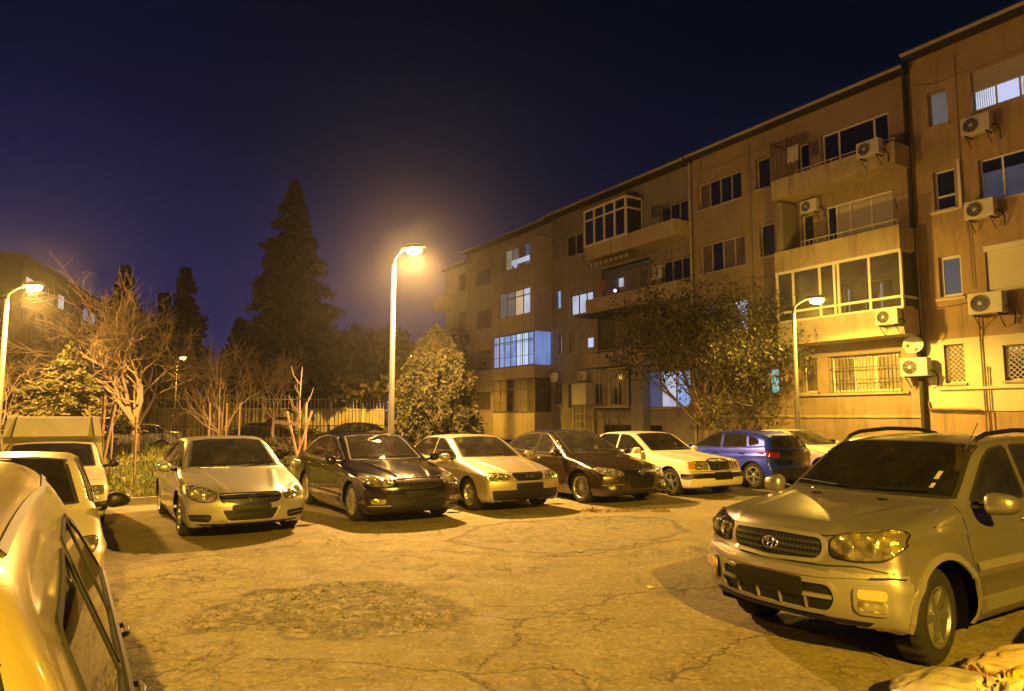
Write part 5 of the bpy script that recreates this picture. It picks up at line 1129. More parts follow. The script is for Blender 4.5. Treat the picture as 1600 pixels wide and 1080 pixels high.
window(bB, *hB[8], 4, PDARK, FRG, lit={3: CURT2}); window(bB, *hB[9], 4, CURT2, FRG, lit={2: PDARK}); window(bB, *hB[10], 3, L_LACE, FRG, lit={0: L_WHITE, 1: L_LACE})
for i in (11, 12, 13): window(bB, *hB[i], 1, PDARK if i != 13 else CURT2, FRG)
window(bB, *hB[14], 1, L_TEAL, FRG); window(bB, *hB[15], 3, CURT2, FRG)
balcony(bB, -.12, 4.68, 10.02, 10.78, 1.1, railrange=(-.1, 3.6)); balcony(bB, -.12, 4.66, 7.20, 7.98, 1.1, railrange=(-.05, 3.5), rail=.2)
bal = balcony(bB, -.12, 4.66, 4.42, 5.26, 1.1, rail=0, m_=PL_D)
mb = MB(); y = 1.05
for x in (-.09, .97, 2.10, 2.25, 2.82, 3.91, 4.60): mb.box((x-.04, y-.05, 5.26), (x+.04, y+.03, 7.16))
mb.box((-.12, y-.048, 7.10), (4.66, y+.04, 7.20)).box((-.12, y-.048, 5.60), (4.66, y+.04, 5.68)).box((-.12, y-.048, 5.262), (4.66, y+.04, 5.33))
for yy in (.05, .98): mb.box((-.12, yy, 5.26), (-.04, yy+.06, 7.2))
mb.box((-.119, .05, 5.60), (-.041, 1.0, 5.68)); gl = mb.build('balcony_glazing', FRW, bal)
MB().box((-.08, y-.02, 5.34), (4.6, y-.01, 7.1)).build('glazing_pane', glass('balcony_glass', (.62, .60, .52), .12), gl); MB().box((-.09, .1, 5.34), (-.085, 1.0, 7.1)).build('glazing_pane', glass('balcony_glass'), gl)
mb = MB(); mb.box((.74, -.02, 5.24), (.82, .02, 6.5)).box((1.2, .01, 5.3), (1.26, .03, 6.45)); 
for x in (1.15, 2.35): MB().box((x, .02, 5.3), (x+.06, .05, 6.35)).build('lit_strip', mat('lit_violet'  , (.1,)*3), gl)
mb = MB(); mb.box((4.0, .0, 10.75), (4.66, 1.0, 10.8)); n = 9
for i in range(n): x = 3.75+.9*i/(n-1); mb.box((x, 1.02, 10.75), (x+.05, 1.05, 12.2))
mb.box((3.7, 1.0, 12.2), (4.7, 1.06, 12.28)); mb.box((4.6, .0, 12.2), (4.66, 1.0, 12.28)); mb.build('balcony_screen', mat('wood_dark', (.10, .07, .05), .8, var=.3), bB)
MB().box((4.30, .0, 8.0), (4.60, 1.0, 9.9)).build('balcony_side_wall', PL_C, bB)
mb = MB().box((.4, .002, 2.54), (4.7, .09, 2.62)).box((-.1, .002, 1.74), (9.7, .05, 1.84)); mb.build('sill_ledge', PARA, bB)
mb = MB()
for x in (1.0, 3.2, 6.5, 8.6): mb.box((x, .002, .5), (x+.9, .03, .95))
mb.build('basement_vent', PDARK, bB)
MB().tube([(-.06, .16, 13.4), (-.06, .16, 0)], .075, 10).build('drainpipe', mat('drainpipe_dark', (.03, .028, .025), .7), bB)
MB().tube([(9.78, .16, 13.3), (9.78, .16, 0)], .055, 8).build('drainpipe', FRG, bB)
# ---- building 3 : x 9.72 .. 20.9
hC = [(10.05, 11.9, 10.7, 11.78), (10.02, 11.82, 8.05, 9.10), (20.24, 20.68, 10.75, 12.05), (17.85, 19.53, 10.75, 12.0), (17.05, 19.15, 7.40, 8.56), (20.0, 20.5, 7.95, 9.05), (19.93, 20.29, 5.25, 6.48), (17.03, 19.24, 5.28, 6.46),
      (19.96, 20.45, 2.45, 3.60), (18.85, 19.34, 2.2, 3.58), (10.2, 13.1, 2.18, 3.92), (12.2, 16.7, 4.98, 6.95), (12.6, 16.3, 7.85, 9.5), (13.0, 16.2, 10.7, 12.0), (10.1, 11.8, 5.2, 6.3)]
bC = bld('apartment_building', 9.722, 20.9, 13.30, 11, PL_C, hC, label='grey-brown apartment building with a jutting glazed box, behind the leafy tree', cat='building', group='joined apartment buildings', eave=.6)
window(bC, *hC[0], 3, PDARK, FRG); window(bC, *hC[1], 3, PDARK, FRG); window(bC, *hC[2], 1, CURT2, FRG); window(bC, *hC[3], 2, PDARK, FRG)
f = window(bC, *hC[4], 3, L_WHITE, IRON, sill=True); window(bC, *hC[5], 1, L_BLUE, FRG); window(bC, *hC[6], 1, L_WHITE, FRB, fw=.10); f = window(bC, *hC[7], 3, CURT, FRG, lit={1: CURT})
MB().box((17.25, -.155, 5.5), (17.7, -.150, 6.0)).build('lamp_glow', mat('lit_violet', (.1,)*3), f)
f = window(bC, *hC[8], 1, CURT2, FRG); grid_bars(f, 19.95, 20.47, 2.45, 3.6, .05, .1); window(bC, *hC[9], 1, CURT2, FRB)
f = window(bC, *hC[10], 3, L_WHITE, FRG, lit={2: L_DIM, 0: L_BLUE}); window(bC, *hC[14], 3, PDARK, FRG)
def loggia(r, a, b_, c, d, m_=PL_C, back=1.2):
    mb = MB(); v = [(a, 0, c), (b_, 0, c), (b_, 0, d), (a, 0, d), (a, -back, c), (b_, -back, c), (b_, -back, d), (a, -back, d)]
    mb.add(v, [(0, 4, 5, 1), (1, 5, 6, 2), (2, 6, 7, 3), (3, 7, 4, 0), (4, 7, 6, 5)]); return mb.build('loggia', m_, r)
lg = loggia(bC, *hC[11]); lg2 = loggia(bC, *hC[12]); loggia(bC, *hC[13])
MB().box((15.9, -1.19, 8.70), (16.25, -1.15, 9.15)).build('lit_window', L_WHITE, lg2); MB().box((12.75, -1.19, 7.95), (13.75, -1.15, 9.3)).build('lit_window', L_BLUE, lg2)
mb = MB(); bx = bmesh.new(); bmesh.ops.create_uvsphere(bx, u_segments=12, v_segments=8, radius=.09)
for v in bx.verts: v.co += Vector((15.7, -.4, 8.35))
mb.bm(bx).build('ceiling_lamp', mat('lit_lamp', (.1,)*3, emis=(.9, .9, 1.0), es=1.6), lg2)
mb = MB()
for i in range(16):          # scalloped awning
    x = 12.8+3.1*i/16; mb.add([(x, 1.25, 9.58), (x+.19, 1.25, 9.58), (x+.19, .1, 9.95), (x, .1, 9.95)], [(0, 1, 2, 3)], i % 2); mb.add([(x, 1.25, 9.58), (x+.19, 1.25, 9.58), (x+.17, 1.255, 9.42), (x+.095, 1.258, 9.36), (x+.02, 1.255, 9.42)], [(0, 1, 2, 3, 4)], i % 2)
mb.build('awning', [mat('awning_cream', (.42, .34, .22), .9), mat('awning_brown', (.14, .10, .07), .9)], bC)
balcony(bC, 9.85, 16.3, 7.0, 7.78, 1.1, rail=0); balcony(bC, 9.85, 16.3, 9.85, 10.6, 1.1, rail=0); balcony(bC, 12.0, 16.6, 4.25, 4.95, 1.1, rail=.12)
MB().box((12.6, .002, 6.95), (16.9, 1.35, 7.0)).build('canopy', ROOFM, bC)
mb = MB(); a, b_, c, d, y = 13.05, 16.28, 10.55, 12.42, 1.12
for i in range(5): x = a+(b_-a)*i/4; mb.box((x-.045, y-.05, c), (x+.045, y+.05, d))
mb.box((a, y-.047, d), (b_, y+.06, d+.10)).box((a, y-.047, d-.52), (b_, y+.04, d-.44)).box((a, y-.046, c+.002), (b_, y+.045, c+.10))
mb.box((a-.045, .03, c), (a+.045, .12, d)).box((a-.04, .12, d-.52), (a+.04, 1.05, d-.44)).box((a-.04, .1, d), (a+.04, 1.06, d+.1)); gb = mb.build('glazed_box', FRW, bC)
MB().box((a, y-.02, c+.1), (b_, y-.01, d)).build('glazing_pane', PDARK, gb); MB().box((a-.005, .1, c+.1), (a+.005, 1.06, d)).build('glazing_pane', PDARK, gb); MB().box((a+.9, y-.035, c+.1), (a+1.1, y-.022, d-.5)).build('drawn_curtain', CURT, gb)
MB().box((a-.1, .002, d+.10), (b_+.5, y+.3, d+.16)).build('glazed_box_roof', SOFF, gb)
f = MB().box((13.8, .002, 2.2), (16.7, .5, 2.3)).box((13.8, .002, 4.1), (16.7, .6, 4.2)).build('ground_floor_glazing', FRG, bC); MB().box((13.82, .40, 2.3), (16.68, .42, 4.1)).build('glazing_pane', CURT, f); grid_bars(f, 13.8, 16.7, 2.25, 4.12, .5, .36, IRONW, (0, .55, 1), .02); MB().box((14.4, .425, 2.4), (15.1, .43, 3.4)).build('glazing_pane', PDARK, f); MB().box((15.9, .425, 2.4), (16.4, .43, 3.4)).build('glazing_pane', PDARK, f)
MB().box((12.76, .0, .3), (13.6, .5, 4.25)).build('pier', mat('pier_grey', (.22, .21, .20), .9, var=.2), bC)
mb = MB().box((12.0, .002, .9), (16.2, .04, 1.35)); mb.build('basement_opening', PDARK, bC); mb = MB().box((9.8, .002, 1.72), (20.9, .05, 1.8)); mb.build('plinth_ledge', PL_C, bC)
# ---- building 4 : x 20.9 .. 31, with the jutting bay
hD = [(27.95, 30.2, 7.7, 9.0), (27.85, 30.4, 4.85, 6.2), (27.95, 30.2, 10.7, 11.8), (27.95, 30.2, 2.2, 3.4)]
bD = bld('apartment_building', 20.902, 31.0, 13.2, 11, PL_D, hD, label='apartment building with a jutting bay of lit balconies, behind the round evergreen', cat='building', group='joined apartment buildings', eave=.6)
window(bD, *hD[0], 4, CURT2, FRB); loggia(bD, *hD[1]); window(bD, *hD[2], 3, CURT2, FRB); window(bD, *hD[3], 3, CURT2, FRB)
y = 1.2; mb = MB()
ba, bb = 20.96, 25.6
for z0, z1 in ((6.72, 7.78), (9.36, 10.7), (12.0, 12.3)): mb.box((ba, .0, z0), (bb, y, z1))
mb.box((ba, .0, 7.78), (21.38, y, 9.36)).box((25.05, .0, 7.78), (bb, y, 9.36)).box((ba, .0, 10.7), (21.38, y, 12.0)).box((25.02, .0, 10.7), (bb, y, 12.0)).box((ba, 0, 4.0), (bb, y, 4.7)).box((ba, 0, -.3), (bb, y, 2.02)); bay = mb.build('bay', PL_D, bD)
window(bay, 21.38, 25.05, 7.78, 9.36, 4, CURT, FRB, y, transom=.42, lit={0: L_WHITE, 1: L_WARM, 2: MATS.get('lit_warm_dim', L_LACE), 3: L_LACE}); f = window(bay, 21.38, 25.02, 10.7, 12.0, 5, CURT, FRG, y, lit={0: L_DIM, 2: L_LACE, 3: curtain('lit_warm_dim', (.12, .10, .06), (.45, .40, .28), 8, .7)}, sill=False)
MB().box((21.6, y-.13, 10.95), (23.6, y-.12, 11.25)).build('lit_pane', L_WHITE, f); MB().box((23.0, y-.115, 10.72), (23.3, y-.11, 11.2)).build('lit_pane', L_WHITE, f)
gz = MB().box((ba, .0, 4.7), (ba+.06, .06, 6.7)).build('glazing_post', FRB, bay)
f = window(bay, ba, bb, 4.7, 6.70, 7, L_BLUE, mat('frame_blue', (.12, .16, .26), .5), y, reveal=.04, transom=.45, sill=False, lit={1: curtain('lit_blue_bright', (.35, .55, 1.0), (.8, .95, 1.0), 9, 1.0), 2: curtain('lit_blue_bright', (.1,)*3, (.1,)*3), 6: curtain('lit_lilac', (.25, .28, .55), (.5, .55, .95), 8, .8)})
MB().box((ba-.01, .05, 4.75), (ba-.002, y-.06, 6.65)).build('pane', L_BLUES, f); grid_bars(f, ba, bb, 4.75, 6.65, y+.06, .45, IRON, (0, .3, .72, 1), .012)
f = window(bay, ba, bb, 2.02, 4.0, 6, CURT, FRB, y, reveal=.04, transom=.6, sill=False, lit={3: PDARK, 0: CURT2}); MB().box((ba-.01, .05, 2.05), (ba-.002, y-.06, 3.95)).build('pane', CURT2, f); grid_bars(f, ba, bb, 2.02, 3.98, y+.06, .22, IRON, (0, .3, .66, 1), .011)
MB().tube([(30.95, .2, 13.2), (30.95, .2, 0)], .06, 8).build('drainpipe', FRB, bD)
# ---- building 5, seen beyond it
hE = [(31.5, 32.8, 2.4+2.8*i, 3.7+2.8*i) for i in range(4)]
bE = bld('apartment_building', 31.002, 34.7, 12.6, 11, PL_D, hE, label='farthest apartment building of the terrace, dim behind the lamp glare', cat='building', group='joined apartment buildings')
for i, h in enumerate(hE): window(bE, *h, 3, CURT2 if i % 3 else PDARK, FRB)
for i in range(1, 4): balcony(bE, 33.2, 34.6, 1.2+2.8*i, 2.2+2.8*i, 1.1, rail=0, m_=PL_D)

# ---- air conditioners, dish, cabinet: things of their own, hung on the facade
def fpos(x, y, z): c, s_ = math.cos(R(90)+A32), math.sin(R(90)+A32); return (FX+x*c-y*s_, FY+x*s_+y*c, z)
ACW = mat('ac_casing', (.55, .52, .44), .5, var=.06, dirt=.3); 
def ac_unit(w=.82, h=.56, d=.30):
    r = empty('air_conditioner'); MB().box((-w/2, .10, 0), (w/2, .10+d, h), bev=.02).build('casing', ACW, r)
    cx, cz = w*.14, h*.5; mb = MB()
    for k in range(1, 7): rr_ = h*.40*k/6; mb.tube([(cx+rr_*math.cos(a), .10+d+.012, cz+rr_*math.sin(a)) for a in np.linspace(0, 2*math.pi, 25)], .004 if k < 6 else .012, 4, cap=False)
    for a in range(0, 360, 45): mb.tube([(cx, .10+d+.010, cz), (cx+h*.4*math.cos(R(a)), .10+d+.010, cz+h*.4*math.sin(R(a)))], .004, 4)
    mb.build('fan_grille', IRONW, r); MB().lathe([(.001, 0), (h*.40, 0), (h*.40, -.004)], 24, 'y', c=(cx, .10+d+.004, cz)).build('fan_opening', PDARK, r)
    MB().lathe([(.001, .012), (.05, .01), (.05, 0)], 14, 'y', c=(cx, .10+d+.004, cz)).build('fan_hub', ACW, r)
    for x in (-w*.35, w*.35): MB().box((x-.02, 0, -.04), (x+.02, .10+d, -.002)).tube([(x, .02, -.35), (x, .35, -.03)], .015, 5).build('bracket', IRON, r)
    MB().tube([(-w/2, .25, h*.3), (-w/2-.12, .2, h*.2), (-w/2-.15, .08, -.05), (-w/2-.1, .02, -.3)], .022, 6).build('refrigerant_pipe', BLACK, r); return r
ac0 = None
for x, y, z, sc_, lab in ((-2.25, .04, 10.45, 1.0, 'air conditioner below the violet lit top-floor window at the right edge'), (-2.2, .04, 7.80, 1.0, 'air conditioner below the patterned curtain window, right building'), (-2.22, .04, 4.85, 1.15, 'large air conditioner under the closed cream shutter, right building'),
        (-.02, .10, 3.08, 1.05, 'air conditioner beside the satellite dish above the ground-floor corner'), (.25, 1.1, 4.72, .9, 'air conditioner on the parapet of the glazed yellow balcony'), (3.66, .0, 9.45, .85, 'air conditioner above the third-floor balcony door'), (.58, 1.1, 10.42, .95, 'air conditioner hung on the top-floor balcony parapet'), (17.6, .05, 3.70, .85, 'air conditioner above the small raised cabinet'), (26.1, .2, 3.4, .8, 'air conditioner left of the barred ground-floor balcony')):
    r = ac_unit() if ac0 is None else copy_tree(ac0)
    if ac0 is None: ac0 = r
    r.location = fpos(x, y, z); r.rotation_euler = (0, 0, R(90)+A32); r.scale = (sc_,)*3; tag(r, lab, 'air conditioner', 'air conditioners on the facades')
for x, z, lab in ((.05, 4.1, 'satellite dish above the ground-floor air conditioner'), (20.2, 3.95, 'satellite dish above the narrow barred window of the grey-brown building')):
    r = empty('satellite_dish', fpos(x, .3, z), R(90)+A32, label=lab, cat='satellite dish', group='satellite dishes'); mb = MB()
    mb.lathe([(.001, 0), (.12, .01), (.22, .04), (.30, .085), (.295, .09), (.2, .05), (.001, .015)], 24, 'y'); o = mb.build('dish', FRW, r, smooth=True); o.rotation_euler = (R(12), 0, R(20)); MB().tube([(0, -.3, -.1), (0, -.02, 0)], .02, 6).build('mast', IRON, r); MB().tube([(0, .02, -.28), (0, .36, -.05)], .010, 5).box((-.03, .33, -.08), (.03, .40, 0)).build('receiver_arm', IRON, r)
r = empty('raised_cabinet', fpos(17.05, .75, 0), R(90)+A32, label='cream metal cabinet standing on tall legs in front of the grey-brown building', cat='cabinet'); MB().box((-.62, -.3, 2.38), (.62, .3, 3.5), bev=.03).build('cabinet_box', ACW, r)
for x in (-.55, .45):
    for y in (-.25, .25): MB().box((x, y-.04, 0), (x+.09, y+.04, 2.37)).build('leg', FRG, r)
mb = MB()
for z in (.7, 1.1, 1.5, 1.9): mb.box((-.5, .20, z), (.5, .24, z+.05))
mb.build('rungs', FRG, r)

# loose cables, clothes lines and balcony clutter
def cable(r, pts, sag=.15, rad=.008, name='cable'):
    mb = MB()
    for a, b_ in zip(pts[:-1], pts[1:]): mb.tube([tuple(a[k]+(b_[k]-a[k])*t_-(sag*4*t_*(1-t_) if k == 2 else 0) for k in range(3)) for t_ in np.linspace(0, 1, 9)], rad, 4)
    return mb.build(name, IRON, r)
cable(bA, [(-.3, .05, 12.9), (-1.6, .04, 12.7), (-4.2, .05, 12.85)], .12); cable(bA, [(-1.62, .03, 13.4), (-1.60, .03, 10.4), (-1.66, .03, 7.5)], 0); cable(bA, [(-.4, .05, 5.3), (-1.7, .05, 5.35)], .06)
cable(bB, [(4.8, .04, 12.9), (7.0, .04, 12.75), (9.6, .04, 12.9)], .1); cable(bB, [(6.5, .03, 13.2), (6.52, .03, 7.8), (6.6, .03, 4.3)], 0); cable(bB, [(4.75, .05, 7.6), (6.8, .05, 7.5), (9.5, .05, 7.7)], .18); cable(bB, [(-.1, 1.12, 8.5), (-.05, 1.12, 8.9)], 0, .02)
cable(bC, [(9.9, .05, 9.6), (12.4, .05, 9.7)], .15); cable(bC, [(16.9, .04, 12.9), (16.95, .04, 7.0)], 0); cable(bC, [(19.8, .04, 12.8), (19.75, .04, 4.0)], 0); cable(bC, [(10, 1.12, 11.5), (12.9, 1.12, 11.5)], .06); cable(bC, [(10, 1.12, 8.7), (16.2, 1.12, 8.8)], .12)
cable(bB, [(4.6, 1.12, 12.1), (3.0, 1.12, 11.9)], .05)
CL = [mat('cloth_pale', (.40, .38, .36), .9, var=.1), mat('cloth_dark', (.06, .06, .09), .9, var=.2), mat('cloth_red', (.22, .07, .05), .9, var=.2)]
def laundry(x, z, w, h, i, lab):
    mb = MB(); n = 8; v = []
    for a in range(n+1):
        for b_ in range(5): v.append((x+w*a/n, 1.13+.03*math.sin(a*2.1+b_*.6), z-h*b_/4*(1-.06*math.sin(a*1.3))))
    mb.add([fpos_(q) for q in v], [(a*5+b_, a*5+b_+1, (a+1)*5+b_+1, (a+1)*5+b_) for a in range(n) for b_ in range(4)]); o = mb.build('hanging_cloth', CL[i], label=lab, cat='cloth', group='washing on the balconies'); md = o.modifiers.new('thick', 'SOLIDIFY'); md.thickness = .006
def fpos_(q): return fpos(*q)
for x, z, w, h, i, lab in ((10.6, 8.62, .7, .6, 0, 'pale cloth on the line, right end of the middle balcony'), (11.6, 8.60, .5, .75, 1, 'dark cloth on the line beside the pale one'), (14.6, 8.62, .55, .5, 2, 'reddish cloth on the line under the scalloped awning'), (10.7, 11.44, .6, .55, 1, 'dark cloth on the top balcony line beside the glazed box'), (3.4, 11.85, .5, .6, 0, 'pale cloth by the slatted screen of the top balcony')):
    laundry(x, z, w, h, i, lab)
# ------------------------------------------------------------------ street lamps (each lamp's own light included)
POLE = mat('lamp_pole_metal', (.09, .086, .08), .55, .3, var=.15, vs_=3, dirt=.4)
BULB = mat('sodium_bulb', (.1, .1, .1), emis=(1.0, .66, .18), es=26)
def street_lamp(pole, head, label, watts, glow, base_z=0.0, col=SODIUM, k=1.0, cone=166, bl=.35):
    r = empty('street_lamp', (pole[0], pole[1], base_z), label=label, cat='street lamp', group='sodium street lamps')
    hx, hy, hz = head[0]-pole[0], head[1]-pole[1], head[2]-base_z; d = Vector((hx, hy, 0)); L = d.length; d.normalize(); top = hz-.30
    MB().tube([(0, 0, 0), (0, 0, 1.1), (0, 0, 1.15), (0, 0, top)], [.105*k, .10*k, .078*k, .055*k], 14).build('pole', POLE, r, smooth=True)
    pts = [Vector((0, 0, top)), Vector((0, 0, top))+d*.04+Vector((0, 0, .16)), Vector((0, 0, top))+d*L*.35+Vector((0, 0, .30)), d*(L-.18)+Vector((0, 0, hz+.10))]
    MB().tube(pts, [.05, .036, .032, .034], 10).build('arm', POLE, r, smooth=True)
    M_ = Matrix.Translation(d*L+Vector((0, 0, hz)))@Matrix.Rotation(math.atan2(hy, hx), 4, 'Z')
    bm = bmesh.new(); bmesh.ops.create_uvsphere(bm, u_segments=20, v_segments=10, radius=1)
    for v in bm.verts: v.co = Vector((v.co.x*.36+.06, v.co.y*.15*(1-.25*v.co.x), max(v.co.z, -.15)*.12+.10))
    MB().bm(bm, 0, M_).build('lamp_head', POLE, r, smooth=True)
    bm = bmesh.new(); bmesh.ops.create_uvsphere(bm, u_segments=20, v_segments=10, radius=1)
    for v in bm.verts: v.co = Vector((v.co.x*.22+.08, v.co.y*.15, v.co.z*.13+.04))
    b_ = MB().bm(bm, 0, M_).build('lamp_glass', BULB, r, smooth=True); b_.visible_shadow = True
    for nm, kd, en in (('sodium_light', 'SPOT', watts), ('glass_glow_light', 'POINT', glow)):   # the optic throws light down, the bowl spills a little all round
        if not en: continue
        l = D.lights.new(nm, kd); l.energy = en; l.color = col; l.shadow_soft_size = .10
        if kd == 'SPOT': l.spot_size = R(cone); l.spot_blend = bl
        o = D.objects.new(nm, l); link(o, r); o.location = M_@Vector((.08, 0, -.16))
    return r
KW = 1000
street_lamp((-3.07, 18.0), (-2.60, 17.85, 6.02), 'tall street lamp glowing in the middle, behind the shiny dark sedan', 10*KW, 2.1*KW, .10, (1.0, .52, .13))
street_lamp((-14.51, 20.0), (-13.75, 19.9, 5.43), 'street lamp at the far left above the cream van', 8.5*KW, 1.8*KW, .20, (1.0, .50, .09))
street_lamp((8.88, 22.0), (9.50, 21.9, 5.38), 'lower street lamp in front of the balconies, behind the blue hatchback', 3.2*KW, .95*KW, .0, (1.0, .58, .07))
street_lamp((4.6, -12.3), (3.7, -12.0, 9.6), 'street lamp behind the photographer lighting the fronts of the cars', 45*KW, 0, 0, (1.0, .545, .04), cone=154, bl=.12)
street_lamp((-20.6, 43.2), (-20.2, 43.0, 5.3), 'thin street lamp far behind the wide bare tree', 2*KW, .2*KW, .45, SODIUM, .5)
street_lamp((-4.9, 41.0), (-5.6, 40.8, 5.2), 'added street lamp, unseen behind the rounded evergreen, to brighten the back street', 4*KW, .3*KW, .45)  # added lamp, out of sight, brightens the sheet fence and back street

# ------------------------------------------------------------------ sloping lawn, street behind, fences
def bumpy(name, p0, p1, u0, u1, st, zf, m_, amp=.03, **k):
    ps = np.arange(p0, p1+st, st); us = np.arange(u0, u1+st*.5, st); A, B = np.meshgrid(ps, us, indexing='ij'); x = A*PX-B*PY; y = A*PY+B*PX
    z = zf(B)+vnoise(x, y, .8, 11)*amp+vnoise(x, y, 3, 12)*amp*.6; n, m2 = A.shape; idx = np.arange(n*m2).reshape(n, m2)
    F = np.stack([idx[:-1, :-1], idx[1:, :-1], idx[1:, 1:], idx[:-1, 1:]], -1).reshape(-1, 4)
    mb = MB(); mb.v = [tuple(q) for q in np.stack([x, y, z], -1).reshape(-1, 3)]; mb.f = [tuple(map(int, f)) for f in F]; mb.mi = [0]*len(mb.f); return mb.build(name, m_, smooth=True, **k)
LZ = lambda u: .11+np.clip((u-16.7)/17, 0, 1)*.40
bumpy('lawn', -34, 19, 16.66, 34.2, .4, LZ, SOIL, kind='structure', amp=.06)
o = D.objects.get('lawn'); 
bumpy('back_street', -60, 26, 34.0, 46, 1.0, lambda u: .47+0*u, mat('back_asphalt', (.10, .095, .085), .9, var=.3), amp=.01, kind='structure')
bumpy('far_ground', -160, 60, 46, 150, 4.0, lambda u: .45+0*u, SOIL, amp=.05, kind='structure')
def lawn_z(x, y): u = -x*PY+y*PX; return float(LZ(np.array(u)))
# grass
def quads_obj(name, C, Dx, Dy, m_, parent=None, **k):    # C centres, Dx/Dy half axes (n,3)
    n = len(C); V = np.stack([C-Dx-Dy, C+Dx-Dy, C+Dx+Dy, C-Dx+Dy], 1).reshape(-1, 3); me = D.meshes.new(name)
    me.vertices.add(4*n); me.vertices.foreach_set('co', V.ravel()); me.loops.add(4*n); me.loops.foreach_set('vertex_index', np.arange(4*n))
    me.polygons.add(n); me.polygons.foreach_set('loop_start', np.arange(n)*4); me.polygons.foreach_set('loop_total', np.full(n, 4)); me.update(); me.materials.append(m_)
    o = D.objects.new(name, me); link(o, parent); return tag(o, **k)
def leafmat(name, c1, c2, sc=2.0, tr=.25):
    if name in MATS: return MATS[name]
    m = D.materials.new(name); MATS[name] = m; t, b, o = nodes(m); tc = N(t, 'ShaderNodeTexCoord'); n = N(t, 'ShaderNodeTexNoise', Scale=sc, Detail=6, Roughness=.75); t.links.new(tc.outputs['Object'], n.inputs['Vector'])
    rp = N(t, 'ShaderNodeMapRange'); t.links.new(n.outputs[0], rp.inputs[0]); rp.inputs[1].default_value = .35; rp.inputs[2].default_value = .65
    mx = N(t, 'ShaderNodeMix', data_type='RGBA'); t.links.new(rp.outputs[0], mx.inputs['Factor']); mx.inputs[6].default_value = (*c1, 1); mx.inputs[7].default_value = (*c2, 1); t.links.new(mx.outputs[2], b.inputs['Base Color'])
    b.inputs['Roughness'].default_value = .7; td = N(t, 'ShaderNodeBsdfTranslucent'); t.links.new(mx.outputs[2], td.inputs[0]); ms = N(t, 'ShaderNodeMixShader'); ms.inputs[0].default_value = tr
    t.links.new(b.outputs[0], ms.inputs[1]); t.links.new(td.outputs[0], ms.inputs[2]); t.links.new(ms.outputs[0], o.inputs[0]); return m
GR = leafmat('grass_blades', (.09, .13, .03), (.20, .21, .06), 1.2)
q_ = np.random.RandomState(5); n = 42000; pp = q_.uniform(-12, 14, n); uu = 16.75+(q_.rand(n)**1.5)*16.8; nz = vnoise(pp, uu, .9, 9)+vnoise(pp, uu, 3, 10)*.6; kk = nz > -.22; pp, uu = pp[kk], uu[kk]
x = pp*PX-uu*PY; y = pp*PY+uu*PX; h = (.035+.10*q_.rand(len(x))**2)*(1+np.clip(vnoise(pp, uu, .6, 13), 0, 1)*1.5); a = q_.rand(len(x))*6.28; z = LZ(uu)+h*.8
Dx = np.stack([np.cos(a), np.sin(a), 0*a], 1)*(.012+.014*q_.rand(len(x))[:, None]); Dy = np.stack([q_.randn(len(x))*.35, q_.randn(len(x))*.35, np.ones(len(x))], 1)*h[:, None]
quads_obj('lawn_grass', np.stack([x, y, z], 1), Dx, Dy, GR, kind='stuff')
LEAFL = leafmat('fallen_leaf', (.16, .10, .035), (.26, .19, .07), 3)
n = 2600; pp = q_.uniform(-8, 14, n); uu = 16.7+q_.rand(n)**1.8*12; x = pp*PX-uu*PY; y = pp*PY+uu*PX; a = q_.rand(n)*6.28; s_ = .02+.02*q_.rand(n)[:, None]
quads_obj('fallen_leaves', np.stack([x, y, LZ(uu)+.06+.05*q_.rand(n)], 1), np.stack([np.cos(a), np.sin(a), q_.randn(n)*.4], 1)*s_, np.stack([-np.sin(a), np.cos(a), q_.randn(n)*.4], 1)*s_, LEAFL, kind='stuff')

def fence(name, p0, p1, u, z0, z1, m_, step, post=2.5, rails=(.1, .9), rad=.012, prad=.04, panel=None, label=None, group=None, zp=None):
    r = empty(name, W(p0, u, z0), A32, label=label, cat='fence', group=group); L = p1-p0; H_ = z1-z0; mb = MB(); n = int(L/step)
    for i in range(n+1): mb.box((i*step-rad, -rad, .05), (i*step+rad, rad, H_))
    for t_ in rails: mb.box((0, -.016, H_*t_-.02), (L, .016+.004, H_*t_+.02))
    mb.build('railing', m_, r)
    for i in range(int(L/post)+1): MB().box((i*post-prad, -prad, 0), (i*post+prad, prad, H_+.06)).build('post', m_, r)
    if panel:
        mb = MB(); n = int(L/.25); v = []
        for i in range(n+1): v += [(i*.25, .05+(.03 if i % 2 else 0), .02), (i*.25, .05+(.03 if i % 2 else 0), zp-z0)]
        mb.add(v, [(2*i, 2*i+1, 2*i+3, 2*i+2) for i in range(n)]); mb.build('sheet_panel', panel, r)
    return r
fence('metal_fence', 1.0, 15.0, 33.6, .47, 1.35, IRON, .14, 2.4, (.06, .98), .008, .03, label='low dark bar fence along the far edge of the lawn')
fence('metal_fence', 1.5, 17.0, 42.5, .45, 2.95, mat('fence_white', (.55, .52, .45), .6, dirt=.3), .22, 2.0, (.93, .70), .016, .05, panel=mat('sheet_beige', (.42, .37, .27), .8, var=.15, dirt=.4), zp=2.25, label='tall fence of beige sheets with a white railing on top, beyond the street')
fence('metal_fence', -26, -3.4, 22.0, .2, 2.45, mat('fence_green', (.07, .075, .05), .7, var=.2), .12, 2.2, (.1, .9), .014, .04, panel=mat('sheet_green', (.055, .06, .042), .7, var=.2), zp=2.35, label='dark green corrugated fence at the left edge under the lamp')
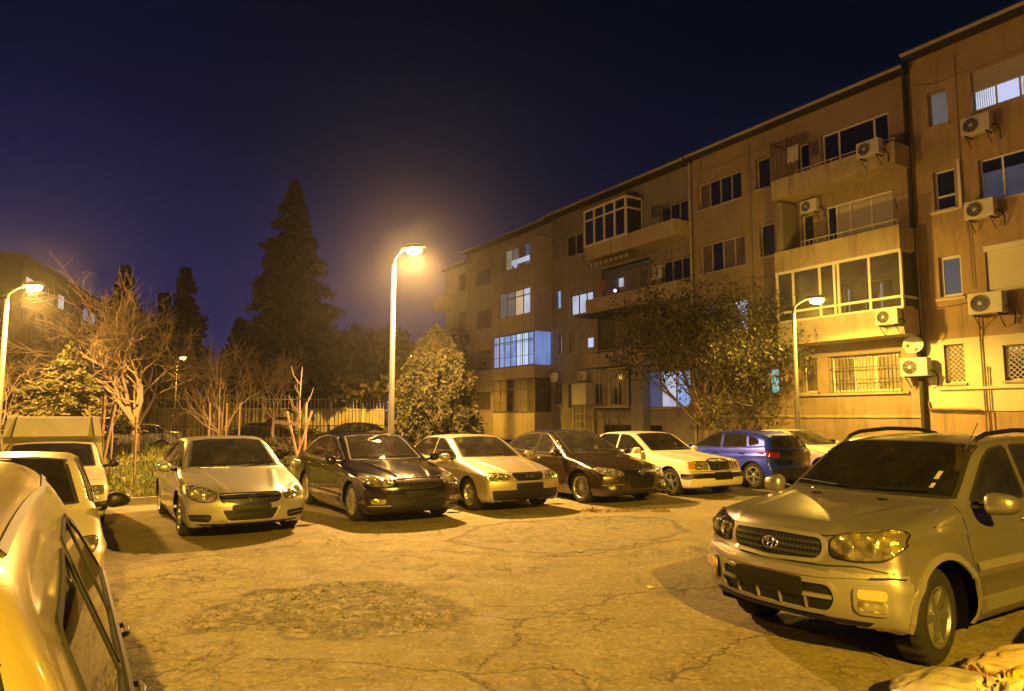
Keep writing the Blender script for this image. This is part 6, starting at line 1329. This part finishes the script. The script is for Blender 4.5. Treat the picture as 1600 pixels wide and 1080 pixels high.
# ------------------------------------------------------------------ trees
BARK = mat('bark', (.13, .095, .065), .95, var=.35, vs_=6, bump=.02, bs=18); BARKL = mat('bark_pale', (.30, .23, .17), .9, var=.3, vs_=6, bump=.01, bs=18)
def branch_tree(rg, base, h, spread, n_main, depth, r0, up=.35, trunk=.28, wob=.18, twig=.006, lean=(0, 0)):
    mb = MB(); tips = []; b0 = Vector(base); th = h*trunk
    t1 = b0+Vector((lean[0], lean[1], th)); mb.tube([b0-Vector((0, 0, .1)), b0+Vector((0, 0, .08)), b0+(t1-b0)*.5+Vector((rg.uniform(-.05, .05), rg.uniform(-.05, .05), 0)), t1], [r0*1.5, r0*1.15, r0, r0*.85], 9, cap=False)
    def grow(p, d, L, r, lv):
        k = 4 if lv < 2 else 3; pts = [p]; q = p; dd = d.copy()
        for i in range(k):
            dd = (dd+Vector((rg.gauss(0, wob), rg.gauss(0, wob), rg.gauss(0, wob)+up*.16))).normalized(); q = q+dd*L/k; pts.append(q)
        rs = [r*(1-.55*i/k) for i in range(k+1)]; mb.tube(pts, rs, 6 if lv < 2 else (4 if lv < 3 else 3), cap=False)
        if lv >= depth: tips.append(pts); return
        nb = rg.choice((3, 4)) if lv < depth-1 else rg.choice((3, 4, 5))
        for j in range(nb):
            t_ = rg.uniform(.35, 1) if j else 1.0; i = min(k-1, int(t_*k)); pp_ = pts[i].lerp(pts[i+1], t_*k-i) if i < k else pts[-1]
            ax = Vector((rg.gauss(0, 1), rg.gauss(0, 1), rg.gauss(0, .6))).normalized(); nd = (dd+ax*rg.uniform(.5, .95)).normalized()
            grow(pp_, nd, L*rg.uniform(.55, .78), max(twig, rs[i]*.62), lv+1)
    for j in range(n_main):
        a = 2*math.pi*(j+rg.random()*.6)/n_main; el = rg.uniform(.35, 1.25) if j else 1.4; d = Vector((math.cos(a)*math.cos(el)*spread, math.sin(a)*math.cos(el)*spread, math.sin(el))).normalized()
        grow(b0+(t1-b0)*rg.uniform(.72, 1), d, (h-th)*rg.uniform(.42, .55), r0*.6, 0)
    return mb, tips
def bare(name, x, y, h, label, seed, bark=BARKL, n_main=6, depth=3, r0=.11, spread=1.0, trunk=.25, up=.35, group='bare winter trees', z=None, twig=.011):
    z = lawn_z(x, y) if z is None else z; rg = random.Random(seed); r = empty('bare_tree', (x, y, z), label=label, cat='tree', group=group)
    mb, tips = branch_tree(rg, (0, 0, 0), h, spread, n_main, depth, r0, up, trunk, twig=twig); mb.build('trunk', bark, r, smooth=True); return r
bare('bare_tree', -13.9, 26.2, 5.9, 'wide bare tree lit orange on the lawn, left of the silver sedan', 11, n_main=9, depth=4, r0=.15, spread=.85, trunk=.20, up=.12, twig=.013)
bare('bare_tree', -12.0, 29.3, 4.3, 'smaller bare tree above the roof of the silver sedan', 23, n_main=7, depth=3, r0=.08, up=.5, trunk=.16)
bare('bare_tree', -13.0, 30.9, 4.8, 'slim bare tree just left of the tall fence', 29, n_main=6, depth=3, r0=.07, up=.6, trunk=.3)
bare('bare_tree', -10.4, 31.0, 4.6, 'bare tree standing before the white railing', 31, n_main=6, depth=3, r0=.07, up=.6, trunk=.3)
bare('bare_tree', -17.6, 24.5, 3.6, 'low bare tree beside the yellow-lit pine', 37, n_main=7, depth=3, r0=.07, up=.3, trunk=.2)
for i, (x, y, h, lb) in enumerate(((-26, 33, 6.5, 'tangled dark bare tree behind the left lamp post'), (-21.5, 31, 5.6, 'dark bare tree between the pine and the left lamp post'), (-18.5, 36, 7.0, 'tall dim bare tree behind the yellow-lit pine'), (-30, 38, 8.0, 'dim bare tree at the far left edge'))):
    bare('bare_tree', x, y, h, lb, 50+i, BARK, 8, 4, .12, 1.1, .2, .3, z=.4, twig=.014)
def sapling(x, y, h, label, seed, lean=.0):
    r = empty('sapling', (x, y, lawn_z(x, y)), label=label, cat='sapling'); rg = random.Random(seed); mb = MB()
    mb.tube([(0, 0, -.05), (.02, 0, h*.4), (-.02, .02, h*.7), (.03+lean, 0, h)], [.03, .026, .018, .006], 6)
    for i in range(9):
        z = h*rg.uniform(.45, .9); a = rg.uniform(0, 6.28); L = rg.uniform(.3, .7); mb.tube([(0, 0, z), (math.cos(a)*L*.4, math.sin(a)*L*.4, z+L*.5), (math.cos(a)*L*.55, math.sin(a)*L*.55, z+L)], [.012, .008, .004], 4)
    mb.build('stem', BARKL, r, smooth=True); return r
def stake(x, y, h, label, dx=0, dy=0, r_=.035):
    z = lawn_z(x, y); mb = MB(); mb.tube([(0, 0, -.1), (dx, dy, h)], r_, 7); o = mb.build('wooden_stake', mat('stake_wood', (.26, .19, .13), .9, var=.3, vs_=8), label=label, cat='stake', group='stakes propping the saplings'); o.location = (x, y, z); return o
sapling(-6.0, 20.0, 3.0, 'propped bare sapling between the silver sedan and the dark brown sedan', 3)
stake(-5.85, 20.1, 2.0, 'upright stake right beside the propped sapling', .0); stake(-5.75, 19.6, 1.75, 'stake leaning left across the propped sapling', -.55, .2); stake(-6.15, 19.7, 1.75, 'stake leaning right across the propped sapling', .55, .1)
o = MB().box((-.35, -.03, 0), (.35, .03, .09)).build('cross_board', mat('stake_wood', (.2,)*3), label='short board nailed across the leaning stakes', cat='board'); o.location = (-6.2, 19.55, 1.55); o.rotation_euler = (0, R(8), 0)
sapling(-11.3, 27.3, 3.4, 'thin sapling between two stakes above the silver sedan roof', 5)
for x, lb in ((-11.65, 'stake left of the thin sapling'), (-11.0, 'stake right of the thin sapling'), (-10.5, 'stake standing apart, to the right of the thin sapling')): stake(x, 27.3, 1.9, lb)
sapling(-9.6, 17.0, 2.6, 'thin sapling beside the cream van', 8); stake(-9.85, 17.05, 2.1, 'dark upright stake next to the cream van', 0, 0, .045); stake(-9.75, 16.8, 1.9, 'dark stake leaning next to the cream van', .25, .1, .045); stake(-10.6, 17.6, 1.3, 'pale stake leaning away from the cream van', .35, .1, .025); stake(-9.05, 17.1, 1.6, 'slim stake right of the cream van', -.03, 0, .028)
# evergreens
def crown_pts(rs, n, cx, cy, cz, rx, ry, rz, shell=.55, lumps=14, lr=.38):
    L = rs.randn(lumps, 3); L /= np.linalg.norm(L, axis=1)[:, None]; L *= (.35+.5*rs.rand(lumps, 1)); k = rs.randint(0, lumps, n); d = rs.randn(n, 3); d /= np.linalg.norm(d, axis=1)[:, None]
    P = L[k]+d*lr*(shell+(1-shell)*rs.rand(n, 1))*(.7+.6*rs.rand(lumps))[k][:, None]; return P*[rx, ry, rz]+[cx, cy, cz], d
def leaf_axes(rs, n, s0, s1, asp=.5, droop=0):
    a = rs.randn(n, 3); a[:, 2] -= droop; a /= np.linalg.norm(a, axis=1)[:, None]; b_ = np.cross(a, rs.randn(n, 3)); b_ /= np.linalg.norm(b_, axis=1)[:, None]; s = (s0+(s1-s0)*rs.rand(n, 1)); return b_*s*asp, a*s
THU = leafmat('thuja_leaf', (.040, .045, .014), (.12, .105, .032), 2.5, .15); PINE = leafmat('pine_needle', (.035, .04, .014), (.11, .10, .03), 2, .15); SPR = leafmat('spruce_needle', (.020, .024, .014), (.042, .040, .022), 1, .1); LEAF = leafmat('tree_leaf', (.018, .019, .008), (.055, .044, .016), 1.5, .15)
rs = np.random.RandomState(17)
# round thuja
r = empty('thuja', (-2.60, 24.0, .15), label='dense rounded evergreen right of the tall lamp post', cat='tree'); n = 26000
zz = rs.rand(n)**.85; prof = np.interp(zz, [0, .08, .3, .55, .75, .9, 1], [.75, 1.0, 1.08, .92, .66, .34, .04]); a = rs.rand(n)*6.283; lump = 1+.20*np.sin(a*4+zz*5)*np.sin(zz*11+a*2)+.14*np.sin(a*9-zz*17)+.10*rs.randn(n)*.6; rad = 1.30*prof*lump*(.72+.28*rs.rand(n)**.4)
C = np.stack([rad*np.cos(a), rad*np.sin(a), .30+zz*4.35+.05*rs.randn(n)], 1); keep = vnoise(a*2.2, zz*6, 1.2, 21) > -.30; C = C[keep]; m = len(C); Dx, Dy = leaf_axes(rs, m, .03, .085, .45)
Dy[:, 2] = np.abs(Dy[:, 2]); quads_obj('crown', C, Dx, Dy, THU, r); mb = MB()
for dx in (-.2, .05, .28): mb.tube([(dx, rs.uniform(-.1, .1), -.1), (dx*1.2, 0, .8), (dx*.6, 0, 2.6)], [.07, .055, .02], 7)
mb.build('trunk', BARKL, r, smooth=True)
# yellow-lit pine : shelves of needles
def pine(x, y, z, h, w, label, n, m_, seed, droop=.15, tiers=9, start=.12, s=(.05, .14), name='pine_tree', group=None, power=.9):
    rs = np.random.RandomState(seed); rg = random.Random(seed); r = empty(name, (x, y, z), label=label, cat='tree', group=group); mb = MB(); mb.tube([(0, 0, -.1), (.05, 0, h*.5), (0, 0, h*.99)], [w*.055, w*.035, .015], 8); Cs = []; Ax = []
    per = n//(tiers*7)
    for i in range(tiers):
        t_ = i/(tiers-1); zc = h*(start+(1-start)*t_*.97); L = w/2*(1-t_)**power*rg.uniform(.85, 1.15)+.10
        nb = 7 if t_ < .8 else 5
        for j in range(nb):
            a = 2*math.pi*(j+rg.random())/nb; Lj = L*rg.uniform(.6, 1.2); dr = -droop*Lj*rg.uniform(.5, 1.5); tip = Vector((math.cos(a)*Lj, math.sin(a)*Lj, zc+dr)); mid = Vector((math.cos(a)*Lj*.5, math.sin(a)*Lj*.5, zc+dr*.2+.06*Lj))
            mb.tube([(0, 0, zc-.05), mid, tip], [.03*w/3, .02*w/3, .006], 4, cap=False); k = int(per*(.35+Lj/max(L, .1)*.6)); tt = rs.rand(k)**.6
            P = np.outer(1-tt, [0, 0, zc])+np.outer(tt, tip)+np.outer(np.sin(tt*3.14)*.10*Lj, [0, 0, 1]); sp = (.20+.16*(1-tt))*Lj*.55+.04; vs2 = h/tiers*.22
            P += rs.randn(k, 3)*np.stack([sp*.55, sp*.55, sp*.20+.02+vs2*(1-tt)], 1); Cs.append(P); o_ = np.tile([math.cos(a), math.sin(a), -.1], (k, 1))+rs.randn(k, 3)*.55; o_ /= np.linalg.norm(o_, axis=1)[:, None]; Ax.append(o_)
    C = np.concatenate(Cs); A = np.concatenate(Ax); sz = s[0]+(s[1]-s[0])*rs.rand(len(C), 1); B = np.cross(A, rs.randn(len(C), 3)); B /= np.linalg.norm(B, axis=1)[:, None]
    quads_obj('crown', C, B*sz*.30, A*sz, m_, r); mb.build('trunk', BARK, r, smooth=True); return r
pine(-14.6, 23.2, .3, 3.7, 3.6, 'bushy pine lit bright yellow below the left lamp', 15000, PINE, 4, .1, 8, .2, (.05, .13), power=.7)
mat_sp2 = leafmat('spruce_needle_brown', (.035, .030, .02), (.075, .06, .035), 1, .1)
GE = 'dark conifers behind the street'
pine(-14.6, 46, .4, 17.2, 9.2, 'tallest conifer, dim against the sky left of the lamp glare', 24000, mat_sp2, 6, .28, 26, .06, (.14, .40), 'conifer', GE, .8)
pine(-23.5, 50, .4, 12.0, 6.5, 'pointed dark conifer right of the two left ones', 9000, SPR, 7, .3, 20, .06, (.16, .42), 'conifer', GE)
pine(-26.0, 52, .4, 10.5, 5.5, 'shorter dark conifer beside the pointed one', 7000, SPR, 8, .3, 18, .06, (.16, .42), 'conifer', GE)
pine(-29.0, 52, .4, 12.6, 7.0, 'dark conifer behind the wide bare tree', 8000, SPR, 9, .3, 19, .06, (.16, .42), 'conifer', GE)
pine(-20.2, 52, .4, 8.5, 5.5, 'low dark conifer left of the tallest one', 6000, SPR, 10, .3, 15, .06, (.16, .42), 'conifer', GE)
def broad(x, y, z, rx, rz, h, label, n, m_, seed, s=(.10, .26), group='dark leafy trees behind the street', name='leafy_tree', lumps=16):
    rs = np.random.RandomState(seed); r = empty(name, (x, y, z), label=label, cat='tree', group=group); C, d = crown_pts(rs, n, 0, 0, h, rx, rx, rz, .5, lumps); C = C[C[:, 2] > .3]; Dx, Dy = leaf_axes(rs, len(C), s[0], s[1]); quads_obj('crown', C, Dx, Dy, m_, r)
    rg = random.Random(seed); mb, _ = branch_tree(rg, (0, 0, 0), h+rz*.6, 1, 5, 1, rx*.07, .4, .35, twig=.02); mb.build('trunk', BARK, r, smooth=True); return r
DK = leafmat('dark_leaf', (.022, .022, .012), (.055, .045, .022), .8, .15)
for i, (x, y, rx, rz, h, lb) in enumerate(((-10.5, 44, 3.6, 2.6, 4.6, 'dark leafy tree right of the tallest conifer'), (-6.4, 47, 3.4, 3.0, 5.0, 'dark leafy tree directly behind the tall lamp post'), (-3.2, 52, 3.2, 3.2, 5.6, 'dark leafy tree between the lamp post and the apartment terrace'), (-34, 50, 5.5, 3.6, 4.6, 'broad dark tree behind the left lamp'), (-40, 46, 5.5, 3.2, 4.2, 'broad dark tree at the far left edge'), (-19, 58, 5, 3.0, 4.2, 'dark tree in the gap between conifers'), (-12, 60, 5, 3.4, 5.5, 'dark tree far behind the white railing'))):
    broad(x, y, .4, rx, rz, h, lb, 7000, DK, 60+i)
for i, (x, y, rx, rz, h, lb) in enumerate(((-7.3, 22.5, 1.2, .42, .42, 'low dark shrub behind the propped sapling'), (-9.2, 24.5, 1.3, .45, .45, 'low dark shrub above the silver sedan roof'), (-4.3, 22.3, 1.0, .45, .5, 'low dark shrub left of the tall lamp post'), (-5.2, 25.5, 1.2, .5, .6, 'dry shrub between the lamp post and the stakes'), (-18.3, 21.5, 1.5, .9, .95, 'dark shrub at the foot of the green fence'), (-12.6, 20.5, 1.0, .35, .35, 'low shrub below the bushy pine'), (-1.0, 23.0, 1.0, .5, .5, 'low shrub at the right foot of the rounded evergreen'))):
    broad(x, y, lawn_z(x, y), rx, rz, h, lb, 2600, DK if i != 3 else THU, 80+i, (.025, .07), 'low shrubs on the lawn', 'shrub', 10)
# autumn tree in front of the apartment buildings
r = empty('autumn_tree', (7.35, 26.8, .12), label='sparse leafy tree in front of the apartment buildings, left of the lower lamp', cat='tree'); rg = random.Random(91)
mb, tips = branch_tree(rg, (0, 0, 0), 6.5, 1.0, 10, 3, .16, .16, .20, .16, .008); mb.build('trunk', BARK, r, smooth=True); rs = np.random.RandomState(91)
T = np.array([p_[:] for tp in tips for p_ in tp]); k = rs.randint(0, len(T), 20000); C = T[k]+rs.randn(len(k), 3)*[.26, .26, .22]; kp = (C[:, 2] > 1.2); C = C[kp]; Dx, Dy = leaf_axes(rs, len(C), .028, .065, .55, .5); quads_obj('crown', C, Dx, Dy, LEAF, r)
# ------------------------------------------------------------------ buildings on the left
def far_block(name, x, y, rz, L, H_, depth, m_, label, wins, cols, rows, z0=.4, fh=2.8, ww=1.3):
    r = empty(name, (x, y, z0), rz, label=label, cat='building'); MB().box((0, 0, 0), (L, depth, H_)).build('wall', m_, r); MB().box((-.3, -.3, H_), (L+.3, depth+.3, H_+.3)).build('roof', ROOFM, r)
    for i in range(cols):
        for j in range(rows):
            a = (i+.5)*L/cols-ww/2; z = 1.6+fh*j; f = MB().box((a-.06, -.05, z-.06), (a+ww+.06, -.01, z+1.36)).build('window', FRB, r); MB().box((a, -.07, z), (a+ww*.47, -.045, z+1.3)).box((a+ww*.53, -.07, z), (a+ww, -.045, z+1.3)).build('pane', wins.get((i, j), PDARK), f)
    return r
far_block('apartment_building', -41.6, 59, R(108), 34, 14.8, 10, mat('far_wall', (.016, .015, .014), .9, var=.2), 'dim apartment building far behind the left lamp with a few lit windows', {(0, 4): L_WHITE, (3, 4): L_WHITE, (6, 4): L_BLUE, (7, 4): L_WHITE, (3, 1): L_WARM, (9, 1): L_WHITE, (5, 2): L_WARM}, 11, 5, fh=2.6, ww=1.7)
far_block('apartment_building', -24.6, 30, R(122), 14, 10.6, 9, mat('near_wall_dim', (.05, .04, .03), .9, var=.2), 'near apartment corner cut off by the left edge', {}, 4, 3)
far_block('garage', -21.5, 26.5, R(120), 5.0, 2.9, 4, PL_W, 'low pale garage behind the green fence at the left edge', {}, 1, 0)
# ------------------------------------------------------------------ rubbish by the off-road car's wheel
from mathutils import noise as mno
def crumple(name, c, r3, seed, m_, amp=.35, fr=2.2, sub=4, rot=0, label=None, cat=None, flat=.0, sharp=1, squash=0):
    bm = bmesh.new(); bmesh.ops.create_icosphere(bm, subdivisions=sub, radius=1); off = Vector((seed*3.1, seed*1.7, 0))
    for v in bm.verts:
        p = v.co.copy(); a = mno.noise(p*fr+off); b_ = abs(mno.noise(p*fr*2.3+off)); c_ = abs(mno.noise(p*fr*5+off)); d_ = abs(mno.noise(p*fr*11+off)); v.co = p*(1+amp*a-amp*.9*b_-amp*.22*c_-amp*.08*d_); v.co = Vector((v.co.x*r3[0], v.co.y*r3[1], max(v.co.z, -.55)*r3[2]+.5*r3[2]))
    mb = MB().bm(bm, 0, Matrix.Rotation(rot, 4, 'Z')); o = mb.build(name, m_, smooth=False if sharp else True, label=label, cat=cat); o.location = c; return o
BAG = mat('plastic_bag', (.46, .42, .34), .35, var=.10, vs_=6, bump=.006, bs=14); YEL = mat('yellow_wrapper', (.62, .44, .05), .3, var=.3, vs_=9, coat=.4)
crumple('rubbish_bag', (2.66, 4.42, 0), (.46, .30, .17), 3, BAG, .20, 1.3, 5, R(20), 'pale plastic rubbish bag torn open beside the front wheel', 'rubbish bag', sharp=0)
crumple('rubbish_bag', (3.62, 4.95, 0), (.50, .20, .17), 9, mat('bag_tan', (.42, .34, .22), .5, var=.15, bump=.004, bs=20), .18, 1.3, 5, R(-6), 'tan rubbish bag behind the yellow wrapper, at the right edge', 'rubbish bag', sharp=0)
crumple('crumpled_wrapper', (3.16, 4.52, .06), (.20, .16, .13), 5, YEL, .5, 2.0, 4, 0, 'crumpled yellow wrapper on the rubbish', 'wrapper')
def sheet(name, c, sx, sy, seed, m_, rot, lift=.10, label=None, cat=None):
    n = 22; mb = MB(); v = []; o3 = Vector((seed*2.7, seed*1.3, 0))
    for i in range(n+1):
        for j in range(n+1):
            x, y = (i/n-.5), (j/n-.5); q = Vector((x*3.2, y*3.2, 0))+o3; k = 1-abs(mno.noise(q))*1.2; z = abs(mno.noise(q*1.3))*lift*2+abs(mno.noise(q*3.1))*lift*.8+(x*x+y*y)*lift*.9
            v.append((x*sx*k+mno.noise(q*2)*sx*.14, y*sy*k+mno.noise(q*2+Vector((5, 5, 5)))*sy*.14, z))
    mb.add(v, [(i*(n+1)+j, (i+1)*(n+1)+j, (i+1)*(n+1)+j+1, i*(n+1)+j+1) for i in range(n) for j in range(n)]); o = mb.build(name, m_, label=label, cat=cat); o.location = c; o.rotation_euler = (0, 0, rot); md = o.modifiers.new('thick', 'SOLIDIFY'); md.thickness = .003; return o
CREAM = mat('paper_cream', (.55, .50, .36), .7); BRN = mat('scrap_brown', (.13, .045, .02), .6, var=.5)
sheet('crumpled_paper', (2.98, 4.40, .10), .34, .26, 6, CREAM, .4, .09, 'crumpled cream paper between the pale bag and the yellow wrapper', 'paper')
sheet('crumpled_paper', (3.26, 4.36, .08), .30, .24, 8, YEL, 1.2, .10, 'yellow torn packet at the bottom edge, nearest the black bag', 'packet')
sheet('crumpled_paper', (2.80, 4.28, .14), .26, .22, 14, CREAM, 2.0, .07, 'pale torn paper lying on the pale bag', 'paper')
sheet('plastic_film', (3.36, 4.66, .06), .42, .22, 15, BAG, .3, .08, 'strip of pale plastic film between the tan bag and the yellow wrapper', 'plastic film')
for i, (x, y) in enumerate(((2.78, 4.52), (2.86, 4.44), (2.90, 4.56))): sheet('food_scraps', (x, y, .13), .13, .10, 30+i, BRN, i*1.1, .06, ['dark reddish scrap on top of the pale bag', 'dark reddish scrap beside the cream paper', 'dark reddish scrap nearest the front tyre'][i], 'scraps')
crumple('rubbish_bag', (3.62, 4.42, 0), (.30, .24, .20), 8, mat('bag_black', (.012, .012, .012), .3, bump=.004, bs=20), .4, 1.8, 4, 0, 'black rubbish bag at the lower right corner', 'rubbish bag', sharp=0)
crumple('carton_piece', (3.05, 4.25, .02), (.13, .08, .05), 12, mat('carton_brown', (.22, .09, .05), .8), .5, 3, 3, R(30), 'flattened brown carton at the bottom edge', 'carton')
for i, (x, y, s_, mt) in enumerate(((2.6, 4.62, .035, 'w'), (2.9, 4.7, .03, 'y'), (3.3, 4.7, .04, 'w'))):
    o = crumple('paper_scrap', (x, y, .0), (s_, s_*.8, s_*.6), 20+i, BAG if mt == 'w' else YEL, .5, 3, 2, 0, ['small pale scrap nearest the front tyre, left one', 'tiny yellow scrap between the two bags', 'small pale scrap in front of the tan bag'][i], 'scrap')
for i, (x, y) in enumerate(((1.45, 7.6), (-3.0, 10.3), (.9, 9.6))):
    o = crumple('litter_scrap', (x, y, .0), (.045, .03, .02), 30+i, BAG, .5, 3, 2, 0, ['scrap of litter on the asphalt left of the off-road car', 'scrap of litter in front of the silver sedan', 'scrap of litter on the patched asphalt'][i], 'litter')
# dry weeds at the edge of the patch
n = 500; a = rs.rand(n)*6.28; rr_ = rs.rand(n)**.5; cx = np.where(rs.rand(n) < .6, 1.75, 2.6); x = cx+rr_*np.cos(a)*.45; y = 13.6+rr_*np.sin(a)*.18; h = .008+.035*rs.rand(n)**3
quads_obj('dry_weeds', np.stack([x, y, h], 1), np.stack([np.cos(a), np.sin(a), 0*a], 1)*.006, np.stack([rs.randn(n)*.4, rs.randn(n)*.4, np.ones(n)], 1)*h[:, None], LEAFL, kind='stuff')

# ------------------------------------------------------------------ night mist
m = D.materials.new('mist'); m.use_nodes = True; t = m.node_tree; t.nodes.clear(); o_ = N(t, 'ShaderNodeOutputMaterial'); v = N(t, 'ShaderNodeVolumePrincipled')
v.inputs['Color'].default_value = (.95, .95, 1, 1); v.inputs['Density'].default_value = .0011; v.inputs['Anisotropy'].default_value = .88; t.links.new(v.outputs[0], o_.inputs['Volume'])
MB().box((-175, -32, -1.3), (75, 165, 21)).build('haze', m, kind='stuff')
